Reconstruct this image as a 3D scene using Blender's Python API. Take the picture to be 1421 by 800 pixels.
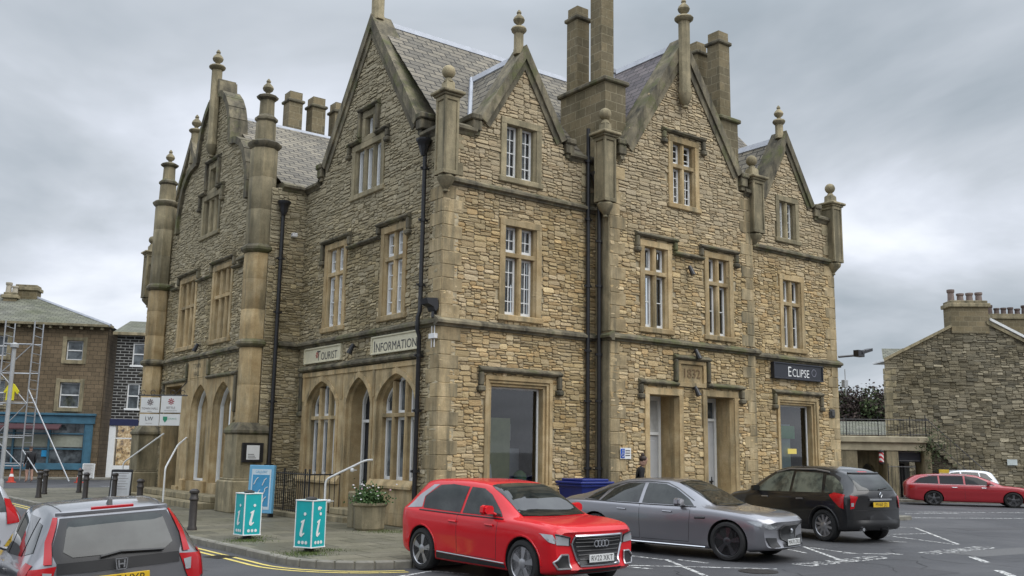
import bpy, bmesh, math, random
import numpy as np
from mathutils import Vector, Matrix, noise as mnoise
from mathutils.geometry import tessellate_polygon
from mathutils.bvhtree import BVHTree
R_ = math.radians
random.seed(7)
for o_ in list(bpy.data.objects):
    bpy.data.objects.remove(o_)
SC = bpy.context.scene
COL = SC.collection
# ------------------------------------------------------------------ camera
PW, PH, FPX = 1421.0, 800.0, 1332.5
YAW, PITCH, ROLL, CAMH = 0.640609, 0.167562, 0.015840, 1.95
_F = Vector((math.sin(YAW)*math.cos(PITCH), math.cos(YAW)*math.cos(PITCH), math.sin(PITCH)))
_s = Vector((math.cos(YAW), -math.sin(YAW), 0)); _u = _s.cross(_F)
_S = _s*math.cos(ROLL)+_u*math.sin(ROLL); _U = -_s*math.sin(ROLL)+_u*math.cos(ROLL)
camd = bpy.data.cameras.new('camera'); cam = bpy.data.objects.new('camera', camd); COL.objects.link(cam)
camd.sensor_width = 36.0; camd.sensor_fit = 'HORIZONTAL'; camd.lens = 36.0*FPX/PW
camd.clip_start = 0.1; camd.clip_end = 3000
cam.matrix_world = Matrix(((_S.x, _U.x, -_F.x, 0), (_S.y, _U.y, -_F.y, 0), (_S.z, _U.z, -_F.z, CAMH), (0, 0, 0, 1)))
SC.camera = cam
def ray(px, py): return _F + _S*((px-PW/2)/FPX) - _U*((py-PH/2)/FPX)
def atX(px, py, X): d = ray(px, py); t = X/d.x; return Vector((0, 0, CAMH))+d*t
def atY(px, py, Y): d = ray(px, py); t = Y/d.y; return Vector((0, 0, CAMH))+d*t
def atZ(px, py, Z): d = ray(px, py); t = (Z-CAMH)/d.z; return Vector((0, 0, CAMH))+d*t
# ------------------------------------------------------------------ world
SUN_EL, SUN_AZ = 50.0, 165.0       # azimuth clockwise from +Y
W = bpy.data.worlds.new('World'); SC.world = W; W.use_nodes = True
nt = W.node_tree; nt.nodes.clear(); N = nt.nodes.new; L = nt.links.new
out = N('ShaderNodeOutputWorld'); bg = N('ShaderNodeBackground'); sky = N('ShaderNodeTexSky')
sky.sky_type = 'NISHITA'; sky.sun_disc = False; sky.sun_elevation = R_(SUN_EL); sky.sun_rotation = R_(SUN_AZ)
sky.air_density = 1.0; sky.dust_density = 2.0
tc = N('ShaderNodeTexCoord'); sx = N('ShaderNodeSeparateXYZ'); L(tc.outputs['Generated'], sx.inputs[0])
def wm(op, a, b=None, c=None):
    n = N('ShaderNodeMath'); n.operation = op
    for i, x in enumerate((a, b, c)):
        if x is None: continue
        if isinstance(x, (int, float)): n.inputs[i].default_value = x
        else: L(x, n.inputs[i])
    return n.outputs[0]
zc = wm('MAXIMUM', sx.outputs['Z'], 0.0)
den = wm('ADD', zc, 0.22)
cx_ = wm('DIVIDE', sx.outputs['X'], den); cy_ = wm('DIVIDE', sx.outputs['Y'], den)
cmb = N('ShaderNodeCombineXYZ'); L(cx_, cmb.inputs[0]); L(cy_, cmb.inputs[1])
n1 = N('ShaderNodeTexNoise'); n1.inputs['Scale'].default_value = 0.95; n1.inputs['Detail'].default_value = 6.0; n1.inputs['Roughness'].default_value = 0.52
n1.inputs['Distortion'].default_value = 0.35
mp = N('ShaderNodeMapping'); mp.inputs['Location'].default_value = (3.1, 1.7, 0); L(cmb.outputs[0], mp.inputs[0]); L(mp.outputs[0], n1.inputs['Vector'])
rmp = N('ShaderNodeValToRGB'); L(n1.outputs[0], rmp.inputs[0])
e = rmp.color_ramp.elements
e[0].position = 0.33; e[0].color = (0.29, 0.33, 0.37, 1)
e[1].position = 0.70; e[1].color = (0.76, 0.79, 0.84, 1)
m_ = e.new(0.47); m_.color = (0.42, 0.455, 0.50, 1)
m_ = e.new(0.57); m_.color = (0.55, 0.585, 0.65, 1)
# an overcast sky grows brighter towards the zenith
zen = wm('ADD', wm('MULTIPLY', wm('POWER', wm('MAXIMUM', wm('SUBTRACT', zc, 0.42), 0.0), 1.0), 4.2), 1.0)
vm = N('ShaderNodeVectorMath'); vm.operation = 'SCALE'; L(rmp.outputs[0], vm.inputs[0]); L(zen, vm.inputs['Scale'])
sk = N('ShaderNodeVectorMath'); sk.operation = 'SCALE'; L(sky.outputs[0], sk.inputs[0]); sk.inputs['Scale'].default_value = 0.10
mx = N('ShaderNodeMix'); mx.data_type = 'RGBA'; mx.inputs['Factor'].default_value = 0.97
L(sk.outputs[0], mx.inputs['A']); L(vm.outputs[0], mx.inputs['B'])
L(mx.outputs['Result'], bg.inputs[0]); bg.inputs[1].default_value = 1.0; L(bg.outputs[0], out.inputs[0])
# ------------------------------------------------------------------ sun
sd = bpy.data.lights.new('sun', 'SUN'); sd.energy = 1.3; sd.angle = R_(55); sd.color = (1.0, 0.96, 0.9)
so = bpy.data.objects.new('sun', sd); COL.objects.link(so)
az, el = R_(SUN_AZ), R_(SUN_EL)
sdir = Vector((math.sin(az)*math.cos(el), math.cos(az)*math.cos(el), math.sin(el)))
so.rotation_euler = sdir.to_track_quat('Z', 'Y').to_euler(); so.location = (0, -20, 30)
# ------------------------------------------------------------------ exposure
SC.render.engine = 'CYCLES'
SC.view_settings.view_transform = 'Standard'; SC.view_settings.look = 'None'
SC.view_settings.exposure = 0.48; SC.view_settings.gamma = 1.0; SC.view_settings.use_curve_mapping = False
SC.cycles.max_bounces = 6; SC.cycles.diffuse_bounces = 3; SC.cycles.glossy_bounces = 3; SC.cycles.transmission_bounces = 4
SC.cycles.transparent_max_bounces = 8

# ================================================================== helpers
def s2l(c):
    c = c/255.0
    return c/12.92 if c <= 0.04045 else ((c+0.055)/1.055)**2.4
def rgb(r, g, b): return (s2l(r), s2l(g), s2l(b), 1)
class M_:            # tiny node helper
    def __init__(s, name):
        s.m = bpy.data.materials.new(name); s.m.use_nodes = True; s.t = s.m.node_tree
        s.b = s.t.nodes['Principled BSDF']
    def n(s, k, **kw):
        x = s.t.nodes.new(k)
        for a, v in kw.items(): setattr(x, a, v)
        return x
    def l(s, a, b): s.t.links.new(a, b)
    def noise(s, scale, detail=4, rough=.55, vec=None, dist=0):
        x = s.n('ShaderNodeTexNoise'); x.inputs['Scale'].default_value = scale; x.inputs['Detail'].default_value = detail
        x.inputs['Roughness'].default_value = rough; x.inputs['Distortion'].default_value = dist
        if vec is not None: s.l(vec, x.inputs['Vector'])
        return x.outputs[0]
    def pos(s):
        g = s.n('ShaderNodeTexCoord'); return g.outputs['Object']
    def uv(s):
        g = s.n('ShaderNodeUVMap'); return g.outputs[0]
    def map(s, vec, scale=(1, 1, 1), loc=(0, 0, 0)):
        x = s.n('ShaderNodeMapping'); x.inputs['Scale'].default_value = scale; x.inputs['Location'].default_value = loc
        s.l(vec, x.inputs[0]); return x.outputs[0]
    def ramp(s, fac, stops):
        x = s.n('ShaderNodeValToRGB'); e = x.color_ramp.elements
        for i, (p, c) in enumerate(stops):
            el = e[i] if i < 2 else e.new(p)
            el.position = p; el.color = c if len(c) == 4 else (*c, 1)
        s.l(fac, x.inputs[0]); return x.outputs[0]
    def mix(s, fac, a, b, mode='MIX'):
        x = s.n('ShaderNodeMix', data_type='RGBA', blend_type=mode)
        if isinstance(fac, (int, float)): x.inputs['Factor'].default_value = fac
        else: s.l(fac, x.inputs['Factor'])
        for k, v in (('A', a), ('B', b)):
            if isinstance(v, tuple): x.inputs[k].default_value = v if len(v) == 4 else (*v, 1)
            else: s.l(v, x.inputs[k])
        return x.outputs['Result']
    def math(s, op, a, b=0.0):
        x = s.n('ShaderNodeMath', operation=op)
        for i, v in enumerate((a, b)):
            if isinstance(v, (int, float)): x.inputs[i].default_value = v
            else: s.l(v, x.inputs[i])
        return x.outputs[0]
    def bump(s, h, strength=.5, dist=.02, prev=None):
        x = s.n('ShaderNodeBump'); x.inputs['Strength'].default_value = strength; x.inputs['Distance'].default_value = dist
        s.l(h, x.inputs['Height'])
        if prev is not None: s.l(prev, x.inputs['Normal'])
        s.l(x.outputs[0], s.b.inputs['Normal']); return x.outputs[0]
    def attr(s):
        a = s.n('ShaderNodeAttribute', attribute_name='Col'); q = s.n('ShaderNodeSeparateColor'); s.l(a.outputs['Color'], q.inputs[0]); return q.outputs
    def set(s, col=None, rough=.7, metal=0., spec=.5, coat=0.):
        if col is not None:
            if isinstance(col, tuple): s.b.inputs['Base Color'].default_value = col if len(col) == 4 else (*col, 1)
            else: s.l(col, s.b.inputs['Base Color'])
        if isinstance(rough, (int, float)): s.b.inputs['Roughness'].default_value = rough
        else: s.l(rough, s.b.inputs['Roughness'])
        s.b.inputs['Metallic'].default_value = metal; s.b.inputs['Specular IOR Level'].default_value = spec
        s.b.inputs['Coat Weight'].default_value = coat; s.b.inputs['Coat Roughness'].default_value = .04
        return s.m
def plain(name, col, rough=.6, metal=0., spec=.5, var=.12, scale=6., bump=0., coat=0.):
    k = M_(name); c = col if len(col) == 4 else (*col, 1)
    dark = tuple(x*(1-var) for x in c[:3])+(1,); lite = tuple(min(1, x*(1+var)) for x in c[:3])+(1,)
    nz = k.noise(scale, 5, .6, k.pos())
    k.set(k.ramp(nz, [(.3, dark), (.7, lite)]), rough, metal, spec, coat)
    if bump: k.bump(k.noise(scale*6, 3, .6, k.pos()), bump, .01)
    return k.m
def rubble_mat(name, tones, stain, grime=.5, mean=None, upper=None):
    k = M_(name); a = k.attr(); p = k.pos()
    base = k.ramp(a[0], [(i/(len(tones)-1)*.98+.01, t) for i, t in enumerate(tones)])
    if mean: base = k.mix(.45, base, mean)
    k2 = k.noise(9, 5, .65, p); base = k.mix(k.math('MULTIPLY', k2, .55), base, stain, 'MULTIPLY')
    lar = k.noise(.45, 4, .6, p)
    st = k.ramp(lar, [(.42, (1, 1, 1)), (.68, (grime, grime*.97, grime*.86))])
    base = k.mix(.8, base, st, 'MULTIPLY')
    vv = k.ramp(a[1], [(0.0, (.80, .80, .80)), (.85, (1.12, 1.12, 1.12)), (1.0, (1.4, 1.4, 1.4))])
    base = k.mix(.9, base, vv, 'MULTIPLY')
    g = k.n('ShaderNodeNewGeometry'); sp = k.n('ShaderNodeSeparateXYZ'); k.l(g.outputs['Position'], sp.inputs[0])
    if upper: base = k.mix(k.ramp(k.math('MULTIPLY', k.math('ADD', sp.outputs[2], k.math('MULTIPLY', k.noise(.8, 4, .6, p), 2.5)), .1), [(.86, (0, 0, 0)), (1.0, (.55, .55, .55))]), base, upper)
    base = k.mix(k.math('MULTIPLY', k.ramp(k.math('ADD', sp.outputs[2], k.math('MULTIPLY', k.noise(1.7, 4, .6, p), 1.6)), [(.2, (1, 1, 1)), (1.0, (0, 0, 0))]), .5), base, (.06, .058, .04, 1))
    k.set(base, .92, spec=.2); k.bump(k.noise(24, 6, .75, p), .9, .035)
    return k.m
def ashlar_mat(name, c1, c2, c3, grime, gpos=(.45, .7), rough=.88, moss=False):
    k = M_(name); p = k.pos(); a = k.attr()
    n_ = k.noise(2.2, 5, .6, p)
    base = k.ramp(n_, [(.32, c1), (.5, c2), (.68, c3)])
    streak = k.noise(1.0, 5, .65, k.map(p, (3.5, 3.5, .5)))
    base = k.mix(k.ramp(streak, [(gpos[0], (0, 0, 0)), (gpos[1], (1, 1, 1))]), base, grime)
    base = k.mix(.8, base, k.ramp(a[0], [(0, (.68, .68, .67)), (1, (1.2, 1.18, 1.14))]), 'MULTIPLY')
    base = k.mix(.5, base, k.ramp(k.noise(30, 4, .7, p), [(.3, (.7, .7, .7)), (.7, (1.2, 1.2, 1.2))]), 'MULTIPLY')
    g = k.n('ShaderNodeNewGeometry'); sp = k.n('ShaderNodeSeparateXYZ'); k.l(g.outputs['Position'], sp.inputs[0])
    dirt = k.math('MULTIPLY', k.ramp(k.math('ADD', sp.outputs[2], k.math('MULTIPLY', k.noise(1.7, 4, .6, p), 1.6)), [(.55/3, (1, 1, 1)), (1.0, (0, 0, 0))]), .55)
    base = k.mix(dirt, base, (.06, .058, .04, 1))
    if moss: base = k.mix(k.ramp(k.noise(1.3, 6, .7, p), [(.52, (0, 0, 0)), (.66, (.8, .8, .8))]), base, (.115, .125, .05, 1))
    k.set(base, rough, spec=.25); k.bump(k.noise(45, 5, .7, p), .5, .012, k.bump(k.noise(7, 5, .7, p), .35, .03))
    return k.m
def brick_mat(name, c1, c2, cm, w, h, mortar=.012, grime=(.45, .45, .4), bumpd=.03, off=.5, gscale=.5, rough=.9):
    k = M_(name); uv = k.uv()
    b = k.n('ShaderNodeTexBrick', offset=off); b.inputs['Scale'].default_value = 1; b.inputs['Brick Width'].default_value = w; b.inputs['Row Height'].default_value = h
    b.inputs['Mortar Size'].default_value = mortar; b.inputs['Mortar Smooth'].default_value = .3; b.inputs['Color1'].default_value = c1; b.inputs['Color2'].default_value = c2; b.inputs['Mortar'].default_value = cm
    k.l(uv, b.inputs['Vector'])
    base = k.mix(.75, b.outputs['Color'], k.ramp(k.noise(gscale, 5, .65, k.pos()), [(.35, (1.05, 1.05, 1.05)), (.7, grime)]), 'MULTIPLY')
    base = k.mix(.6, base, k.ramp(k.noise(14, 5, .7, k.pos()), [(.3, (.65, .65, .65)), (.7, (1.3, 1.3, 1.3))]), 'MULTIPLY')
    k.set(base, rough, spec=.25)
    p1 = k.bump(k.math('SUBTRACT', 1.0, b.outputs['Fac']), .9, bumpd)
    k.bump(k.noise(30, 4, .7, k.pos()), .5, .01, p1)
    return k.m
def glass_mat(name, tint=(.02, .025, .028), rough=.04, alpha=None):
    k = M_(name); k.set(k.ramp(k.noise(1.6, 3, .6, k.pos()), [(.4, tint), (.62, tuple(min(1, x*4+.05) for x in tint))]), rough, spec=.8)
    return k.m
def clear_glass(name, refl=.04):
    k = M_(name); t = k.t; tr = k.n('ShaderNodeBsdfTransparent'); gl = k.n('ShaderNodeBsdfGlossy'); gl.inputs['Roughness'].default_value = .02
    fr = k.n('ShaderNodeFresnel'); fr.inputs['IOR'].default_value = 1.6; mx = k.n('ShaderNodeMixShader')
    k.l(k.math('ADD', k.math('MULTIPLY', fr.outputs[0], 1.1), refl), mx.inputs[0]); k.l(tr.outputs[0], mx.inputs[1]); k.l(gl.outputs[0], mx.inputs[2])
    tr.inputs[0].default_value = (.8, .84, .84, 1)
    k.l(mx.outputs[0], t.nodes['Material Output'].inputs[0]); return k.m

def root_off(p):
    v = Vector((0, 0, 0))
    while p is not None: v += p.location; p = p.parent
    return v
class Fr:            # a facade frame: u along, v up, d outwards
    def __init__(s, O, u, n): s.O = Vector(O); s.u = Vector(u); s.n = Vector(n)
    def __call__(s, u, v, d=0.0): return s.O + s.u*u + s.n*d + Vector((0, 0, v))
    def moved(s, d): return Fr(s.O+s.n*d, s.u, s.n)
XYZ = lambda a, b, c: Vector((a, b, c))
class MB:
    def __init__(s): s.v = []; s.f = []; s.m = []; s.c = []; s.uv = []; s.hasuv = False
    def add(s, vs, fs, mat=0, col=None, uvs=None):
        o = len(s.v); s.v.extend([tuple(x) for x in vs])
        if col is None: col = (random.random(), random.random())
        for i, f in enumerate(fs):
            s.f.append([o+k for k in f]); s.m.append(mat); s.c.append(col)
            if uvs is not None: s.uv.append([uvs[k] for k in f]); s.hasuv = True
            else: s.uv.append(None)
    def cbox(s, P, a0, a1, b0, b1, c0, c1, mat=0, bev=.008, col=None):
        lo = (min(a0, a1), min(b0, b1), min(c0, c1)); hi = (max(a0, a1), max(b0, b1), max(c0, c1))
        b = min(bev, *[(hi[i]-lo[i])*.3 for i in range(3)])
        if b <= 0.0005:
            vs = [P(*[(hi if (k >> i) & 1 else lo)[i] for i in range(3)]) for k in range(8)]
            s.add(vs, [(0, 1, 3, 2), (4, 6, 7, 5), (0, 4, 5, 1), (2, 3, 7, 6), (0, 2, 6, 4), (1, 5, 7, 3)], mat, col); return
        vs = []; idx = {}
        for k in range(8):
            for ax in range(3):
                q = []
                for i in range(3):
                    h = (k >> i) & 1; val = hi[i] if h else lo[i]
                    if i != ax: val += -b if h else b
                    q.append(val)
                idx[(k, ax)] = len(vs); vs.append(P(*q))
        fs = []
        for ax in range(3):
            o = [i for i in range(3) if i != ax]
            for sd_ in (0, 1):
                ring = [(0, 0), (1, 0), (1, 1), (0, 1)]
                fs.append([idx[((sd_ << ax) | (r[0] << o[0]) | (r[1] << o[1]), ax)] for r in ring])
            for r in [(0, 0), (1, 0), (1, 1), (0, 1)]:
                k0 = (r[0] << o[0]) | (r[1] << o[1]); k1 = k0 | (1 << ax)
                fs.append([idx[(k0, o[0])], idx[(k1, o[0])], idx[(k1, o[1])], idx[(k0, o[1])]])
        for k in range(8): fs.append([idx[(k, 0)], idx[(k, 1)], idx[(k, 2)]])
        s.add(vs, fs, mat, col)
    def box(s, x0, x1, y0, y1, z0, z1, mat=0, bev=.008, col=None): s.cbox(XYZ, x0, x1, y0, y1, z0, z1, mat, bev, col)
    def prism(s, P, poly, d0, d1, mat=0, col=None):    # poly in (a,b), extruded along c
        n = len(poly); vs = [P(a, b, d0) for a, b in poly]+[P(a, b, d1) for a, b in poly]
        tess = tessellate_polygon([[Vector((a, b, 0)) for a, b in poly]])
        fs = [tuple(t) for t in tess]+[tuple(n+i for i in reversed(t)) for t in tess]
        fs += [(i, (i+1) % n, n+(i+1) % n, n+i) for i in range(n)]
        s.add(vs, fs, mat, col)
    def sheet(s, P, outer, holes, d0, mat=0, back=None, uvscale=1.0, rim=True):
        loops = [outer]+list(holes); flat = [p for lp in loops for p in lp]
        tess = tessellate_polygon([[Vector((a, b, 0)) for a, b in lp] for lp in loops])
        s.add([P(a, b, d0) for a, b in flat], [tuple(t) for t in tess], mat, (.5, .5), [(a*uvscale, b*uvscale) for a, b in flat])
        if back is not None:
            for li, lp in enumerate(loops):
                if li == 0 and not rim: continue
                n = len(lp)
                for i in range(n):
                    a, b = lp[i], lp[(i+1) % n]
                    s.add([P(*a, d0), P(*b, d0), P(*b, back), P(*a, back)], [(0, 1, 2, 3)], mat, (.5, .5), [(0, 0), (.3, 0), (.3, .3), (0, .3)])
    def quad(s, pts, mat=0, col=(.5, .5), uvs=None): s.add(pts, [tuple(range(len(pts)))], mat, col, uvs)
    def tube(s, pts, r, n=8, mat=0, cap=True, col=(.5, .5)):
        pts = [Vector(p) for p in pts]; vs = []; up = None
        for i, p in enumerate(pts):
            t = (pts[min(i+1, len(pts)-1)]-pts[max(i-1, 0)]).normalized()
            if up is None: up = Vector((0, 0, 1)) if abs(t.z) < .9 else Vector((1, 0, 0))
            a = t.cross(up).normalized(); b = a.cross(t).normalized(); up = b
            rr = r[i] if isinstance(r, (list, tuple)) else r
            for k in range(n):
                th = 2*math.pi*k/n; vs.append(p+a*math.cos(th)*rr+b*math.sin(th)*rr)
        fs = [(i*n+k, i*n+(k+1) % n, (i+1)*n+(k+1) % n, (i+1)*n+k) for i in range(len(pts)-1) for k in range(n)]
        if cap: fs += [tuple(range(n))[::-1], tuple((len(pts)-1)*n+k for k in range(n))]
        s.add(vs, fs, mat, col)
    def lathe(s, c, prof, n=16, mat=0, phase=0., P=None, col=None):
        c = Vector(c); vs = []
        for r, z in prof:
            for k in range(n):
                th = 2*math.pi*(k+phase)/n
                q = Vector((math.cos(th)*r, math.sin(th)*r, z))
                vs.append(c+q if P is None else P(q))
        m = len(prof)
        fs = [(i*n+k, i*n+(k+1) % n, (i+1)*n+(k+1) % n, (i+1)*n+k) for i in range(m-1) for k in range(n)]
        fs += [tuple(range(n))[::-1], tuple((m-1)*n+k for k in range(n))]
        s.add(vs, fs, mat, col)
    def profile(s, P, prof, u0, u1, mat=0, seg=1.6, col=None):   # prof: (d,v) ring extruded along u in stone lengths
        L_ = abs(u1-u0); k = max(1, int(round(L_/seg))); n = len(prof)
        for i in range(k):
            a = u0+(u1-u0)*i/k; b = u0+(u1-u0)*(i+1)/k
            g = .003 if k > 1 else 0
            vs = [P(a+g*(1 if u1 > u0 else -1), v, d) for d, v in prof]+[P(b-g*(1 if u1 > u0 else -1), v, d) for d, v in prof]
            s.add(vs, [(j, (j+1) % n, n+(j+1) % n, n+j) for j in range(n)]+[tuple(range(n))[::-1], tuple(range(n, 2*n))], mat, col)
    def build(s, name, mats, parent=None, smooth=None, local=False):
        me = bpy.data.meshes.new(name)
        off = Vector((0, 0, 0)) if local else root_off(parent)
        me.from_pydata([(x[0]-off.x, x[1]-off.y, x[2]-off.z) for x in s.v], [], s.f)
        if not isinstance(mats, (list, tuple)): mats = [mats]
        for m in mats: me.materials.append(m)
        me.polygons.foreach_set('material_index', s.m)
        ca = me.color_attributes.new('Col', 'FLOAT_COLOR', 'CORNER')
        buf = []
        for f, c in zip(s.f, s.c): buf.extend([c[0], c[1], 0, 1]*len(f))
        ca.data.foreach_set('color', buf)
        if s.hasuv:
            uvl = me.uv_layers.new(name='UVMap'); buf = []
            for f, u in zip(s.f, s.uv):
                if u is None: buf.extend([0.0, 0.0]*len(f))
                else:
                    for q in u: buf.extend((q[0], q[1]))
            uvl.data.foreach_set('uv', buf)
        if smooth:
            me.polygons.foreach_set('use_smooth', [True]*len(me.polygons)); me.set_sharp_from_angle(angle=R_(smooth))
        me.update()
        o = bpy.data.objects.new(name, me); COL.objects.link(o)
        if parent is not None: o.parent = parent
        return o
def empty(name, loc, label, cat, group=None, rz=0.0):
    o = bpy.data.objects.new(name, None); COL.objects.link(o); o.location = loc; o.rotation_euler = (0, 0, rz); o.empty_display_size = .3
    return tag(o, label, cat, group)
def tag(o, label, cat, group=None):
    o['label'] = label; o['category'] = cat
    if group: o['group'] = group
    return o
def struct(o): o['kind'] = 'structure'; return o
def recenter(o):      # origin of a one-mesh thing to its base centre
    me = o.data; co = np.empty(len(me.vertices)*3); me.vertices.foreach_get('co', co); co = co.reshape(-1, 3)
    c = np.array([(co[:, 0].min()+co[:, 0].max())/2, (co[:, 1].min()+co[:, 1].max())/2, co[:, 2].min()])
    me.vertices.foreach_set('co', (co-c).ravel()); o.location = Vector(c)+o.location; me.update(); return o
def text2_mb(first, rest, s1, s2, P, cx, cy, d, squeeze=1.0, ratio=None):
    a = text_mb(first, s1, XYZ, 0, 0, 0, 'LEFT', squeeze); b = text_mb(rest, s2, XYZ, 0, 0, 0, 'LEFT', squeeze)
    w1 = max(v[0] for v in a.v); w2 = max(v[0] for v in b.v); lo1 = min(v[1] for v in a.v); lo2 = min(v[1] for v in b.v); g = .03*s1*3; x0 = cx-(w1+g+w2)/2; m = MB()
    for mb, ox, lo in ((a, x0, lo1), (b, x0+w1+g, lo2)):
        m.add([P(v[0]+ox, v[1]-lo+cy-s1*.34, d) for v in mb.v], mb.f, 0, (.5, .5))
    return m
def text_mb(txt, size, P, cx=0., cy=0., d=.01, align='CENTER', squeeze=1.0, ext=.004):
    cu = bpy.data.curves.new('t', 'FONT'); cu.body = txt; cu.size = size; cu.align_x = align; cu.align_y = 'CENTER'; cu.extrude = 0; cu.resolution_u = 3
    ob = bpy.data.objects.new('t', cu); COL.objects.link(ob); bpy.context.view_layer.update()
    me = bpy.data.meshes.new_from_object(ob.evaluated_get(bpy.context.evaluated_depsgraph_get()))
    mb = MB(); vs = [P(cx+v.co.x*squeeze, cy+v.co.y, d) for v in me.vertices]
    mb.add(vs, [tuple(p.vertices) for p in me.polygons], 0, (.5, .5))
    bpy.data.objects.remove(ob); bpy.data.meshes.remove(me); return mb
def inpoly(x, y, poly):
    r = False; n = len(poly); j = n-1
    for i in range(n):
        xi, yi = poly[i]; xj, yj = poly[j]
        if (yi > y) != (yj > y) and x < (xj-xi)*(y-yi)/(yj-yi)+xi: r = not r
        j = i
    return r
def rubble(mb, P, outer, holes, d=.0, du=.046, dv=.037, rnd=None, hs=(1, 2, 2, 2, 3, 3, 4), relief=.016):
    rnd = rnd or random
    us = [p[0] for p in outer]; vs_ = [p[1] for p in outer]; u0, v0 = min(us), min(vs_)
    nu = int((max(us)-u0)/du)+1; nv = int((max(vs_)-v0)/dv)+1
    du = (max(us)-u0)/nu
    occ = np.zeros((nv+6, nu+2), bool)
    hb = [(min(p[0] for p in h), min(p[1] for p in h), max(p[0] for p in h), max(p[1] for p in h), h) for h in holes]
    for j in range(nv):
        for i in range(nu):
            if occ[j, i]: continue
            w = rnd.randint(3, 9); h = rnd.choice(hs)
            if h >= 3: w = max(w, 4)
            ww = 1
            while ww < w and i+ww < nu and not occ[j, i+ww]: ww += 1
            if nu-(i+ww) <= 1 and i+ww < nu and not occ[j, i+ww]: ww += 1
            h = min(h, max(1, ww)); h = min(h, nv-j)
            occ[j:j+h, i:i+ww] = True
            a0, b0, a1, b1 = u0+i*du, v0+j*dv, u0+(i+ww)*du, v0+(j+h)*dv
            mu, mv = (a0+a1)/2, (b0+b1)/2
            if not inpoly(mu, mv, outer): continue
            skip = False
            for hx in hb:
                if hx[0] < mu < hx[2] and hx[1] < mv < hx[3] and inpoly(mu, mv, hx[4]): skip = True; break
            if skip: continue
            gs = [.0006+.003*rnd.random()**2, .001+.016*rnd.random()**2.2, .0006+.004*rnd.random()**3, .0008+.006*rnd.random()**3]; sk = rnd.uniform(-.014, .014)
            base = [(a0+gs[0], b0+gs[1])]
            W_, H_ = a1-a0-gs[0]-gs[2], b1-b0-gs[1]-gs[3]
            if W_ < .02 or H_ < .012: continue
            # octagon ring with uneven corners
            cw = min(W_*.25, .05); ch = min(H_*.32, .04)
            ring = []
            for (cx, cy, sx_, sy_) in ((0, 0, 1, 1), (1, 0, -1, 1), (1, 1, -1, -1), (0, 1, 1, -1)):
                qx, qy = base[0][0]+cx*W_, base[0][1]+cy*H_
                jx, jy = rnd.uniform(.3, 1.1)*cw, rnd.uniform(.3, 1.1)*ch
                p1, p2 = (qx+sx_*jx, qy), (qx, qy+sy_*jy)
                ring += [p2, p1] if (cx+cy) % 2 == 0 else [p1, p2]
            ring = [(x+rnd.uniform(-.006, .006), y+rnd.uniform(-.005, .005)+sk*(x-mu)/W_) for x, y in ring]
            tilt_u, tilt_v = rnd.uniform(-.5, .5)*relief, rnd.uniform(-.7, .4)*relief
            dd = d+rnd.uniform(-.25, 1.0)*relief
            ins = .012
            vs = []; 
            for (x, y) in ring: vs.append(P(x, y, d-.014))
            for (x, y) in ring:
                x2 = mu+(x-mu)*(1-2*ins/max(W_, .05)*.8); y2 = mv+(y-mv)*(1-2*ins/max(H_, .05)*.6)
                vs.append(P(x2, y2, dd+tilt_u*(x-mu)/W_*2+tilt_v*(y-mv)/H_*2-.004*rnd.random()))
            vs.append(P(mu+rnd.uniform(-.2, .2)*W_, mv+rnd.uniform(-.2, .2)*H_, dd+rnd.uniform(.001, .009)))
            fs = [(k, (k+1) % 8, 8+(k+1) % 8, 8+k) for k in range(8)]+[(8+k, 8+(k+1) % 8, 16) for k in range(8)]
            mb.add(vs, fs, 0, (rnd.random(), rnd.random()))
# ================================================================== materials
gold_tones = [(.60, .455, .235), (.46, .375, .21), (.66, .54, .30), (.55, .37, .16), (.33, .29, .185), (.60, .52, .33), (.42, .335, .19), (.68, .59, .41)]
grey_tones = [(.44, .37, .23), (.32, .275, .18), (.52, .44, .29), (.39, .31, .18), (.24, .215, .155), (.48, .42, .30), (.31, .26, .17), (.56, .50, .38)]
MAT = {}
MAT['rubble_r'] = rubble_mat('golden_rubble', gold_tones, (.78, .74, .66, 1), .72, (.585, .44, .27), (.44, .38, .275, 1))
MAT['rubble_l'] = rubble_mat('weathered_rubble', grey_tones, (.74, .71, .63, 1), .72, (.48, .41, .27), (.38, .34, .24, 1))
MAT['mortar'] = plain('mortar', (.44, .38, .26), .95, var=.3, scale=8, spec=.1)
MAT['ash'] = ashlar_mat('golden_ashlar', (.36, .26, .135, 1), (.46, .35, .195, 1), (.55, .44, .27, 1), (.19, .165, .105, 1), (.46, .72))
MAT['quoin'] = ashlar_mat('quoin_stone', (.32, .25, .145, 1), (.43, .34, .20, 1), (.53, .43, .27, 1), (.17, .15, .10, 1), (.42, .66))
MAT['ashd'] = ashlar_mat('weathered_ashlar', (.23, .20, .13, 1), (.30, .26, .17, 1), (.40, .34, .22, 1), (.12, .11, .075, 1), (.45, .72))
MAT['ashb'] = ashlar_mat('blackened_moulding', (.125, .112, .082, 1), (.18, .16, .115, 1), (.28, .245, .165, 1), (.055, .052, .042, 1), (.45, .68), .88, True)
MAT['white'] = plain('white_paint', (.74, .75, .74), .4, var=.05)
MAT['black'] = plain('black_paint', (.018, .018, .02), .35, var=.2)
MAT['lead'] = plain('lead_sheet', (.36, .38, .42), .5, var=.15, scale=3)
MAT['slate'] = brick_mat('stone_slate', (.30, .265, .20, 1), (.17, .155, .125, 1), (.05, .047, .04, 1), .46, .23, .02, (.42, .42, .44), .07, .5, .55, .7)
MAT['slate_p'] = brick_mat('purple_slate', (.20, .17, .165, 1), (.10, .085, .09, 1), (.03, .03, .03, 1), .42, .2, .014, (.5, .45, .5), .04, .5, .55, .6)
MAT['glass'] = glass_mat('window_glass')
MAT['clear'] = clear_glass('shop_glass')
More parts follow.
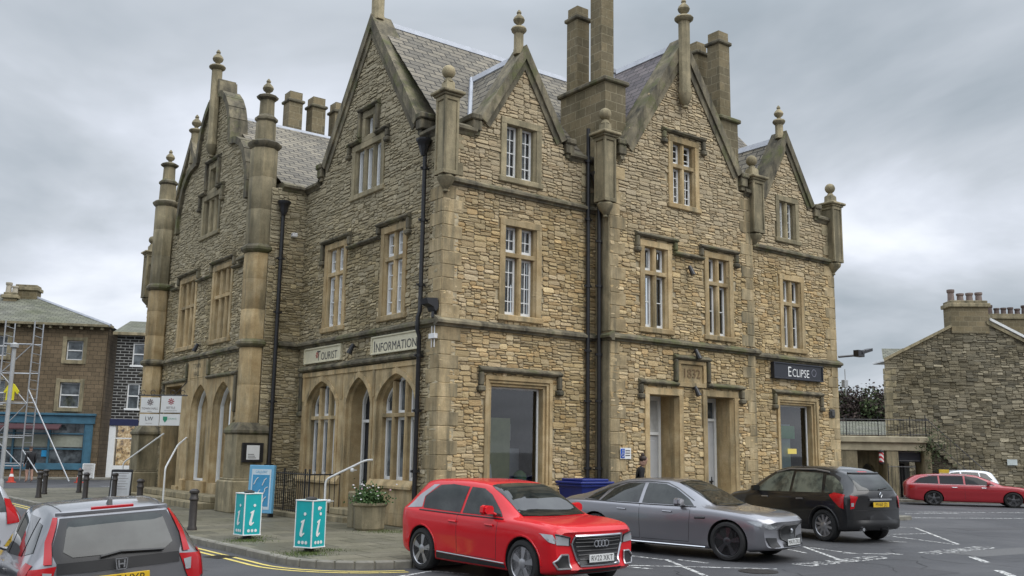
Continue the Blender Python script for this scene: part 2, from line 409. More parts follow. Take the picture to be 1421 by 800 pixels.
MAT['stack'] = brick_mat('chimney_ashlar', (.27, .22, .135, 1), (.17, .145, .095, 1), (.32, .28, .19, 1), .42, .26, .012, (.5, .5, .42), .008, .5, .8)
MAT['shopglass'] = clear_glass('reflective_shop_glass', .06)
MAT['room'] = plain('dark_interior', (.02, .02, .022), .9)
MAT['blind'] = plain('cream_blind', (.50, .49, .44), .8, var=.1)
MAT['curtain'] = plain('pale_curtain', (.42, .42, .40), .9, var=.3, scale=3)
# ================================================================== ground
ga = M_('asphalt'); p = ga.pos(); b0 = ga.ramp(ga.noise(.35, 5, .6, p), [(.32, (.042, .043, .047)), (.5, (.060, .061, .065)), (.68, (.085, .085, .088))])
b0 = ga.mix(.7, b0, ga.ramp(ga.noise(60, 3, .7, p), [(.3, (.6, .6, .6)), (.7, (1.35, 1.35, 1.35))]), 'MULTIPLY')
ga.set(b0, ga.math('ADD', ga.math('MULTIPLY', ga.noise(.5, 4, .6, p), .35), .42), spec=.4); ga.bump(ga.noise(90, 4, .7, p), .5, .01)
m = MB(); m.quad([(-900, -600, 0), (1200, -600, 0), (1200, 1500, 0), (-900, 1500, 0)]); struct(m.build('ground', ga.m))
flag = brick_mat('york_stone_flags', (.19, .175, .13, 1), (.125, .118, .09, 1), (.06, .056, .04, 1), .95, .62, .014, (.6, .62, .52), .012, .37, .6, .62)
kerbm = plain('kerb_stone', (.19, .18, .15), .8, var=.3, scale=4)
def arc(cx, cy, r, a0, a1, n=8): return [(cx+r*math.cos(R_(a0+(a1-a0)*i/n)), cy+r*math.sin(R_(a0+(a1-a0)*i/n))) for i in range(n+1)]
pav = [(6.2, 44.0), (6.45, 36), (6.65, 28), (6.85, 20), (6.93, 16.2)]+arc(8.6, 15.85, 1.67, 180, 270, 8)+[(9.6, 14.22), (10.6, 14.9), (11.4, 16.4), (12.2, 17.2), (28.6, 17.2), (28.6, 24), (29, 44)]
def slab(name, poly, z, mat, z0=-.05):
    m = MB(); m.sheet(lambda a, b, c: Vector((a, b, c)), poly, [], z, 0, z0); return struct(m.build(name, mat))
slab('pavement', pav, .12, flag)
def kerb(path, z=.125, w=.16):
    m = MB(); n = 0
    for i in range(len(path)-1):
        a, b = Vector((*path[i], 0)), Vector((*path[i+1], 0)); L_ = (b-a).length; t = (b-a)/L_; nr = Vector((-t.y, t.x, 0)); k = max(1, round(L_/.9))
        for j in range(k):
            o = a+t*(L_*j/k); l = L_/k
            m.cbox(lambda x, y, zz: o+t*x+nr*y+Vector((0, 0, zz)), .004, l-.004, -.02, w-.02, -.1, z+random.uniform(-.003, .003), 0, .02)
    return struct(m.build('kerb', kerbm))
kerb(pav[:22])
def stripe(name, pts, w, mat, z=.005):
    m = MB()
    for i in range(len(pts)-1):
        a, b = Vector((*pts[i], z)), Vector((*pts[i+1], z)); t = (b-a).normalized(); nr = Vector((-t.y, t.x, 0))*w/2
        m.quad([a-nr, b-nr, b+nr, a+nr])
    return struct(m.build(name, mat))
def paint(name, c, worn=.45):
    k = M_(name); nz = k.noise(9, 6, .75, k.pos()); tr = k.n('ShaderNodeBsdfTransparent'); mxs = k.n('ShaderNodeMixShader'); k.set(c, .7)
    k.l(k.ramp(nz, [(worn-.05, (1, 1, 1)), (worn+.02, (0, 0, 0))]), mxs.inputs[0]); k.l(k.b.outputs[0], mxs.inputs[1]); k.l(tr.outputs[0], mxs.inputs[2]); k.l(mxs.outputs[0], k.t.nodes['Material Output'].inputs[0]); return k.m
pw = paint('white_road_paint', (.60, .60, .58), .50); py = paint('yellow_road_paint', (.62, .50, .14), .4)
def gp(*q): v = atZ(q[0], q[1], 0.0); return (v.x, v.y)
off = lambda path, d: [(x-d, y) for x, y in path]
yl = [(6.2, 44.0), (6.45, 36), (6.65, 28), (6.85, 20), (6.93, 16.2)]+arc(8.6, 15.85, 1.67, 180, 262, 8)
def inset(path, d):
    r = []
    for i, q in enumerate(path):
        a = Vector(path[max(0, i-1)]); b = Vector(path[min(len(path)-1, i+1)]); t = (b-a).normalized(); r.append((q[0]+t.y*d, q[1]-t.x*d))
    return r
yl2 = inset(yl, -0.0)
def side(path, d):
    r = []
    for i, q in enumerate(path):
        a = Vector(path[max(0, i-1)]); b = Vector(path[min(len(path)-1, i+1)]); t = (b-a).normalized(); nr = Vector((t.y, -t.x)); r.append((q[0]+nr.x*d, q[1]+nr.y*d))
    return r
stripe('road_marking', side(yl, .28), .08, py); stripe('road_marking', side(yl, .48), .08, py)

# tarmac repairs, cracks and covers
def tarpatch(poly, tone, nm):
    m = MB(); m.sheet(lambda a, b, c: Vector((a, b, c)), poly, [], .0022, 0); k = plain(nm, tone, .75, var=.25, scale=30, bump=.4); return struct(m.build('road_patch', k))
tarpatch([(12.0, 9.2), (16.4, 9.0), (16.5, 10.1), (12.1, 10.3)], (.05, .05, .054), 'dark_tar'); tarpatch([(19.4, 10.2), (24.5, 9.6), (24.6, 10.5), (19.5, 11.1)], (.10, .10, .10), 'pale_tar'); tarpatch([(4.5, 15.5), (5.6, 15.4), (5.9, 24), (4.9, 24)], (.055, .055, .06), 'dark_tar_strip'); tarpatch([(26.0, 14.0), (36, 10.5), (36.3, 11.3), (26.2, 14.8)], (.055, .055, .058), 'trench_tar')
rc = random.Random(4); m = MB()
for i in range(26):
    p = Vector((rc.uniform(8, 34), rc.uniform(6.5, 14), .0035)); a = rc.uniform(0, 6.28)
    for k in range(rc.randint(4, 12)):
        a += rc.gauss(0, .5); q = p+Vector((math.cos(a), math.sin(a), 0))*rc.uniform(.15, .4); t = (q-p).normalized(); nr = Vector((-t.y, t.x, 0))*rc.uniform(.004, .011); m.quad([p-nr, q-nr, q+nr, p+nr]); p = q
o = m.build('road_cracks', plain('tar_crack', (.018, .018, .019), .9)); struct(o)
def cover(x, y, r, lab, square=False):
    t = empty('drain_cover', (x, y, .003), lab, 'drain cover', None, .3); m = MB()
    if square:
        m.box(-r, r, -r, r, 0, .006, 0, .002)
        for k in range(7): m.box(-r*.8, r*.8, -r*.8+k*r*.26, -r*.8+k*r*.26+.02, .006, .009, 0, 0)
    else:
        m.lathe((0, 0, 0), [(r, 0), (r, .006), (r*.9, .006)], 28)
        for k in range(-3, 4): m.box(-math.sqrt(max(.01, .7*r*r-(k*r*.24)**2)), math.sqrt(max(.01, .7*r*r-(k*r*.24)**2)), k*r*.24-.012, k*r*.24+.012, .006, .009, 0, 0)
    m.build('cover_plate', plain('cast_iron', (.05, .045, .04), .5, .6), t, None, True)
cover(13.4, 10.9, .33, 'round iron manhole cover in the tarmac before the grey saloon'); cover(6.45, 17.2, .22, 'square iron drain grate beside the curving kerb', True)
# ================================================================== the town hall
YM, YBAY, XM, XW, YI = 18.84, 18.28, 11.96, 10.85, 26.58
TH = empty('town_hall', (19.5, 23.0, 0.12), 'large golden stone town hall with steep gables, pinnacles and tall chimneys on the corner', 'building')
FRM = Fr((0, YM, 0), (1, 0, 0), (0, -1, 0)); FBAY = Fr((0, YBAY, 0), (1, 0, 0), (0, -1, 0))
FL = Fr((XM, 0, 0), (0, 1, 0), (-1, 0, 0)); FX = Fr((XW, 0, 0), (0, 1, 0), (-1, 0, 0))
FRET = Fr((0, YI, 0), (1, 0, 0), (0, -1, 0)); FBR = Fr((16.81, 0, 0), (0, 1, 0), (-1, 0, 0))
rect = lambda a, b, c, d: [(a, c), (b, c), (b, d), (a, d)]
MAT['glassp'] = (lambda k: k.set(k.ramp(k.noise(2.5, 4, .6, k.map(k.pos(), (3, 3, .6))), [(.4, (.10, .11, .12)), (.6, (.38, .40, .42))]), .08, spec=.8))(M_('curtained_glass'))
def arch_pts(uc, hw, vs, rise, n=9, k=1.4, q=.62):
    r = []
    for i in range(-n, n+1):
        t = i/n; t = math.copysign(abs(math.sin(t*math.pi/2)), t); r.append((uc+hw*t, vs+rise*max(0, (1-abs(t)**k))**q))
    return r
def arch_z(u, uc, hw, vs, rise, k=1.4, q=.62):
    t = min(1, abs(u-uc)/hw); return vs+rise*max(0, (1-t**k))**q
def wall(fr, outer, holes, mat, parent, back=-.45, dd=0., name='rubble_wall', **kw):
    mb = MB(); rubble(mb, fr, outer, holes, **kw); o = mb.build(name, mat, parent)
    c = MB(); c.sheet(fr, outer, holes, -.03, 0, back)
    c.build('wall_core', MAT['mortar'], parent); return o
def window(fr, u0, u1, v0, v1, parent, nl=2, tr=None, up=(1, 1), lo=(1, 1), glass='glass', jw=.17, mw=.14, stone='ash', sill=True, dep=None, head=.17, label=None):
    if dep is None: dep = .15 if fr is FL else (.22 if fr is FX else .2)
    s = MB(); D0, D1 = .035, -dep-.1
    s.cbox(fr, u0, u0+jw, v0+.14, v1-head, D0, D1); s.cbox(fr, u1-jw, u1, v0+.14, v1-head, D0, D1)
    s.cbox(fr, u0, u1, v1-head, v1, D0, D1)
    if sill: s.cbox(fr, u0-.05, u1+.05, v0-.01, v0+.14, D0+.035, D1, 0, .02)
    else: s.cbox(fr, u0, u1, v0, v0+.14, D0, D1)
    # chamfered reveals
    for a, b in ((u0+jw, 1), (u1-jw, -1)):
        s.prism(lambda x, d, v: fr(x, v, d), [(a, D0-.03), (a+b*.05, -.05), (a+b*.05, D1), (a, D1)], v0+.14, v1-head)
    iu0, iu1, iv0, iv1 = u0+jw+.05, u1-jw-.05, v0+.14, v1-head
    rows = [(iv0, iv1, lo)] if tr is None else [(iv0, tr-.055, lo), (tr+.055, iv1, up)]
    if tr is not None: s.cbox(fr, iu0-.05, iu1+.05, tr-.055, tr+.055, -.01, -dep)
    lw = (iu1-iu0-mw*(nl-1))/nl; cols = []
    for i in range(nl):
        a = iu0+i*(lw+mw); cols.append((a, a+lw))
        if i:
            for (b0, b1, _) in rows:
                s.prism(lambda x, d, v: fr(x, v, d), [(a-mw, -dep), (a-mw, -.06), (a-mw*.72, -.015), (a-mw*.28, -.015), (a, -.06), (a, -dep)], b0, b1)
    w = s.build('window', MAT[stone], parent)
    if label: w['label'] = label
    f = MB(); g = MB(); bk_ = MB(); ct = MB(); fw = .058
    for (b0, b1, (nc, nr)) in rows:
        for (a0, a1) in cols:
            d0, d1 = -dep+.05, -dep-.01
            f.cbox(fr, a0, a0+fw, b0, b1, d0, d1, 0, .004); f.cbox(fr, a1-fw, a1, b0, b1, d0, d1, 0, .004)
            f.cbox(fr, a0+fw, a1-fw, b1-fw, b1, d0, d1, 0, .004); f.cbox(fr, a0+fw, a1-fw, b0, b0+fw*1.7, d0, d1, 0, .004)
            for c in range(1, nc):
                m = a0+(a1-a0)*c/nc; f.cbox(fr, m-.011, m+.011, b0+fw, b1-fw, d0-.012, d1, 0, 0)
            for r in range(1, nr):
                m = b0+(b1-b0)*r/nr; f.cbox(fr, a0+fw, a1-fw, m-.012, m+.012, d0-.014, d1, 0, 0)
            t = random.uniform(-.004, .004); w_, h_ = a1-a0, b1-b0
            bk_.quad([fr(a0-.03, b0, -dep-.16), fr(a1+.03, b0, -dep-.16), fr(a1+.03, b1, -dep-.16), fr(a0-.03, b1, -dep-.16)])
            kk = random.random()
            if glass == 'glassp' or kk < .3: ct.quad([fr(a0, b0, -dep-.08), fr(a0+w_*random.uniform(.5, .9), b0, -dep-.08), fr(a0+w_*random.uniform(.5, .9), b1, -dep-.08), fr(a0, b1, -dep-.08)])
            elif kk < .5: ct.quad([fr(a0+w_*.6, b0, -dep-.08), fr(a1, b0, -dep-.08), fr(a1, b1, -dep-.08), fr(a0+w_*.55, b1, -dep-.08)])
            elif kk < .7: ct.quad([fr(a0, b0+h_*random.uniform(.4, .7), -dep-.07), fr(a1, b0+h_*.55, -dep-.07), fr(a1, b1, -dep-.07), fr(a0, b1, -dep-.07)])
            g.quad([fr(a0, b0, -dep+.01+t), fr(a1, b0, -dep+.01-t), fr(a1, b1, -dep+.012-t), fr(a0, b1, -dep+.012+t)])
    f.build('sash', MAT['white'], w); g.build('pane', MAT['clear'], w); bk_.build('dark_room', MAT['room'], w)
    if ct.v: ct.build('curtain', MAT['curtain'], w)
    return w
def hood(fr, pts, parent, w=.13, d=.13, mat='ashb', stops=True):
    m = MB()
    for i in range(len(pts)-1):
        (a, b), (c, e) = pts[i], pts[i+1]
        if abs(b-e) < 1e-6:
            x0, x1 = min(a, c)-w/2, max(a, c)+w/2
            m.profile(fr, [(-.05, b-w/2), (d*.55, b-w/2), (d, b-w/2+.045), (d, b+w*.1), (-.05, b+w*.85)], x0, x1, 0, 1.1)
        else: m.cbox(fr, a-w/2, a+w/2, min(b, e)+w/2 if max(b, e) > min(b, e) else b, max(b, e)-w/2, -.05, d*.85, 0, .03)
    if stops:
        for (a, b), (c, e) in ((pts[0], pts[1]), (pts[-1], pts[-2])):
            if abs(b-e) > 1e-6: m.cbox(fr, a-w*.8, a+w*.8, b-w*.6, b+w/2, -.05, d, 0, .035)
    return m.build('hood_moulding', MAT[mat], parent)
def string(segs, parent, mat='ashb', name='string_course'):
    for fr, u0, u1, v in segs:
        m = MB(); m.profile(fr, [(-.05, v), (.05, v), (.06, v+.045), (.14, v+.07), (.14, v+.13), (-.05, v+.25)], u0, u1, 0, 1.4); m.build(name, MAT[mat], parent)
def quoins(P, levels, z0, z1, mat='quoin', name='quoins', l1=.56, l2=.34, h=.335, mb=None, m0=0.):
    """P(sa, v): list of (fr, u_edge, sign)"""
    m = mb or MB(); z = z0; k = 0; n = max(1, round((z1-z0)/h)); h = (z1-z0)/n
    for i in range(n):
        for j, (fr, ue, sg) in enumerate(P):
            l = l1 if (i+j) % 2 == 0 else l2
            l += random.uniform(-.03, .03)
            m.cbox(fr, ue+sg*m0, ue+sg*l, z+.004, z+h-.004, -.05, .014+random.uniform(0, .010), 0, .012)
        z += h
    return m.build(name, MAT[mat], levels) if mb is None else m
def coping(fr, fl, ap, frr, parent, t=.2, d0=.1, d1=-.5, mat='ashb'):
    m = MB()
    def off(a, b, k):     # perpendicular inward
        dx, dy = b[0]-a[0], b[1]-a[1]; l = math.hypot(dx, dy); nx, ny = dy/l, -dx/l
        if ny > 0: nx, ny = -nx, -ny
        return nx*k, ny*k
    for (tt, e0, e1, sh) in ((t, d0, d1, 0.0), (t*1.75, d0*.45, -.05, 0.02)):
        dv = tt/math.sin(math.atan2(abs(ap[0]-fl[0]), abs(ap[1]-fl[1])))
        api = (ap[0], ap[1]-dv)
        for f in (fl, frr):
            ox, oy = off(f, ap, tt); hx, hy = off(f, ap, sh)
            m.prism(fr, [(f[0]+hx, f[1]+hy), (ap[0], ap[1]-sh*1.5), api, (f[0]+ox, f[1]+oy)] if True else 0, e0, e1)
    return m.build('coping', MAT[mat], parent)
def parapet(segs, parent, mat='ashb'):
    for fr, u0, u1, v in segs:
        m = MB(); m.profile(fr, [(-.42, v-.02), (.02, v-.02), (.06, v+.05), (.13, v+.1), (.13, v+.17), (.0, v+.26), (-.42, v+.26)], u0, u1, 0, 1.1); m.build('parapet_cornice', MAT[mat], parent)
def ballfinial(m, c, z, r=.17):
    m.lathe((c[0], c[1], z), [(r*.75, 0), (r*.6, .06), (r*.38, .12)], 12)
    pr = [(r*.2, .0)]+[(max(.02, r*math.sin(math.pi*i/10)), r*(1-math.cos(math.pi*i/10))) for i in range(1, 10)]+[(.02, 2*r)]
    m.lathe((c[0], c[1], z+.1), pr, 14)
def onion(m, c, z, s=1.0, mat=0):
    m.lathe((c[0], c[1], z), [(r*s, h*s) for r, h in [(.10, 0), (.07, .06), (.085, .1), (.17, .17), (.20, .25), (.17, .33), (.09, .42), (.06, .46), (.085, .50), (.075, .54), (.02, .62)]], 14, mat)
def pinnacle(c, zb, zc, w, parent, pend=True, mat='ashd', ped=.26):
    m = MB(); x, y = c; h = w/2
    m.box(x-h+.03, x+h-.03, y-h+.03, y+h-.03, zb, zc, 0, .01)
    for sx_ in (-1, 1):
        for sy_ in (-1, 1): m.box(x+sx_*h-sx_*.07, x+sx_*h, y+sy_*h-sy_*.07, y+sy_*h, zb, zc, 0, .008)
    m.box(x-h-.004, x+h+.004, y-h-.004, y+h+.004, zb, zb+.1, 0, .01); m.box(x-h-.004, x+h+.004, y-h-.004, y+h+.004, zc-.1, zc, 0, .01)
    m.box(x-h-.05, x+h+.05, y-h-.05, y+h+.05, zc, zc+.06, 0, .02); m.box(x-h-.11, x+h+.11, y-h-.11, y+h+.11, zc+.06, zc+.14, 0, .02)
    m.lathe((x, y, zc+.14), [(h*1.15, 0), (h*.8, .08), (h*.78, ped-.02), (h*.55, ped+.03)], 4, 0, .5)
    ballfinial(m, c, zc+.14+ped)
    if pend:
        m.lathe((x, y, zb-.42), [(.02, 0), (.07, .03), (.05, .08), (.12, .16), (h*.95, .28), (h*1.05, .36), (h*.9, .42)], 12)
    return m.build('pinnacle', MAT[mat], parent, 40)
def gable_finial(fr, u, zb, zt, w, parent, pend=True, s=1.0, d=.12, cap=True):
    m = MB(); P0 = fr(u, 0, d)
    c = (P0.x, P0.y); h = w/2
    m.lathe((c[0], c[1], zb), [(h*1.08, 0), (h*1.08, .12), (h, .16), (h, zt-zb-.02)], 8, 0, .5)
    if pend: m.lathe((c[0], c[1], zb-.45), [(.03, 0), (.09, .04), (.06, .1), (.14, .2), (h*1.1, .38), (h*1.15, .45)], 10)
    m.lathe((c[0], c[1], zt-.02), [(h, 0), (h*1.5, .07), (h*1.62, .12), (h*1.4, .17), (h*.8, .2)], 12)
    onion(m, c, zt+.17, s)
    return m.build('finial', MAT['ashd'], parent, 40)

# ---- main front, left segment
GC = 14.33
o1 = [(XM, .12), (16.81, .12), (16.81, 9.62), (GC+1.32, 9.62), (GC+1.32, 10.0), (GC, 12.2), (GC-1.32, 10.0), (GC-1.32, 9.62), (XM, 9.62)]
H1 = [(13.62, 14.92, 8.6, 10.3), (13.64, 14.96, 5.1, 7.66), (13.28, 15.36, .95, 3.72)]
hp = lambda hs: [rect(a+.02, b-.02, c+.02, d-.02) for a, b, c, d in hs]
wall(FRM, o1, hp(H1), MAT['rubble_r'], TH)
window(FRM, *H1[0], TH, 2, None, lo=(2, 4), glass='glassp', stone='ashd')
window(FRM, *H1[1], TH, 2, 6.76, (2, 2), (2, 4))
coping(FRM, (GC-1.38, 10.08), (GC, 12.38), (GC+1.38, 10.08), TH)
parapet([(FRM, XM+.2, GC-1.5, 9.58), (FRM, GC+1.5, 16.8, 9.58)], TH)
for fr, a, v, sg in ((FRM, GC-1.4, 9.72, -1), (FRM, GC+1.4, 9.72, 1), (FRM, 39.36-GC-1.4, 9.72, -1), (FRM, 39.36-GC+1.4, 9.72, 1), (FBAY, 17.3, 9.85, -1), (FBAY, 22.08, 9.85, 1), (FL, 20.02, 9.85, -1), (FL, 25.48, 9.85, 1)):
    km = MB(); km.cbox(fr, a-.04*sg, a+sg*.24, v, v+.26, .12, -.5, 0, .02); km.cbox(fr, a-.02*sg, a+sg*.29, v+.26, v+.42, .16, -.5, 0, .03); km.cbox(fr, a+.0*sg, a+sg*.16, v-.12, v, .07, -.45, 0, .01); km.build('kneeler', MAT['ashb'], TH)
gable_finial(FRM, GC-.12, 12.12, 12.72, .26, TH, False, .78, -.1)
# ---- bay
BC = 19.69
o2 = [(16.81, .12), (22.58, .12), (22.58, 9.7), (BC+2.36, 9.7), (BC+2.36, 10.2), (BC, 13.72), (BC-2.36, 10.2), (BC-2.36, 9.7), (16.81, 9.7)]
H2 = [(19.03, 20.28, 8.72, 10.82), (17.9, 19.12, 5.12, 7.64), (20.44, 21.66, 5.12, 7.66), (18.04, 19.5, .1, 3.66), (20.28, 21.76, .1, 3.7)]
wall(FBAY, o2, [rect(a+.02, b-.02, c+.03, d-.02) for a, b, c, d in H2]+[rect(19.3, 20.42, 3.78, 4.42)], MAT['rubble_r'], TH)
window(FBAY, *H2[0], TH, 2, 9.98, (1, 3), (2, 4), stone='ash'); window(FBAY, *H2[1], TH, 2, 6.76, (1, 1), (1, 2)); window(FBAY, *H2[2], TH, 2, 6.76, (1, 1), (1, 2))
coping(FBAY, (BC-2.42, 10.26), (BC, 13.92), (BC+2.42, 10.26), TH, .24)
parapet([(FBAY, 16.81+.3, BC-2.5, 9.6), (FBAY, BC+2.55, 22.6, 9.6)], TH)
gable_finial(FBAY, BC-.12, 12.1, 14.3, .35, TH, True, .9, .18)
wall(FBR, rect(YBAY, YM+.4, .12, 9.7), [], MAT['rubble_r'], TH, back=None)
# ---- right wing
WC = 39.36-GC
o3 = [(22.58, .12), (27.42, .12), (27.42, 9.62), (WC+1.32, 9.62), (WC+1.32, 10.0), (WC, 12.2), (WC-1.32, 10.0), (WC-1.32, 9.62), (22.58, 9.62)]
H3 = [(24.46, 25.62, 8.62, 10.15), (24.52, 25.76, 5.12, 7.58), (24.24, 26.28, .95, 3.72)]
wall(FRM, o3, hp(H3), MAT['rubble_r'], TH)
window(FRM, *H3[0], TH, 2, None, lo=(2, 4), glass='glassp', stone='ashd'); window(FRM, *H3[1], TH, 2, 6.66, (1, 1), (1, 2))
coping(FRM, (WC-1.38, 10.08), (WC, 12.38), (WC+1.38, 10.08), TH)
parapet([(FRM, 22.6, WC-1.5, 9.58), (FRM, WC+1.5, 27.35, 9.58)], TH)
gable_finial(FRM, WC-.12, 12.12, 12.6, .26, TH, False, .78, -.1)
# far end wall of the right wing
wall(Fr((27.42, 0, 0), (0, 1, 0), (1, 0, 0)), rect(YM, 27.0, .12, 9.62), [], MAT['rubble_r'], TH, back=None, du=.11, dv=.1)
# ---- left face
LC = 22.75
o4 = [(YM, .12), (YI, .12), (YI, 9.65), (LC+2.68, 9.65), (LC+2.68, 10.1), (LC, 13.78), (LC-2.68, 10.1), (LC-2.68, 9.65), (YM, 9.65)]
H4 = [(21.8, 23.62, 8.72, 10.3), (22.32, 23.1, 10.3, 11.15), (23.72, 25.08, 5.15, 7.7), (20.46, 21.78, 5.15, 7.62)]
A0, A1, AV = 19.66, 26.08, 4.06
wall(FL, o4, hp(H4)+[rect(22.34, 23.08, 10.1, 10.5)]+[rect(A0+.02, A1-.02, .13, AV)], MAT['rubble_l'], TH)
window(FL, *H4[0], TH, 3, None, stone='ashd', mw=.15)
window(FL, *H4[1], TH, 1, None, stone='ashd', sill=False)
window(FL, *H4[2], TH, 2, 6.8, (1, 2), (1, 4)); window(FL, *H4[3], TH, 2, 6.76, (1, 2), (1, 4))
coping(FL, (LC-2.74, 10.2), (LC, 14.0), (LC+2.74, 10.2), TH, .24, d1=-.55)
parapet([(FL, YM+.2, LC-2.9, 9.55), (FL, LC+2.95, YI, 9.55), (FRET, XW+.3, XM-.13, 9.55)], TH)
gable_finial(FL, LC, 13.85, 15.2, .36, TH, False, 1.0, -.12)
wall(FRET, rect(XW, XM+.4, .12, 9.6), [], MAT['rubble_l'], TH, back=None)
hood(FL, [(20.36, 7.3), (20.36, 7.74), (21.9, 7.74), (21.9, 7.42), (23.55, 7.42), (23.55, 7.8), (25.2, 7.8), (25.2, 7.2)], TH)
hood(FL, [(21.62, 10.05), (21.62, 10.4), (22.2, 10.4), (22.2, 11.26), (23.22, 11.26), (23.22, 10.4), (23.8, 10.4), (23.8, 10.05)], TH)
hood(FBAY, [(18.84, 10.6), (18.84, 10.95), (20.46, 10.95), (20.46, 10.55)], TH)
hood(FBAY, [(17.78, 7.35), (17.78, 7.78), (19.24, 7.78), (19.24, 7.42), (20.3, 7.42), (20.3, 7.78), (21.8, 7.78), (21.8, 7.4)], TH)
hood(FBAY, [(17.88, 3.42), (17.88, 3.8), (19.2, 3.8), (19.2, 4.54), (20.5, 4.54), (20.5, 3.82), (21.92, 3.82), (21.92, 3.44)], TH)
hood(FRM, [(13.14, 3.4), (13.14, 3.86), (15.56, 3.86), (15.56, 3.4)], TH); hood(FRM, [(24.1, 3.4), (24.1, 3.86), (26.44, 3.86), (26.44, 3.4)], TH)
hood(FL, [(A0-.06, 4.17), (A1+.1, 4.17)], TH, .16, .15); hood(FL, [(A1+.12, 2.9), (A1+.12, 4.02)], TH, .14, .12)
P_ = .14
string([(FRM, XM-P_, 16.81, 4.8), (FBR, YBAY-P_, YM-P_, 4.8), (FBAY, 16.81, 22.58+P_, 4.8), (FRM, 22.72, 27.42+P_, 4.8), (FL, YM, YI, 4.8), (FRET, XW+.4, XM-P_, 4.8),
        (FX, 27.6, 36.0, 4.8)], TH)
string([(FRM, XM+.05, 16.81, 8.24), (FBR, YBAY+.2, YM-P_, 8.24), (FRM, 22.75, 27.42, 8.2), (FX, 27.6, 28.9, 7.62), (FX, 35.2, 36.0, 7.62)], TH)
# ---- shop windows
def shopwindow(fr, u0, u1, v0, v1, parent):
    s = MB(); D1 = -.34
    for k, (i, d) in enumerate(((0, .04), (.1, .0), (.17, -.06))):
        w = (.1, .07, .07)[k]; a, b, c, e = u0+i, u1-i, v0+i*.5, v1-i
        s.cbox(fr, a, a+w, c, e-w, d, D1); s.cbox(fr, b-w, b, c, e-w, d, D1); s.cbox(fr, a, b, e-w, e, d, D1)
    s.cbox(fr, u0-.06, u1+.06, v0, v0+.16, .08, D1, 0, .02)
    w = s.build('window', MAT['ash'], parent); a, b, c, e = u0+.24, u1-.24, v0+.16, v1-.24
    f = MB(); t = .05
    f.cbox(fr, a, a+t, c, e, -.24, -.3); f.cbox(fr, b-t, b, c, e, -.24, -.3); f.cbox(fr, a+t, b-t, e-t, e, -.24, -.3); f.cbox(fr, a+t, b-t, c, c+t, -.24, -.3)
    f.build('sash', MAT['white'], w); g = MB(); g.quad([fr(a, c, -.27), fr(b, c, -.27), fr(b, e, -.27), fr(a, e, -.27)]); g.build('pane', MAT['shopglass'], w)
    r = MB(); A, B, D = a-.5, b+.6, -2.6
    r.quad([fr(A, c-.1, -.36), fr(B, c-.1, -.36), fr(B, c-.1, D), fr(A, c-.1, D)]); r.quad([fr(A, 3.9, -.36), fr(B, 3.9, -.36), fr(B, 3.9, D), fr(A, 3.9, D)])
    r.quad([fr(A, c-.1, D), fr(B, c-.1, D), fr(B, 3.9, D), fr(A, 3.9, D)]); r.quad([fr(A, c-.1, -.36), fr(A, c-.1, D), fr(A, 3.9, D), fr(A, 3.9, -.36)]); r.quad([fr(B, c-.1, -.36), fr(B, c-.1, D), fr(B, 3.9, D), fr(B, 3.9, -.36)])
    r.build('display_room', plain('shop_room', (.045, .048, .05), .9, var=.9, scale=1.6), parent); return w
shopwindow(FRM, *H1[2], TH); shopwindow(FRM, *H3[2], TH)
# things in the displays
b0_ = M_('bright_lamp'); b0_.b.inputs['Emission Color'].default_value = (1, .9, .75, 1); b0_.b.inputs['Emission Strength'].default_value = 6; bulb0 = b0_.m
def small(name, fn, mat, label, cat, group=None, smooth=None):
    m = MB(); fn(m); o = m.build(name, mat, None, smooth); recenter(o); return tag(o, label, cat, group)
small('display_board', lambda m: m.cbox(FRM, 14.0, 14.62, 1.1, 2.75, -.75, -.8), plain('sage_board', (.30, .33, .17)), 'tall sage green board standing in the shop window left of the downpipes', 'board')
small('window_leaflet', lambda m: m.prism(FRM, [(13.56, 1.12), (13.86, 1.12), (13.8, 1.62), (13.52, 1.62)], -.42, -.43), plain('leaflet', (.62, .70, .74)), 'white leaflet propped in the corner of the left shop window', 'leaflet')
small('window_leaflet', lambda m: m.cbox(FRM, 14.36, 14.62, 1.12, 1.24, -.45, -.6), plain('leaflet_pile', (.72, .76, .76)), 'low pile of white papers on the shop window sill', 'papers')
small('globe_ornament', lambda m: m.lathe(FRM(14.84, 1.12, -.62), [(.08, 0), (.15, .06), (.18, .16), (.15, .27), (.05, .34)], 14), plain('green_globe', (.16, .30, .14)), 'round green and white ornament in the left shop window', 'ornament', smooth=60)
small('display_chair', lambda m: [m.cbox(FRM, 14.7, 15.1, 1.3, 2.0, -1.0, -1.05), m.cbox(FRM, 14.7, 15.1, 1.12, 1.3, -.9, -1.3)], plain('pale_cloth', (.33, .35, .40)), 'pale grey covered stand at the right of the left shop window', 'stand')
small('framed_picture', lambda m: m.cbox(FRM, 14.68, 14.98, 2.2, 2.62, -1.2, -1.23), plain('picture_pale', (.42, .44, .42)), 'pale framed picture hanging deep inside the left shop window', 'picture')
small('shelf_unit', lambda m: [m.cbox(FRM, 13.5, 13.95, 1.12+.42*i, 1.15+.42*i, -1.1, -1.5) for i in range(5)]+[m.cbox(FRM, 13.48, 13.52, 1.12, 2.9, -1.1, -1.5), m.cbox(FRM, 13.93, 13.97, 1.12, 2.9, -1.1, -1.5)]+[m.cbox(FRM, 13.56+.1*j, 13.62+.1*j, 1.15+.42*i, 1.3+.42*i+.03*(j % 2), -1.2, -1.3) for i in range(4) for j in range(4)], plain('shelf_brown', (.13, .10, .07)), 'shelf unit of small goods behind the glass at the left of the left shop window', 'shelf')
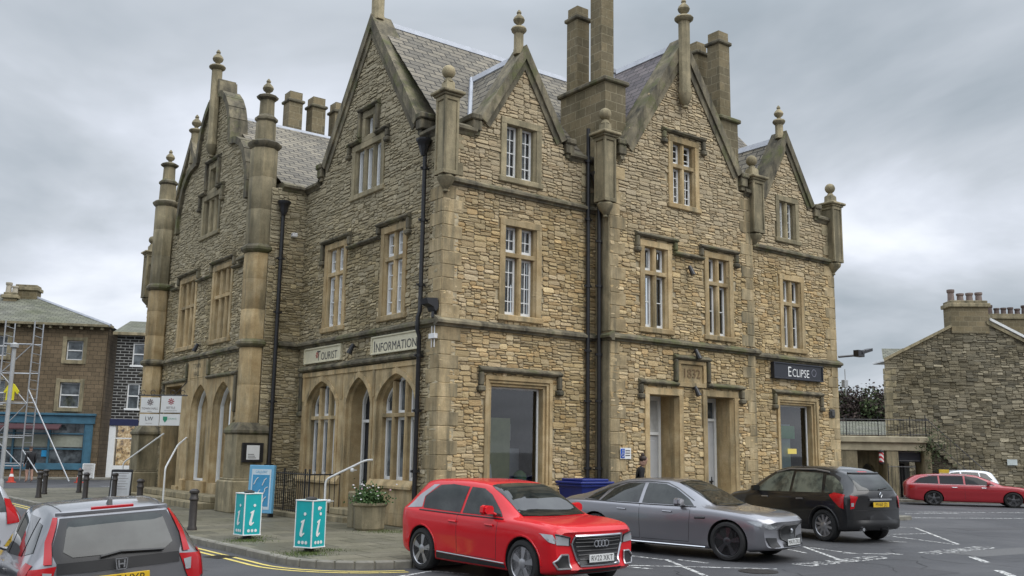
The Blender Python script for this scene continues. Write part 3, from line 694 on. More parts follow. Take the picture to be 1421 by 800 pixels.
small('display_screen', lambda m: m.cbox(FRM, 24.5, 25.5, 1.2, 2.9, -.5, -.54), plain('blue_screen', (.22, .32, .36)), 'pale blue-grey panel behind the right shop window', 'panel')
small('window_poster', lambda m: m.cbox(FRM, 24.95, 25.65, 2.45, 2.85, -.44, -.46), plain('green_poster', (.05, .30, .12)), 'small green poster hanging in the right shop window', 'poster')
k_ = M_('yellow_lightbox'); k_.b.inputs['Base Color'].default_value = (.6, .45, .02, 1); k_.b.inputs['Emission Color'].default_value = (1, .75, .1, 1); k_.b.inputs['Emission Strength'].default_value = .5
small('letter_plate_sign', lambda m: m.cbox(FRM, 25.2, 25.62, 1.98, 2.14, -.36, -.39), k_.m, 'small glowing yellow sign inside the right shop window', 'sign')
# ---- doors in the bay
def doorway(u0, u1, v1, parent, lab, glazed):
    s = MB(); j = .17; D = -.72
    s.cbox(FBAY, u0, u0+j, .12, v1-.18, .035, D-.1); s.cbox(FBAY, u1-j, u1, .12, v1-.18, .035, D-.1); s.cbox(FBAY, u0, u1, v1-.18, v1, .035, D-.1)
    for a, b in ((u0+j, 1), (u1-j, -1)): s.prism(lambda x, d, v: FBAY(x, v, d), [(a, 0), (a+b*.07, -.1), (a+b*.07, D), (a, D)], .12, v1-.18)
    s.cbox(FBAY, u0+j, u1-j, .1, .16, .1, D-.1, 0)
    dw = s.build('doorway', MAT['ash'], parent)
    a, b, t = u0+j+.07, u1-j-.07, .09
    m = MB(); m.cbox(FBAY, a, a+t, .16, v1-.18, D+.12, D); m.cbox(FBAY, b-t, b, .16, v1-.18, D+.12, D); m.cbox(FBAY, a+t, b-t, v1-.3, v1-.18, D+.12, D)
    m.cbox(FBAY, a+t, b-t, 2.42 if glazed else 2.86, 2.5 if glazed else 2.94, D+.12, D)
    zt = 2.42 if glazed else 2.86
    m.build('door_frame', MAT['white'], dw)
    p = MB(); p.cbox(FBAY, a+t, b-t, .18, zt, D+.07, D, 0)
    for (c0, c1) in ((.3, .95), (1.08, zt-.14)):
        mid = (a+b)/2
        p.cbox(FBAY, a+t+.08, mid-.05, c0, c1, D+.085, D+.06, 0, .012); p.cbox(FBAY, mid+.05, b-t-.08, c0, c1, D+.085, D+.06, 0, .012)
    dr = p.build('door', plain('grey_door_paint', (.45, .46, .47), .45, var=.06), dw); dr['label'] = lab
    h = MB(); h.cbox(FBAY, b-t-.22, b-t-.1, 1.15, 1.19, D+.15, D+.08); h.cbox(FBAY, b-t-.14, b-t-.1, 1.05, 1.3, D+.1, D+.07); h.build('handle', MAT['black'], dr)
    g = MB(); g.quad([FBAY(a+t, zt+.08, D+.05), FBAY(b-t, zt+.08, D+.05), FBAY(b-t, v1-.3, D+.05), FBAY(a+t, v1-.3, D+.05)]); g.build('fanlight', MAT['curtain'] if glazed else MAT['glass'], dw)
doorway(*H2[3][:2], H2[3][3], TH, 'pale grey panelled door left of the date stone', True); doorway(*H2[4][:2], H2[4][3], TH, 'pale grey door with black handle right of the date stone', False)
ds = MB(); ds.cbox(FBAY, 19.27, 20.42, 3.74, 3.86, .05, -.1); ds.cbox(FBAY, 19.27, 20.42, 4.36, 4.46, .05, -.1); ds.cbox(FBAY, 19.27, 19.4, 3.86, 4.36, .05, -.1); ds.cbox(FBAY, 20.3, 20.42, 3.86, 4.36, .05, -.1); ds.cbox(FBAY, 19.4, 20.3, 3.86, 4.36, -.0, -.1)
ds = ds.build('date_stone', MAT['ash'], TH)
text_mb('1832', .36, FBAY, 19.85, 4.11, .02).build('date_numerals', plain('carved_shadow', (.16, .10, .045)), ds)
# ---- arcade on the left face
ar = MB(); doors = (22.62, .66); wL = (24.82, .93); wR = (20.68, .93); SP, RI = 3.12, .66
outer = rect(A0, A1, .12, AV)
hls = []
for (uc, hw), b in ((wL, 1.12), (wR, 1.12)): hls.append([(uc-hw, b), (uc-hw, SP)]+arch_pts(uc, hw, SP, RI)[1:-1]+[(uc+hw, SP), (uc+hw, b)])
hls.append([(doors[0]-doors[1], .16), (doors[0]-doors[1], SP)]+arch_pts(doors[0], doors[1], SP, RI)[1:-1]+[(doors[0]+doors[1], SP), (doors[0]+doors[1], .16)])
ar.sheet(FL, outer, hls, .04, 0, -.02, rim=True)
for h in hls:
    dp = -.5 if h is hls[2] else -.36
    uc = sum(p[0] for p in h)/len(h)
    vc = 2.2; n = len(h)
    ins = [(uc+(p[0]-uc)*.93, p[1] if p[1] < SP else SP+(p[1]-SP)*.93) for p in h]
    for i in range(n):
        a, b, c, e = h[i], h[(i+1) % n], ins[(i+1) % n], ins[i]
        ar.quad([FL(*a, -.02), FL(*b, -.02), FL(*c, -.08), FL(*e, -.08)]); ar.quad([FL(*e, -.08), FL(*c, -.08), FL(*c, dp), FL(*e, dp)])
# raised arch rings, pilasters, spandrel frames
def ring(m, fr, uc, hw, sp, ri, w, d0, d1):
    a = arch_pts(uc, hw, sp, ri, 9); b = arch_pts(uc, hw+w, sp, ri+w*1.15, 9)
    for i in range(len(a)-1):
        m.prism(fr, [a[i], a[i+1], b[i+1], b[i]], d1, d0)
for uc, hw in (wL, wR, doors):
    ring(ar, FL, uc, hw+.004, SP, RI+.004, .13, .075, .0)
    for sg in (-1, 1): ar.cbox(FL, uc+sg*(hw+.004), uc+sg*(hw+.13), 1.2 if hw > .8 else .3, SP, .07, -.015)
for u in (A0+.07, 21.84, 23.62, A1-.07): ar.cbox(FL, u-.07, u+.07, SP+.12, AV-.13, .06, -.02)
ar.cbox(FL, A0, A1, AV-.13, AV, .075, -.02)
for (a, b) in ((A0, 21.84), (23.5, A1)):
    ar.profile(FL, [(-.05, 1.0), (.16, 1.0), (.16, 1.06), (.06, 1.2), (-.05, 1.2)], a, b); ar.cbox(FL, a, b, .12, 1.0, .09, -.05, 0, .02)
for k_i in range(3): ar.cbox(FL, A0+.0, 21.8, .42+.28*k_i-.006, .42+.28*k_i+.006, .094, .08, 0, 0)
arc = ar.build('arcade', MAT['ash'], TH)
def archwin(fr, uc, hw, b, sp, ri, parent, nl=3, tr=2.77, dep=.24, glass='glass', stone='ash', mw=.11):
    hw *= .93; ri *= .93
    s = MB(); f = MB(); g = MB(); lw = (2*hw-mw*(nl-1))/nl
    if tr: s.cbox(fr, uc-hw, uc+hw, tr-.05, tr+.05, -.06, -dep-.04)
    for i in range(nl):
        a = uc-hw+i*(lw+mw); e = a+lw
        if i:
            x0, x1 = a-mw, a; zt = min(arch_z(x0, uc, hw, sp, ri), arch_z(x1, uc, hw, sp, ri))-.01
            s.prism(lambda x, d, v: fr(x, v, d), [(x0, -dep), (x0, -.09), (x0+.03, -.05), (x1-.03, -.05), (x1, -.09), (x1, -dep)], b, zt)
        segs = ([(b, tr-.05, False), (tr+.05, None, True)] if tr else [(b, None, True)])
        for (z0, z1, top) in segs:
            d0, d1 = -dep+.05, -dep-.02; t = .07
            if not top:
                f.cbox(fr, a, a+t, z0, z1, d0, d1, 0, 0); f.cbox(fr, e-t, e, z0, z1, d0, d1, 0, 0); f.cbox(fr, a+t, e-t, z1-t, z1, d0, d1, 0, 0); f.cbox(fr, a+t, e-t, z0, z0+t*2, d0, d1, 0, 0)
                g.quad([fr(a, z0, -dep), fr(e, z0, -dep), fr(e, z1, -dep), fr(a, z1, -dep)])
            else:
                n = 6; xs = [a+(e-a)*k/n for k in range(n+1)]
                ou = [(x, arch_z(x, uc, hw, sp, ri)-.005) for x in xs]
                f.cbox(fr, a, a+t, z0, ou[0][1], d0, d1, 0, 0); f.cbox(fr, e-t, e, z0, ou[-1][1], d0, d1, 0, 0); f.cbox(fr, a+t, e-t, z0, z0+t, d0, d1, 0, 0)
                for k in range(n): f.prism(fr, [ou[k], ou[k+1], (ou[k+1][0], ou[k+1][1]-t*1.2), (ou[k][0], ou[k][1]-t*1.2)], d0, d1)
                g.prism(fr, [(a, z0), (e, z0)]+ou[::-1], -dep, -dep-.01)
    w = s.build('window', MAT[stone], parent) if s.v else None
    if w is None:
        w = f.build('window', MAT['white'], parent)
    else: f.build('sash', MAT['white'], w)
    g.build('pane', MAT[glass], w); return w
archwin(FL, *wL, 1.13, SP, RI, TH); archwin(FL, *wR, 1.13, SP, RI, TH)
dm = MB(); D = -.48; uc, hw = doors; hw *= .93
dm.cbox(FL, uc-hw, uc-hw+.08, .2, SP, D+.08, D); dm.cbox(FL, uc+hw-.08, uc+hw, .2, SP, D+.08, D); dm.cbox(FL, uc-hw+.08, uc+hw-.08, 2.62, 2.7, D+.08, D)
ri_ = [p for p in arch_pts(uc, hw, SP, RI*.93, 6)]; 
for i in range(len(ri_)-1):
    a, b = ri_[i], ri_[i+1]; k1 = lambda p: (uc+(p[0]-uc)*.86, SP+(p[1]-SP)*.86)
    dm.prism(FL, [a, b, k1(b), k1(a)], D, D+.08)
dfr = dm.build('door_frame', MAT['white'], TH)
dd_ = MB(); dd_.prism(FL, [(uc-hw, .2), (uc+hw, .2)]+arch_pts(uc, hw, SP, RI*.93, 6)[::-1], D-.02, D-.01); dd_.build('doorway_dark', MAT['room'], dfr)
dl = MB(); Pd = lambda a, b, c: FL(uc+hw-.1-c, b, D-a-.02)
dl.cbox(Pd, 0, .95, .22, 2.6, 0, .05); dl.cbox(Pd, .1, .85, .35, 1.1, .05, .07); dl.cbox(Pd, .1, .85, 1.25, 2.45, .05, .07); dl.build('door', MAT['white'], dfr)
# ---- quoins
quoins([(FRM, XM, 1), (FL, YM, 1)], TH, .5, 4.8); quoins([(FRM, XM, 1), (FL, YM, 1)], TH, 5.0, 8.2); quoins([(FRM, XM, 1), (FL, YM, 1)], TH, 8.5, 9.5, 'ashd')
quoins([(FBAY, 16.81, 1)], TH, .12, 4.8); quoins([(FBAY, 16.81, 1)], TH, 5.05, 9.5)
rb = MB(); rb.cbox(FBR, YBAY+.005, YM-.03, .12, 4.8, .03, -.05); rb.cbox(FBR, YBAY+.005, YM-.03, 5.05, 8.2, .03, -.05); rb.cbox(FBR, YBAY+.005, YM-.03, 8.5, 9.5, .03, -.05); rb.build('bay_return', MAT['ashd'], TH)
quoins([(FBAY, 22.58, -1)], TH, .12, 4.8); quoins([(FBAY, 22.58, -1)], TH, 5.05, 9.5)
quoins([(FRM, 27.42, -1)], TH, .12, 4.8); quoins([(FRM, 27.42, -1)], TH, 5.0, 8.15); quoins([(FRM, 27.42, -1)], TH, 8.5, 9.5, 'ashd')
q = MB(); 
for z in (8.5, 8.95, 9.3):
    q.cbox(FRM, 16.3, 16.8, z, z+.3, -.05, .03)
q.build('quoins', MAT['ashd'], TH)
pl = MB(); pl.profile(FRM, [(-.05, .12), (.08, .12), (.08, .5), (.03, .56), (-.05, .56)], XM-.08, 16.81, 0, 1.2); pl.build('plinth', MAT['ashd'], TH)
# ---- pinnacles
pinnacle((XM+.02, YM-.05), 8.42, 10.36, .42, TH); pinnacle((16.68, YBAY+.03), 8.45, 10.22, .42, TH); pinnacle((22.72, YBAY+.05), 8.5, 10.12, .5, TH); pinnacle((27.38, YM-.02), 8.28, 10.18, .5, TH)
# ---- stacks
def flue(cx, cy, z0, z1, w, d, parent):
    m = MB(); zc = z1-.42
    def ub(x0, x1, y0, y1, a, b):
        P = [(x0, y0), (x1, y0), (x1, y1), (x0, y1)]
        for i in range(4):
            p, q_ = P[i], P[(i+1) % 4]; l = math.hypot(p[0]-q_[0], p[1]-q_[1]); o = i*.37
            m.add([(*p, a), (*q_, a), (*q_, b), (*p, b)], [(0, 1, 2, 3)], 0, (.5, .5), [(o, a), (o+l, a), (o+l, b), (o, b)])
        m.add([(x, y, b) for x, y in P], [(0, 1, 2, 3)], 0, (.5, .5), [(0, 0), (.3, 0), (.3, .2), (0, .2)])
    ub(cx-w/2, cx+w/2, cy-d/2, cy+d/2, z0, zc)
    ub(cx-w/2+.02, cx+w/2-.02, cy-d/2+.02, cy+d/2-.02, zc+.12, z1)
    m.box(cx-w/2-.07, cx+w/2+.07, cy-d/2-.07, cy+d/2+.07, zc, zc+.12, 1, .03); m.box(cx-w/2-.02, cx+w/2+.02, cy-d/2-.02, cy+d/2+.02, z0, z0+.1, 1, .01)
    return m.build('chimney_flue', [MAT['stack'], MAT['ashb']], parent)
def stackbase(x0, x1, y0, y1, z0, z1, parent):
    m = MB(); P = [(x0, y0), (x1, y0), (x1, y1), (x0, y1)]
    for i in range(4):
        p, q_ = P[i], P[(i+1) % 4]; l = math.hypot(p[0]-q_[0], p[1]-q_[1]); o = i*.9
        m.add([(*p, z0), (*q_, z0), (*q_, z1), (*p, z1)], [(0, 1, 2, 3)], 0, (.5, .5), [(o, z0), (o+l, z0), (o+l, z1), (o, z1)])
    m.box(x0-.09, x1+.09, y0-.09, y1+.09, z1, z1+.13, 1, .03)
    return m.build('chimney', [MAT['stack'], MAT['ashb']], parent)
c1 = stackbase(16.9, 17.66, 18.55, 20.45, 9.0, 11.98, TH)
flue(17.28, 19.1, 12.1, 15.2, .46, .46, c1); flue(17.28, 20.14, 12.1, 14.75, .46, .46, c1)
c2 = stackbase(21.7, 22.46, 18.62, 20.5, 9.0, 11.98, TH)
flue(22.08, 19.0, 12.1, 14.95, .48, .48, c2); flue(22.08, 19.9, 12.1, 14.9, .48, .48, c2)
c3 = stackbase(13.5, 16.3, 32.4, 33.2, 11.5, 12.7, TH)
for x in (13.98, 14.92, 15.86): flue(x, 32.75, 12.8, 15.12, .54, .54, c3)
# ---- roofs
def roofq(pts, mat, parent, name='roof', uvs=None):
    m = MB(); p = [Vector(x) for x in pts]; ud = (p[1]-p[0]).normalized(); nn = (p[1]-p[0]).cross(p[2]-p[0]).normalized(); vd = nn.cross(ud)
    m.quad(p, 0, (.5, .5), [((x-p[0]).dot(ud), (x-p[0]).dot(vd)) for x in p]); return m.build(name, MAT[mat], parent)
RZ = 13.86
roofq([(12.1, 19.1, 9.7), (27.4, 19.1, 9.7), (27.2, LC, RZ), (12.1, LC, RZ)], 'slate', TH); roofq([(27.4, 26.4, 9.7), (12.1, 26.4, 9.7), (12.1, LC, RZ), (27.2, LC, RZ)], 'slate', TH)
roofq([(17.3, 18.5, 10.15), (BC, 18.5, 13.78), (BC, LC, 13.78), (17.3, LC, 10.15)], 'slate_p', TH) if False else None
def gable_roof_y(uc, hw, z0, z1, y0, y1, mat):
    roofq([(uc-hw, y1, z0), (uc-hw, y0, z0), (uc, y0, z1), (uc, y1, z1)], mat, TH); roofq([(uc+hw, y0, z0), (uc+hw, y1, z0), (uc, y1, z1), (uc, y0, z1)], mat, TH)
gable_roof_y(BC, 2.5, 9.95, 13.78, 18.4, LC, 'slate_p'); gable_roof_y(GC, 1.4, 9.9, 12.2, 18.9, 21.6, 'slate'); gable_roof_y(WC, 1.4, 9.9, 12.2, 18.9, 21.6, 'slate')
WZ = 13.42; WCY = 31.9
roofq([(XW+.3, 26.5, 9.7), (27, 26.5, 9.7), (27, WCY, WZ), (XW+.3, WCY, WZ)], 'slate', TH); roofq([(27, 37.3, 9.7), (XW+.3, 37.3, 9.7), (XW+.3, WCY, WZ), (27, WCY, WZ)], 'slate', TH)
def leadx(x0, x1, y, z): ld = MB(); ld.prism(lambda a, b, c: Vector((c, a, b)), [(y-.16, z-.16), (y-.05, z+.03), (y+.05, z+.03), (y+.16, z-.16), (y+.13, z-.19), (y, z-.02), (y-.13, z-.19)], x0, x1); ld.build('ridge_lead', MAT['lead'], TH)
def leady(y0, y1, x, z): ld = MB(); ld.prism(lambda a, b, c: Vector((a, c, b)), [(x-.15, z-.18), (x-.05, z+.03), (x+.05, z+.03), (x+.15, z-.18), (x+.12, z-.21), (x, z-.02), (x-.12, z-.21)], y0, y1); ld.build('ridge_lead', MAT['lead'], TH)
leadx(12.4, 27.2, LC, RZ); leady(18.7, LC, BC, 13.78); leady(19.3, 21.4, GC, 12.2); leady(19.3, 21.4, WC, 12.2); leadx(XW+.5, 22, WCY, WZ)
vy = lambda z: 19.1+(z-9.7)/(RZ-9.7)*(LC-19.1)
for uc, hw, z0, z1 in ((GC, 1.4, 9.9, 12.2), (WC, 1.4, 9.9, 12.2)):
    for sg in (-1, 1):
        a = Vector((uc+sg*hw, vy(z0)-.03, z0+.04)); b = Vector((uc, vy(z1)-.03, z1+.02)); ld = MB(); ld.tube([a, b], .07, 6); ld.build('valley_lead', MAT['lead'], TH)
vt = MB(); p = Vector((BC-.9, 20.3, 12.5)); vt.tube([p, p+Vector((0, 0, .75))], .07, 10); vt.lathe(p+Vector((0, 0, .72)), [(.11, 0), (.11, .12), (.03, .16)], 10); vt.lathe(p+Vector((0, 0, -.15)), [(.28, 0), (.12, .3), (.1, .34)], 8); vt.build('vent_pipe', MAT['lead'], TH)
# ---- downpipes
def downpipe(pts, r, hopper, parent, collars):
    m = MB(); m.tube(pts, r, 10)
    for c in collars: m.lathe(c, [(r*1.4, 0), (r*1.4, .07)], 10); m.box(c[0]-r*2.2, c[0]+r*2.2, c[1]-.02, c[1]+.02, c[2]+.01, c[2]+.06, 0, 0)
    if hopper: m.lathe(hopper, [(r*1.2, 0), (r*1.9, .12), (.13, .22), (.17, .32), (.2, .36), (.2, .42), (.17, .42)], 8, 0, .5)
    return m.build('downpipe', MAT['black'], parent, 40)
downpipe([(16.46, 18.74, .15), (16.46, 18.74, 10.55)], .055, None, TH, [(16.46, 18.74, z) for z in (1.5, 3.2, 4.5, 6.2, 8.0, 9.6)])
downpipe([(16.68, 18.55, .15), (16.68, 18.55, 8.95)], .055, (16.64, 18.58, 8.9), TH, [(16.68, 18.55, z) for z in (1.5, 3.2, 4.4, 6.2, 7.4)])
downpipe([(XM-.13, 19.53, .15), (XM-.13, 19.53, 4.6), (XM-.19, 19.53, 4.75), (XM-.19, 19.53, 5.05), (XM-.13, 19.53, 5.2), (XM-.13, 19.53, 9.1)], .055, (XM-.17, 19.53, 9.05), TH, [(XM-.13, 19.53, z) for z in (1.4, 2.8, 4.1, 5.8, 7.4, 8.7)])
downpipe([(11.16, YI-.15, .15), (11.16, YI-.15, 8.8)], .06, (11.16, YI-.18, 8.75), TH, [(11.16, YI-.15, z) for z in (1.4, 3.2, 5.8, 7.4)])
downpipe([(11.6, 37.8, .15), (11.6, 37.8, 8.2)], .07, (11.6, 37.8, 8.2), TH, [(11.6, 37.8, z) for z in (1.4, 3.2, 5.8, 7.4)])
# ---- projecting front wing
dg = [(0, 14.45), (.24, 14.45), (.3, 14.0), (.62, 13.9), (.98, 13.6), (1.28, 13.2), (1.46, 12.75), (1.54, 12.3), (1.62, 11.95), (2.2, 11.85), (2.6, 11.65), (2.95, 11.3), (3.2, 10.8), (3.34, 10.2), (3.36, 9.65)]
half = [(WCY+a, b) for a, b in dg]; halfl = [(WCY-a, b) for a, b in dg]
o5 = [(26.9, .12), (36.7, .12), (36.7, 9.6)]+half[::-1]+halfl[1:]+[(26.9, 9.6)]
AP = [(29.55, .8), (31.62, .8)]; wsp, wri = 3.2, .74
H5 = [(29.35, 31.2, 5.2, 7.8), (32.7, 34.55, 5.2, 7.8), (30.95, 32.75, 8.95, 10.5), (31.4, 32.3, 10.5, 11.55)]
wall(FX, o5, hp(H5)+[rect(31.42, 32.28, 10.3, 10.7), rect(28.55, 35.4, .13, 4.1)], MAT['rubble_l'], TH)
window(FX, *H5[0], TH, 3, 6.75, mw=.16, stone='ash'); window(FX, *H5[1], TH, 3, 6.75, mw=.16, stone='ash'); window(FX, *H5[2], TH, 3, None, stone='ashd', mw=.15); window(FX, *H5[3], TH, 1, None, stone='ashd', sill=False)
hood(FX, [(28.7, 7.55), (29.25, 7.55), (29.25, 7.95), (31.3, 7.95), (31.3, 7.55), (32.6, 7.55), (32.6, 7.95), (34.65, 7.95), (34.65, 7.55), (35.3, 7.55)], TH)
hood(FX, [(30.75, 10.1), (30.75, 10.62), (31.25, 10.62), (31.25, 11.7), (32.45, 11.7), (32.45, 10.62), (32.95, 10.62), (32.95, 10.1)], TH)
hood(FX, [(28.45, 2.9), (28.45, 4.15), (30.95, 4.15), (30.95, 4.78)], TH, stops=False); hood(FX, [(33.0, 4.78), (33.0, 4.15), (35.45, 4.15), (35.45, 2.9)], TH, stops=False)
cm = MB()
for hh in (half, halfl):
    for i in range(len(hh)-1):
        a, b = hh[i], hh[i+1]; dx, dy = b[0]-a[0], b[1]-a[1]; l = math.hypot(dx, dy)
        if l < .05: continue
        nx, ny = -dy/l, dx/l
        if nx*(a[0]-WCY)+ny*.5 < 0 and i > 0: nx, ny = -nx, -ny
        if i == 0: nx, ny = 0, 1
        k = .12; e = .02
        cm.prism(FX, [(a[0]-nx*.1, a[1]-ny*.1), (b[0]-nx*.1, b[1]-ny*.1), (b[0]+nx*k, b[1]+ny*k), (a[0]+nx*k, a[1]+ny*k)], .12+.003*(i % 2), -.5)
cm.build('coping', MAT['ashb'], TH)
gable_finial(FX, WCY, 12.2, 14.95, .36, TH, True, .95, .12)
date5 = MB(); date5.cbox(FX, 31.1, 32.95, 4.1, 4.78, .04, -.1); date5.cbox(FX, 31.35, 32.7, 4.16, 4.72, .055, .0, 0, .02); date5 = date5.build('date_stone', MAT['ash'], TH)
FXt = lambda a, b, c: FX(64.05-a, b, c)
text_mb('TOWN', .24, FXt, 32.02, 4.56, .06).build('inscription', MAT['ashb'], date5); text_mb('HALL', .24, FXt, 32.02, 4.3, .06).build('inscription', MAT['ashb'], date5)
a5 = MB(); hl5 = [[(uc-hw, .8), (uc-hw, wsp)]+arch_pts(uc, hw, wsp, wri)[1:-1]+[(uc+hw, wsp), (uc+hw, .8)] for uc, hw in AP]
hl5.append([(33.5, .4), (33.5, 4.0), (35.2, 4.0), (35.2, .4)])
a5.sheet(FX, rect(28.55, 35.4, .12, 4.1), hl5, .04, 0, -.02)
for h in hl5[:2]:
    uc = sum(p[0] for p in h)/len(h); n = len(h); ins = [(uc+(p[0]-uc)*.93, p[1] if p[1] < wsp else wsp+(p[1]-wsp)*.93) for p in h]
    for i in range(n):
        a, b, c, e_ = h[i], h[(i+1) % n], ins[(i+1) % n], ins[i]
        a5.quad([FX(*a, -.02), FX(*b, -.02), FX(*c, -.1), FX(*e_, -.1)]); a5.quad([FX(*e_, -.1), FX(*c, -.1), FX(*c, -.42), FX(*e_, -.42)])
h = hl5[2]
for i in range(4): a5.quad([FX(*h[i], -.02), FX(*h[(i+1) % 4], -.02), FX(*h[(i+1) % 4], -1.2), FX(*h[i], -1.2)])
for u in (28.6, 30.58, 32.55): a5.cbox(FX, u-.1, u+.22, .12, .85, .16, -.05, 0, .03)
a5.cbox(FX, 33.0, 33.5, .12, .6, .16, -.05)
a5.build('arcade', MAT['ash'], TH)
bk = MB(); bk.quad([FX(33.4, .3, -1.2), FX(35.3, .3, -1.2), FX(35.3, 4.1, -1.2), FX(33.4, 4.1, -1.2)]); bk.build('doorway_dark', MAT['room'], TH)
for uc, hw in AP: archwin(FX, uc, hw*1.0, .82, wsp, wri, TH, 1, None, .24, 'clear'); rm_ = MB(); rm_.quad([FX(uc-hw, .8, -.5), FX(uc+hw, .8, -.5), FX(uc+hw, 4.0, -.5), FX(uc-hw, 4.0, -.5)]); rm_.build('dim_room', plain('warm_dim_room', (.12, .09, .05), .9, var=.5, scale=2), TH)
bulb = M_('warm_lamp'); bulb.b.inputs['Emission Color'].default_value = (1, .62, .22, 1); bulb.b.inputs['Emission Strength'].default_value = 5
for i, (yy, zz) in enumerate(((31.35, 2.45), (31.3, 1.7), (29.35, 2.3), (29.2, 1.55), (29.3, 1.25))):
    small('pendant_lamp', lambda m: m.lathe(FX(yy, zz, -.42), [(.02, 0), (.06, .04), (.07, .1), (.02, .16)], 10), bulb.m, 'small warm lamp glowing in the %s tall arched window' % ('left' if i < 2 else 'right'), 'lamp', 'warm lamps in the arched windows')
# steps of the wing
st = MB(); st.box(9.75, 10.7, 28.2, 37.2, .1, .3, 0, .02); st.box(10.15, 10.75, 28.2, 37.2, .3, .48, 0, .02); struct(st.build('steps', MAT['ashd'], None))
# ---- octagonal turrets
def turret(c, parent, base=True):
    x, y = c; m = MB(); q_ = MB(); A = 1/math.cos(math.pi/8)
    def oc(pr, mat=0): m.lathe((x, y, 0), [(r*A, z) for r, z in pr], 8, mat, .5)
    z = 2.62
    if base:
        m.box(x-.62, x+.55, y-.6, y+.6, .1, 1.0, 1, .04); m.box(x-.55, x+.5, y-.53, y+.53, 1.0, 1.06, 1, .04); m.box(x-.48, x+.45, y-.46, y+.46, 1.06, 2.28, 1, .01)
        m.lathe((x, y, 2.28), [(.66, 0), (.74, .05), (.74, .12), (.5, .34)], 4, 2, .5)
    hb = [(2.6, 3.7), (3.7, 4.78), (5.02, 5.9), (5.9, 6.8), (6.8, 7.58)]
    for i, (a, b) in enumerate(hb): rr = .34 if b < 4.9 else .365; oc([(rr-.006, a), (rr, a+.012), (rr, b-.012), (rr-.006, b)])
    oc([(.34, 4.78), (.42, 4.82), (.46, 4.88), (.46, 4.95), (.36, 5.03)], 2); oc([(.36, 7.58), (.43, 7.62), (.47, 7.68), (.47, 7.75), (.37, 7.85)], 2)
    for a, b in ((7.82, 8.9), (8.9, 9.9), (9.9, 10.8)): oc([(.364, a), (.37, a+.012), (.37, b-.012), (.364, b)], 1)
    oc([(.37, 10.8), (.43, 10.86), (.47, 10.93), (.47, 10.98), (.28, 11.08)], 2); oc([(.28, 11.08), (.27, 11.66)], 1); oc([(.26, 11.66), (.32, 11.72), (.32, 11.79), (.21, 11.9)], 2); oc([(.21, 11.9), (.2, 12.36)], 1)
    oc([(.2, 12.36), (.29, 12.42), (.31, 12.48), (.16, 12.56)], 2)
    mm = MB(); onion(m, (x, y), 12.55, .85, 1)
    return m.build('turret', [MAT['ash'], MAT['ashd'], MAT['ashb']], parent, 30)
turret((10.68, 26.98), TH); turret((10.62, 36.2), TH)
# ---- recessed north end
FN = Fr((XM, 0, 0), (0, 1, 0), (-1, 0, 0))
NC = 37.9
o6 = [(36.4, .12), (42.4, .12), (42.4, 9.6), (NC+2.6, 9.6), (NC+2.6, 10.4), (NC, 14.0), (36.4, 12.0)]
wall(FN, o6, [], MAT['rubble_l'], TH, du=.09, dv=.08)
cn = MB(); cn.prism(FN, [(NC-1.2, 12.6), (NC, 14.25), (NC+2.7, 10.5), (NC+2.7, 10.15), (NC, 13.85), (NC-1.1, 12.3)], .1, -.4); cn.build('coping', MAT['ashb'], TH)
gable_finial(FN, NC, 13.2, 14.5, .36, TH, False, 1.0, -.1); parapet([(FN, NC+2.7, 42.3, 9.5)], TH)
pinnacle((XM-.02, 42.35), 8.2, 10.1, .5, TH)
roofq([(20, 41, 9.7), (XM+.2, 41, 9.7), (XM+.2, NC, 13.9), (20, NC, 13.9)], 'slate', TH); roofq([(XM+.2, 34.6, 9.7), (20, 34.6, 9.7), (20, NC, 13.9), (XM+.2, NC, 13.9)], 'slate', TH)
string([(FN, 36.5, 42.5, 4.8)], TH)
# ---- signs and small fixtures on the hall
def signboard(fr, u0, u1, v0, v1, name, label, cat, txts, board, frame, d=.06, flip=None):
    t = empty(name, fr((u0+u1)/2, v0, 0), label, cat)
    m = MB(); m.cbox(fr, u0, u1, v0, v1, d-.03, d, 0, .003); m.build('panel', board, t)
    m = MB(); w = .045
    m.cbox(fr, u0-w, u1+w, v1, v1+w, -.03, d+.03); m.cbox(fr, u0-w, u1+w, v0-w, v0, -.03, d+.03); m.cbox(fr, u0-w, u0, v0, v1, -.03, d+.03); m.cbox(fr, u1, u1+w, v0, v1, -.03, d+.03); m.build('frame', frame, t)
    P = flip or fr
    for f_, s_, sz, s2_, cx, cy, mt, sq in txts: text2_mb(f_, s_, sz, s2_, P, cx, cy, d+.004, squeeze=sq).build('lettering', mt, t)
    return t
MAT['cream'] = plain('cream_board', (.62, .58, .42), .5, var=.08); ink = plain('dark_ink', (.03, .03, .04)); red = plain('crest_red', (.35, .10, .08))
FLt = lambda a, b, c: FL(-a, b, c)
t = signboard(FL, 23.78, 26.02, 4.36, 4.72, 'sign_board', 'cream sign board reading Tourist above the far arched window', 'sign', [('T', 'OURIST', .40, .31, -24.6, 4.52, ink, .95)], MAT['cream'], MAT['cream'], .05, FLt)
ms = MB()
for k in range(6): ms.prism(lambda a, b, c: FLt(-25.22+a*math.cos(k*math.pi/3)-b*math.sin(k*math.pi/3), 4.54+a*math.sin(k*math.pi/3)+b*math.cos(k*math.pi/3), c), [(.02, 0), (.06, .03), (.1, 0), (.06, -.03)], .052, .056)
ms.build('crest', red, t)
signboard(FL, 19.72, 21.98, 4.36, 4.74, 'sign_board', 'cream sign board reading Information above the near arched window', 'sign', [('I', 'NFORMATION', .42, .32, -20.84, 4.52, ink, .97)], MAT['cream'], MAT['cream'], .05, FLt)
dk = plain('black_sign', (.02, .022, .03), .4); wh = MAT['white']
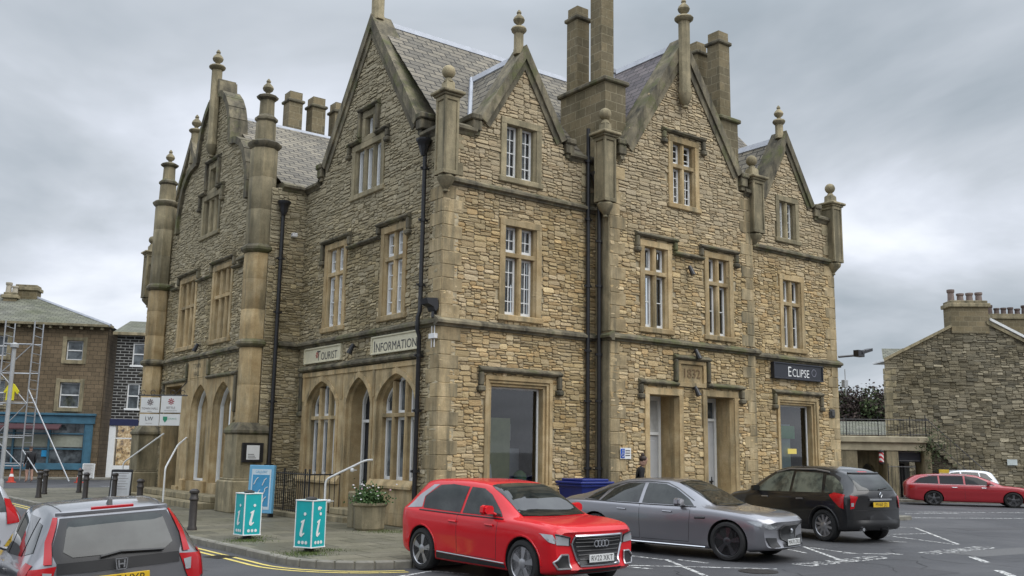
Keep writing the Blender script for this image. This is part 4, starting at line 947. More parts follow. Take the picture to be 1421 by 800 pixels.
t = signboard(FRM, 24.02, 26.4, 4.3, 4.72, 'shop_sign', 'black shop sign reading Eclipse above the right shop window', 'sign', [('E', 'CLIPSE', .44, .35, 25.2, 4.5, wh, .85)], dk, dk, .12)
rg = MB()
for k in range(20):
    a, b = k*math.pi/10, (k+1)*math.pi/10
    rg.prism(FRM, [(25.98+.12*math.cos(a), 4.52+.12*math.sin(a)), (25.98+.12*math.cos(b), 4.52+.12*math.sin(b)), (25.98+.1*math.cos(b), 4.52+.1*math.sin(b)), (25.98+.1*math.cos(a), 4.52+.1*math.sin(a))], .12, .126)
rg.build('ring_logo', plain('grey_logo', (.2, .2, .24)), t)
gm = plain('grey_box', (.35, .36, .36)); bm = MAT['black']
small('camera_box', lambda m: m.cbox(FRET, 11.5, 11.66, 8.15, 8.28, .0, .16, 0, .02), plain('white_box', (.7, .7, .7)), 'small white box high on the return wall beside the hopper', 'box')
fl = empty('floodlight', FL(19.05, 5.2, .3), 'black floodlight angled out above the string course at the corner', 'light')
m = MB(); m.prism(lambda a, b, c: FL(19.02+c, b, a), [(.02, 5.24), (.08, 5.14), (.12, 5.15), (.16, 5.24), (.32, 5.3), (.36, 5.43), (.06, 5.45)], -.15, .15); m.build('lamp_housing', bm, fl); m = MB(); m.cbox(FL, 18.96, 19.08, 5.0, 5.2, -.02, .1); m.build('bracket', bm, fl)
wb = empty('antenna_box', FL(18.98, 4.4, .1), 'white antenna box with four stubby rods beside the corner downpipe', 'antenna'); m = MB(); m.cbox(FL, 18.88, 19.14, 4.5, 4.62, .02, .12); m.build('housing', MAT['white'], wb)
for u in (18.95, 19.07):
    for a, b in ((4.62, 4.8), (4.3, 4.5)): m = MB(); m.tube([FL(u, a, .07), FL(u, b, .07)], .014, 6); m.build('rod', MAT['white'], wb)
def spot(fr, u, v, lab):
    t = empty('spotlight', fr(u, v, 0), lab, 'light', 'small black spotlights on the hall'); m = MB(); m.tube([fr(u, v+.1, 0), fr(u, v+.1, .12)], .02, 6); m.build('arm', bm, t)
    m = MB(); m.tube([fr(u-.02, v+.16, .1), fr(u+.03, v-.1, .2)], [.05, .08], 10); m.build('lamp', bm, t)
spot(FL, 22.95, 4.52, 'small black spotlight between the two cream sign boards'); spot(FBAY, 19.95, 4.62, 'small black spotlight above the date stone'); spot(FBAY, 19.9, 3.6, 'small black spotlight just below the date stone')
spot(FBAY, 19.75, 6.95, 'small black spotlight between the two first floor bay windows'); spot(FX, 32.0, 5.15, 'small black spotlight between the two mullioned windows of the front wing'); 
small('burglar_alarm', lambda m: [m.cbox(FRM, 26.86, 27.1, 3.15, 3.42, .0, .06), m.cbox(FRM, 26.9, 27.06, 3.2, 3.36, .06, .1)], plain('alarm_dark', (.06, .06, .06)), 'small dark box on the wall right of the shop window', 'box')
t = empty('street_floodlight', (27.5, 18.7, 4.9), 'black floodlight on an arm out from the right corner', 'light'); m = MB(); m.tube([(27.45, 18.8, 5.15), (28.0, 18.5, 5.22), (28.3, 18.35, 5.4)], .035, 8); m.build('arm', bm, t); m = MB(); m.cbox(lambda a, b, c: Vector((28.1+a, 18.45-b, 5.25+c+a*.25)), 0, .6, -.12, .12, 0, .1); m.cbox(lambda a, b, c: Vector((28.1+a, 18.45-b, 5.25+c)), -.2, .15, -.1, .1, -.08, .14); m.build('lamp_housing', bm, t)
small('aerial', lambda m: [m.tube([(27.62, 18.7, 3.9), (27.62, 18.7, 4.75)], .015, 6), m.box(27.55, 27.75, 18.68, 18.8, 4.15, 4.4)], gm, 'thin grey aerial with a box on the right corner', 'aerial')
def bluesign(m): m.cbox(FBAY, 17.12, 17.5, 1.78, 2.06, .04, .05)
t = empty('parking_sign', FBAY(17.3, 1.78, 0), 'small blue and white disabled parking sign on the bay wall', 'sign'); m = MB(); bluesign(m); m.build('plate', MAT['white'], t); m = MB(); m.cbox(FBAY, 17.13, 17.27, 1.8, 2.04, .052, .055, 0, 0); m.build('blue_panel', plain('sign_blue', (.01, .08, .42)), t)
m = MB(); m.lathe(FBAY(17.2, 1.99, .06), [(.018, 0), (.018, .02)], 8); m.tube([FBAY(17.2, 1.98, .06), FBAY(17.2, 1.91, .06), FBAY(17.24, 1.91, .06), FBAY(17.25, 1.85, .06)], .008, 5); m.tube([FBAY(17.2+.04*math.cos(a), 1.87+.04*math.sin(a), .06) for a in [i*.5+2 for i in range(10)]], .006, 5); m.build('wheelchair_symbol', MAT['white'], t)
m = MB(); [m.cbox(FBAY, 17.3, 17.46, z, z+.02, .052, .055, 0, 0) for z in (1.86, 1.92, 1.98)]; m.build('small_print', ink, t)
t = empty('notice_case', (10.0, 26.4, 1.4), 'black glazed notice case with white sheets on the turret plinth', 'notice case'); m = MB(); NP = lambda a, b, c: Vector((10.35+a, 26.5-c, b)); m.cbox(NP, 0, .62, 1.5, 2.05, .0, .08); m.build('case', bm, t); m = MB(); m.cbox(NP, .12, .5, 1.58, 1.98, .08, .085, 0, 0); m.build('paper', MAT['white'], t)
m = MB(); [m.cbox(NP, .16, .4-.03*i, 1.62+.05*i, 1.635+.05*i, .086, .088, 0, 0) for i in range(3)]; m.build('print', ink, t)
# ================================================================== far buildings
HDIR = Vector((_F.x, _F.y, 0)).normalized()
def plane_at(px, depth, turn=0.0):
    """vertical plane whose foot under pixel column px lies `depth` metres ahead; turned by `turn` degrees"""
    r = ray(px, 620); r = Vector((r.x, r.y, 0)); O = r*(depth/r.dot(HDIR)); a = R_(turn)
    u = Vector((_s.x*math.cos(a)-_s.y*math.sin(a), _s.x*math.sin(a)+_s.y*math.cos(a), 0)); n = Vector((u.y, -u.x, 0))
    f = Fr(O, u, n)
    def uv(x, y, d=0.0):
        q = ray(x, y); t = ((O+n*d).dot(n)-0.0)/q.dot(n) if True else 0
        P = q*t; return ((P-O).dot(u), P.z+CAMH)
    f.uv = uv; return f
def pr(f, x0, x1, y0, y1, d=0.0):    # pixel rectangle -> u0,u1,v0,v1 on that plane
    a = f.uv(x0, (y0+y1)/2, d); b = f.uv(x1, (y0+y1)/2, d); c = f.uv((x0+x1)/2, y0, d); e = f.uv((x0+x1)/2, y1, d)
    return a[0], b[0], e[1], c[1]
MAT['block'] = brick_mat('brown_block', (.20, .15, .095, 1), (.145, .11, .07, 1), (.08, .065, .045, 1), .42, .24, .012, (.6, .6, .58), .012, .5, .45)
MAT['dblock'] = brick_mat('dark_stone_white_pointing', (.045, .042, .038, 1), (.025, .024, .023, 1), (.38, .38, .36, 1), .48, .17, .022, (.8, .8, .8), .015, .5, .6)
MAT['graysl'] = brick_mat('mossy_slate', (.21, .21, .17, 1), (.14, .14, .12, 1), (.05, .05, .045, 1), .4, .22, .012, (.5, .55, .38), .02, .5, .6)
FB1 = plane_at(0, 54, 12)
B1 = empty('stone_shop_building', FB1(3, 0, -4), 'brown stone building with slate hipped roof and blue shopfront behind the scaffold', 'building')
uR, eav = FB1.uv(150, 460); uL = -9.0; eav = 8.55
r1 = pr(FB1, 92, 115, 473, 500); r2 = pr(FB1, 82, 110, 531, 566); r3 = pr(FB1, -8, 10, 466, 494); r4 = pr(FB1, -12, 6, 528, 562)
hs = [rect(a, b, c, d) for a, b, c, d in (r1, r2, r3, r4)]; sh = pr(FB1, -30, 116, 590, 652)
shr = rect(uL+.4, sh[1], .55, 3.1)
m = MB(); m.sheet(FB1, rect(uL, uR, 0, eav), hs+[shr], 0, 0, -.4)
m.quad([FB1(uR, 0, 0), FB1(uR, 0, -8), FB1(uR, eav, -8), FB1(uR, eav, 0)], 0, (.5, .5), [(0, 0), (8, 0), (8, eav), (0, eav)]); m.build('wall', MAT['block'], B1)
for a, b, c, d in (r1, r2, r3, r4):
    w = MB(); t = .22; w.cbox(FB1, a-t, a, c-t, d+t, .03, -.3); w.cbox(FB1, b, b+t, c-t, d+t, .03, -.3); w.cbox(FB1, a, b, d, d+t*.8, .03, -.3); w.cbox(FB1, a-t*.2, b+t*.2, c-t, c, .1, -.3)
    w = w.build('window', MAT['ashd'], B1); f = MB(); k = .06
    f.cbox(FB1, a, a+k, c, d, -.15, -.22); f.cbox(FB1, b-k, b, c, d, -.15, -.22); f.cbox(FB1, a+k, b-k, d-k, d, -.15, -.22); f.cbox(FB1, a+k, b-k, c, c+k, -.15, -.22); f.cbox(FB1, a+k, b-k, (c+d)/2-.035, (c+d)/2+.035, -.14, -.22)
    f.build('sash', MAT['white'], w); g = MB(); g.quad([FB1(a, c, -.19), FB1(b, c, -.19), FB1(b, d, -.19), FB1(a, d, -.19)]); g.build('pane', MAT['glass'], w)
m = MB(); m.cbox(FB1, uL-.3, uR+.25, eav, eav+.14, .45, -.3)
k = uL
while k < uR: m.cbox(FB1, k, k+.14, eav-.16, eav, .35, 0); k += .55
m.build('eaves_gutter', MAT['ashd'], B1)
apx = FB1.uv(47, 412, -4)
def tri(mb, pts):
    p = [Vector(x) for x in pts]; ud = (p[1]-p[0]).normalized(); nn = (p[1]-p[0]).cross(p[2]-p[0]).normalized(); vd = nn.cross(ud)
    mb.quad(p, 0, (.5, .5), [((x-p[0]).dot(ud), (x-p[0]).dot(vd)) for x in p])
m = MB(); A = FB1(uL, eav+.1, .45); B = FB1(uR+.2, eav+.1, .45); C_ = FB1(uR+.2, eav+.1, -8.4); Dp = FB1(apx[0], apx[1], -4); E_ = FB1(uL, apx[1], -4); Fp = FB1(uL, eav+.1, -8.4)
tri(m, [A, B, Dp, E_]); tri(m, [B, C_, Dp]); tri(m, [C_, Fp, E_, Dp]); m.build('roof', MAT['graysl'], B1)
m = MB(); m.tube([B, Dp], .1, 6); m.tube([Dp, E_], .1, 6); m.build('ridge_tiles', MAT['lead'], B1)
def chimney(P, u0, u1, v0, v1, d0, d1, parent, mat, pots=0, potc=None):
    m = MB(); pts = [(u0, d0), (u1, d0), (u1, d1), (u0, d1)]
    for i in range(4):
        p, q = pts[i], pts[(i+1) % 4]; l = math.hypot(p[0]-q[0], p[1]-q[1])
        m.quad([P(p[0], v0, p[1]), P(q[0], v0, q[1]), P(q[0], v1, q[1]), P(p[0], v1, p[1])], 0, (.5, .5), [(0, v0), (l, v0), (l, v1), (0, v1)])
    m.cbox(P, u0-.1, u1+.1, v1-.05, v1+.15, d0+.1, d1-.1, 1, .02); m.cbox(P, u0, u1, v1+.15, v1+.3, d0, d1, 1, .02)
    c = m.build('chimney', [mat, MAT['ashd']], parent)
    for i in range(pots):
        x = u0+(u1-u0)*(i+.5)/pots; q = P(x, v1+.3, (d0+d1)/2); pm = MB(); h = [.62, .42, .45, .48, .4][i % 5]
        pm.lathe(q, [(.17, 0), (.15, h*.7), (.19, h*.78), (.19, h), (.12, h), (.12, h-.1)], 12); pm.build('chimney_pot', potc or MAT['black'], c, 40)
    return c
a = pr(FB1, 24, 54, 397, 420, -4); chimney(FB1, a[0], a[1], a[2]-1, a[3]-.3, -3.5, -4.5, B1, MAT['dblock'] if 0 else MAT['ashd'] and MAT['stack'], 0)
a = pr(FB1, 4, 22, 408, 425, -3); chimney(FB1, a[0], a[1], a[2]-.8, a[3]-.2, -3, -3.6, B1, MAT['stack'], 2, plain('pale_pot', (.4, .36, .28)))
# blue shopfront
blue = plain('shop_blue', (.045, .13, .19), .5, var=.25, scale=2); u0, u1 = uL+.4, sh[1]
m = MB(); m.cbox(FB1, u0-.1, u1+.5, 3.05, 3.5, .22, -.2); m.cbox(FB1, u0-.15, u1+.55, 3.5, 3.62, .34, -.2); m.cbox(FB1, u1, u1+.42, .0, 3.05, .16, -.2); m.cbox(FB1, u1+.07, u1+.35, .5, 2.7, .19, .1)
m.cbox(FB1, u0, u1, .5, .85, .08, -.25)
n = 7
for i in range(n+1): x = u0+(u1-u0)*i/n; m.cbox(FB1, x-.05, x+.05, .85, 3.05, .05, -.15)
m.cbox(FB1, u0, u1, 1.6, 1.67, .03, -.12); m.cbox(FB1, u0, u1, 2.45, 2.52, .03, -.12); m.build('shopfront', blue, B1)
m = MB(); m.quad([FB1(u0, .85, -.1), FB1(u1, .85, -.1), FB1(u1, 3.05, -.1), FB1(u0, 3.05, -.1)]); m.build('shop_window', MAT['glass'], B1)
m = MB(); m.cbox(FB1, u0+2, u1-.1, 1.75, 2.4, -.2+.12, -.09); m.build('window_blind', plain('cream_film', (.30, .31, .25)), B1)
m = MB(); m.prism(lambda d, v, u: FB1(u, v, d), [(.25, 3.0), (.9, 2.75), (.9, 2.68), (.25, 2.9)], uL+3, u1-1.2); m.build('awning', plain('maroon_awning', (.07, .03, .035), .8), B1)
m = MB(); a = pr(FB1, 57, 66, 625, 634); m.cbox(FB1, a[0], a[1], a[2], a[3], -.02, -.05); tag(recenter(m.build('window_notice', plain('notice_blue', (.02, .3, .6)), None)), 'small bright blue notice in the blue shopfront window', 'notice')
# second dark building
FB2 = plane_at(150, 55.6, 12); B2 = empty('dark_stone_building', FB2(1, 0, -4), 'narrow dark stone building with white pointing and a white shopfront', 'building')
uE = 4.2; e2 = 8.35
w1 = pr(FB2, 184, 201, 477, 507); w2 = pr(FB2, 176, 193, 533, 567); shr = rect(.15, 3.2, .55, 3.0)
m = MB(); m.sheet(FB2, rect(0.02, uE, 0, e2), [rect(*w1), rect(*w2), shr], 0, 0, -.4); m.build('wall', MAT['dblock'], B2)
for a, b, c, d in (w1, w2):
    f = MB(); k = .07
    f.cbox(FB2, a, a+k, c, d, -.05, -.14); f.cbox(FB2, b-k, b, c, d, -.05, -.14); f.cbox(FB2, a+k, b-k, d-k, d, -.05, -.14); f.cbox(FB2, a-.1, b+.1, c-.12, c, .06, -.14); f.cbox(FB2, a+k, b-k, (c+d)/2-.035, (c+d)/2+.035, -.05, -.14)
    w = f.build('window', MAT['white'], B2); g = MB(); g.quad([FB2(a, c, -.11), FB2(b, c, -.11), FB2(b, d, -.11), FB2(a, d, -.11)]); g.build('pane', MAT['glass'], w)
m = MB(); a2 = FB2.uv(181, 446, -4); A = FB2(-.2, e2, .3); B = FB2(uE, e2, .3); tri(m, [A, B, FB2(uE, a2[1], -4), FB2(a2[0], a2[1], -4)]); tri(m, [FB2(-.2, e2, -8), A, FB2(a2[0], a2[1], -4)]); m.build('roof', MAT['graysl'], B2)
m = MB(); m.cbox(FB2, -.2, uE, e2-.15, e2+.02, .35, -.1); m.build('eaves_gutter', MAT['ashd'], B2)
m = MB(); m.cbox(FB2, .0, .35, 0, 3.0, .1, -.2); m.cbox(FB2, .35, 3.3, .05, .75, .1, -.2); m.cbox(FB2, .35, 3.3, 2.25, 2.32, .02, -.1); m.cbox(FB2, 1.35, 1.42, .75, 3.0, .02, -.1); m.cbox(FB2, 2.4, 2.47, .75, 3.0, .02, -.1); m.build('shopfront', MAT['white'], B2)
m = MB(); m.cbox(FB2, .0, 3.4, 3.0, 3.38, .16, -.1); m.build('fascia', plain('navy_fascia', (.01, .015, .06)), B2)
wl = M_('lit_shop_interior'); cc = wl.ramp(wl.noise(3.5, 4, .7, wl.pos()), [(.38, (.10, .07, .05)), (.5, (.5, .33, .16)), (.62, (.75, .62, .42))]); wl.l(cc, wl.b.inputs['Emission Color']); wl.b.inputs['Emission Strength'].default_value = .55; wl.set(cc, .8)
m = MB(); m.quad([FB2(.35, .75, -.6), FB2(3.3, .75, -.6), FB2(3.3, 3.0, -.6), FB2(.35, 3.0, -.6)]); m.build('lit_display', wl.m, B2)
m = MB(); m.quad([FB2(.35, .75, -.05), FB2(3.3, .75, -.05), FB2(3.3, 3.0, -.05), FB2(.35, 3.0, -.05)]); m.build('shop_window', MAT['clear'], B2)
# far pavement
m = MB(); m.cbox(lambda a, b, c: FB1(a, c, b), -12, 14, .0, 1.6, 0, .1); struct(m.build('pavement', kerbm))
# ---- scaffold tower
FS = plane_at(30, 50, 8); alu = plain('aluminium', (.40, .41, .42), .35, .6, var=.1)
SCF = empty('scaffold_tower', FS(0, 0, .5), 'aluminium scaffold tower in front of the brown stone building', 'scaffold')
uA = FS.uv(10, 560)[0]; uB = FS.uv(50, 560)[0]
def part_tubes(name, segs, r, mat, parent, n=8):
    m = MB()
    for s_ in segs: m.tube(s_, r, n)
    return m.build(name, mat, parent)
for dd in (1.3, 0.0):
    for u in (uA, uB): part_tubes('upright', [[FS(u, .1, dd), FS(u, 8.1, dd)]], .035, alu, SCF)
lev = [.8, 2.2, 3.9, 5.4, 6.9]
for u in (uA, uB): part_tubes('end_ladder', [[FS(u, z, 0), FS(u, z, 1.3)] for z in np.arange(.6, 8.0, .45)], .022, alu, SCF, 6)
for z in lev: part_tubes('ledger', [[FS(uA, z, 1.3), FS(uB, z, 1.3)]], .03, alu, SCF); part_tubes('ledger', [[FS(uA, z+.1, 0), FS(uB, z+.1, 0)]], .03, alu, SCF)
for i in range(len(lev)-1):
    a, b = (uA, uB) if i % 2 else (uB, uA); part_tubes('brace', [[FS(a, lev[i], 1.33), FS(b, lev[i+1], 1.33)]], .025, alu, SCF)
part_tubes('outrigger', [[FS(uB, 4.6, 1.3), FS(uB+2.6, .1, 2.2)]], .035, alu, SCF); part_tubes('outrigger', [[FS(uB, 1.6, 1.3), FS(uB+1.4, .1, 2.2)]], .03, alu, SCF)
m = MB(); m.cbox(FS, uA, uB, 3.9, 3.97, .1, 1.2); m.build('platform', plain('scaffold_board', (.25, .2, .13)), SCF)
hv = plain('hi_vis_yellow', (.65, .58, .02), .7)
small('hi_vis_jacket', lambda m: m.prism(FS, [(uB-1.0, 4.05), (uB-.62, 4.05), (uB-.6, 4.5), (uB-.45, 4.35), (uB-.4, 4.5), (uB-.65, 4.85), (uB-.78, 4.9), (uB-.9, 4.85), (uB-1.12, 4.45), (uB-1.05, 4.4), (uB-.97, 4.5)], 1.36, 1.46), hv, 'yellow hi-vis jacket hung on the scaffold tower', 'jacket')
# ================================================================== right background
FR1 = plane_at(1232, 49, -3); FT = plane_at(1232, 44, -3)
RB = empty('gable_house', FR1(4, 0, -4), 'tall rubble stone gable house with chimney stack behind the parked red estate car', 'building')
U = lambda x, y, d=0: FR1.uv(x, y, d)
g0, g1, g2, g3, g4 = U(1232, 600), U(1231, 502), U(1321, 455), U(1373, 450), U(1520, 525)
out_ = [(g0[0], 0), (g0[0], g1[1]), g2, g3, (g4[0], g4[1]), (g4[0], 0)]
MAT['rubble_f'] = rubble_mat('far_rubble', [(.30, .265, .19), (.21, .19, .14), (.38, .34, .25), (.26, .23, .165), (.16, .148, .115), (.33, .29, .21)], (.6, .57, .5, 1), .6)
m = MB(); rubble(m, FR1, out_, [], du=.07, dv=.055, relief=.04); m.build('rubble_wall', MAT['rubble_f'], RB)
dv_ = ray(1236, 620); dv_ = Vector((dv_.x, dv_.y, 0)).normalized(); FRk = Fr(FR1.O, FR1.u, -dv_)
m = MB(); m.sheet(FRk, out_, [], -.04, 0, -8); m.build('wall_core', MAT['mortar'], RB)
m = MB(); zz = g0[1]
for i in range(int((g1[1]-.2)/.32)): m.cbox(FR1, g0[0], g0[0]+(.55 if i % 2 else .35), i*.32+.01, i*.32+.31, .03, -.3, 0, .015)
m.build('quoins', MAT['ashd'], RB)
m = MB()
for a, b in ((g1, g2), (g3, g4)):
    m.prism(FRk, [(a[0]-.15, a[1]), (b[0], b[1]+.02), (b[0], b[1]+.17), (a[0]-.15, a[1]+.16)], .12, -8)
m.build('roof_verge', MAT['ashd'], RB)
m = MB(); m.prism(FR1, [(g3[0], g3[1]+.16), (g4[0], g4[1]+.16), (g4[0], g4[1]+.3), (g3[0], g3[1]+.3)], .16, -.1); m.build('bargeboard', MAT['white'], RB)
a = pr(FR1, 1319, 1371, 420, 455); cst = chimney(FR1, a[0], a[1], a[2]-.3, a[3]-.2, .06, -.9, RB, MAT['stack'], 4, plain('cowl', (.2, .15, .13)))
m = MB(); a = pr(FR1, 1397, 1411, 638, 646); m.cbox(FR1, a[0], a[1], a[2], a[3], .05, .07); tag(recenter(m.build('wall_plaque', plain('plaque', (.5, .55, .55)), None)), 'small white plaque low on the rubble gable wall', 'plaque')
F3 = plane_at(1400, 62, -3); R3 = empty('chimney_house', F3(1, 0, -3), 'stone house behind the gable house with a long row of chimney pots', 'building')
a = pr(F3, 1366, 1500, 440, 640); m = MB(); m.sheet(F3, rect(a[0], a[1], 0, a[3]), [], 0, 0, -6); m.build('wall', MAT['stack'], R3)
a = pr(F3, 1374, 1432, 438, 470); chimney(F3, a[0], a[1], a[2], a[3]-.2, .05, -.9, R3, MAT['stack'], 6, plain('dark_pot', (.1, .07, .06)))
# low roof left of the gable
F4 = plane_at(1232, 58, -3); R4 = empty('slate_roofed_house', F4(2, 0, -3), 'low slate roof and pale eaves just left of the gable house', 'building')
a = pr(F4, 1232, 1300, 484, 500); m = MB(); p0 = F4(a[0], a[2], 0); tri(m, [F4(a[0]-.3, a[2], 0), F4(a[1], a[2], 0), F4(a[1], a[3]+.2, -2), F4(a[0]+.3, a[3]+.2, -2)]); m.build('roof', MAT['graysl'], R4)
m = MB(); m.cbox(F4, a[0]-.3, a[1], a[2]-.12, a[2], .05, -2); m.build('eaves', MAT['white'], R4); m = MB(); m.sheet(F4, rect(a[0], a[1], 0, a[2]-.1), [], -.3, 0); m.build('wall', MAT['stack'], R4)
# terrace with arches
TR = empty('stone_terrace', FT(-2, 0, -2), 'raised stone terrace with a pale slab edge over two dark openings', 'terrace')
T_ = lambda x, y, d=0: FT.uv(x, y, d)
x0, x1 = T_(1163, 640)[0], T_(1285, 640)[0]; zt = T_(1230, 606)[1]; zb = T_(1230, 622)[1]
m = MB(); m.cbox(FT, x0-1, x1+.05, zt-.28, zt, .25, -6, 0, .03); m.cbox(FT, x0-1, x1, zb-.12, zt-.28, .12, -.3, 0, .02); m.build('slab', plain('pale_slab', (.36, .32, .22), .8, var=.3, scale=2), TR)
m = MB()
for a, b in ((1140, 1190), (1230, 1247), (1283, 1293)): c, e_ = T_(a, 650)[0], T_(b, 650)[0]; m.cbox(FT, c, e_, 0, zb-.1, .08, -1.2, 0, .03)
m.build('pier', MAT['ashd'], TR)
m = MB(); c, e_ = T_(1190, 650)[0], T_(1230, 650)[0]; ap_ = arch_pts((c+e_)/2+.15, (e_-c)/2*.62, zb-1.6, .9, 6, 2.0, .5)
m.sheet(FT, rect(c, e_, 0, zb-.1), [[(ap_[0][0], .05)]+ap_+[(ap_[-1][0], .05)]], -1.0, 0, -1.4); m.build('arch_wall', MAT['ashd'], TR)
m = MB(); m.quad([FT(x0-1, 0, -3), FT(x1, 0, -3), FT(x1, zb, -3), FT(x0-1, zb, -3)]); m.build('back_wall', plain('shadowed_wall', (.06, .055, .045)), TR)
c, e_ = T_(1247, 650)[0], T_(1283, 650)[0]
m = MB(); m.cbox(FT, c+.25, e_-.2, 0, zb-.55, -1.3, -1.4); m.build('door_frame', plain('grey_frame', (.25, .26, .25)), TR); m = MB(); m.cbox(FT, c+.5, e_-.45, .1, zb-.7, -1.25, -1.3); m.build('door', MAT['black'], TR)
t = empty('shop_name_board', FT((c+e_)/2, zb-.55, -.3), 'black name board over the dark terrace doorway', 'sign'); m = MB(); m.cbox(FT, c+.05, e_-.05, zb-.6, zb-.12, -.25, -.32); m.build('board', dk, t); m = MB(); m.cbox(FT, c+.12, e_-.12, zb-.56, zb-.54, -.24, -.25, 0, 0); m.cbox(FT, c+.12, e_-.12, zb-.18, zb-.16, -.24, -.25, 0, 0); m.build('border_line', plain('border_grey', (.2, .2, .2)), t)
bp = empty('barber_pole', FT(T_(1223, 640)[0], T_(1223, 645)[1], .4), 'red and white striped barber pole hanging on the terrace pier', 'barber pole')
q = FT(T_(1223, 633, .4)[0], 0, .4); z0, z1 = T_(1223, 645, .4)[1], T_(1223, 625, .4)[1]
k = M_('barber_stripe'); sep = k.n('ShaderNodeSeparateXYZ'); k.l(k.pos(), sep.inputs[0]); wv = k.math('FRACT', k.math('MULTIPLY', k.math('ADD', sep.outputs[2], k.math('MULTIPLY', sep.outputs[0], 1.0)), 5.0)); k.set(k.ramp(wv, [(.48, (.7, .68, .66)), (.52, (.5, .02, .03))]), .4)
m = MB(); m.lathe((q.x, q.y, z0+.1), [(.1, 0), (.1, z1-z0-.2)], 12); m.build('striped_tube', k.m, bp); m = MB(); m.lathe((q.x, q.y, z1-.1), [(.12, 0), (.12, .06), (.04, .12)], 12); m.build('cap', bm, bp); m = MB(); m.lathe((q.x, q.y, z0), [(.04, 0), (.12, .05), (.12, .11)], 12); m.build('cap', bm, bp)
def railing(P, u0, u1, v0, v1, parent, step=.13, d=0.0, slope=0.0, name='railing'):
    m = MB(); n = max(2, int(abs(u1-u0)/step))
    for i in range(n+1):
        u = u0+(u1-u0)*i/n; o = slope*(u-u0); m.tube([P(u, v0+o, d), P(u, v1+o+.06, d)], .011, 5)
    m.tube([P(u0, v1+o*0, d), P(u1, v1+slope*(u1-u0), d)], .018, 5); m.tube([P(u0, v0+.1, d), P(u1, v0+.1+slope*(u1-u0), d)], .014, 5)
    for i in range(0, n+1, 10): u = u0+(u1-u0)*i/n; o = slope*(u-u0); m.tube([P(u, v0+o, d), P(u, v1+o+.14, d)], .024, 6)
    return m
t = empty('terrace_railing', FT(-2, zt, 0), 'black iron railing along the top of the stone terrace', 'railing'); railing(FT, x0-1, x1+.2, zt, zt+.75, t, .14, 0.05).build('iron_bars', bm, t)
t = empty('gate_railing', FT(0, 0, .5), 'black iron gate railing in front of the dark terrace doorway', 'railing'); railing(FT, T_(1234, 680, .6)[0], T_(1272, 680, .6)[0], .05, 1.5, t, .14, .6).build('iron_bars', bm, t)
# stair going down to the right
ST = empty('stone_staircase', FT(3, 0, -.5), 'outside stone staircase falling to the right in front of the gable wall', 'staircase')
sx0, sx1 = T_(1285, 610)[0], T_(1382, 690)[0]; n = 16; m = MB(); 
for i in range(n):
    a = sx0+(sx1-sx0)*i/n; b = sx0+(sx1-sx0)*(i+1)/n; z = zt*(1-(i+1)/(n+1)); m.cbox(FT, a-.02, b+.03, z-.14, z, .1, -1.6, 0, .02)
m.build('treads', MAT['ashb'], ST); m = MB(); so_ = [(sx0, 0), (sx0, zt-.1)]+[(sx0+(sx1-sx0)*(i+1)/n, zt*(1-(i+1)/(n+1))-.14) for i in range(n)]+[(sx1, 0)]
rubble(m, FT, so_, [], du=.07, dv=.055); m.build('side_wall', rubble_mat('shaded_stair_rubble', [(.10, .09, .065), (.07, .062, .048), (.14, .12, .085), (.05, .046, .038)], (.6, .57, .5, 1), .6), ST)  # stair side lies in shade; that shade is put into its darker stone tones
m = MB(); m.sheet(FT, so_, [], -.04, 0, -1.5); m.build('wall_core', MAT['mortar'], ST)
t = empty('stair_railing', FT(3, 1, .05), 'black iron handrail stepping down the outside staircase', 'railing'); sl = -zt*(n/(n+1))/(sx1-sx0); railing(FT, sx0, sx1, zt, zt+.85, t, .26, .02, sl).build('iron_bars', bm, t)
t = empty('climbing_plant', FT(sx0+.3, 0, .2), 'scruffy green plant growing by the top of the staircase', 'plant'); m = MB()
for _ in range(320):
    q = FT(sx0+random.gauss(.25, .35), zt-.5+random.gauss(0, .45), .15+random.random()*.2); m.add([q]+[q+Vector((random.uniform(-.1, .1), random.uniform(-.1, .1), random.uniform(-.1, .1))) for _ in range(2)], [(0, 1, 2)])
m.build('foliage', plain('plant_green', (.05, .075, .025), .8, var=.5), t)
t = empty('yellow_notice', FT(T_(1310, 657, 1.0)[0], 0, 1.0), 'yellow and white notice standing above the red estate car', 'sign'); a = pr(FT, 1303, 1317, 652, 664, 1.0); m = MB(); m.cbox(FT, a[0], a[1], a[2], a[3]-.15, 1, 1.02); m.build('panel', MAT['white'], t); m = MB(); m.cbox(FT, a[0], a[1], a[3]-.15, a[3], 1, 1.022); m.build('header', plain('notice_yellow', (.6, .42, .03)), t); m = MB(); m.tube([FT((a[0]+a[1])/2, 0, .98), FT((a[0]+a[1])/2, a[3], .98)], .03, 6); m.build('post', gm, t)
# kerb and pavement on the right
rk = [tuple(FT(-9, 0, 1.4).to_2d()), tuple(FT(22, 0, 1.4).to_2d()), tuple(FT(22, 0, -6).to_2d()), tuple(FT(-9, 0, -6).to_2d())]
m = MB(); m.sheet(lambda a, b, c: Vector((a, b, c)), rk, [], .1, 0, -.1); struct(m.build('pavement', kerbm))
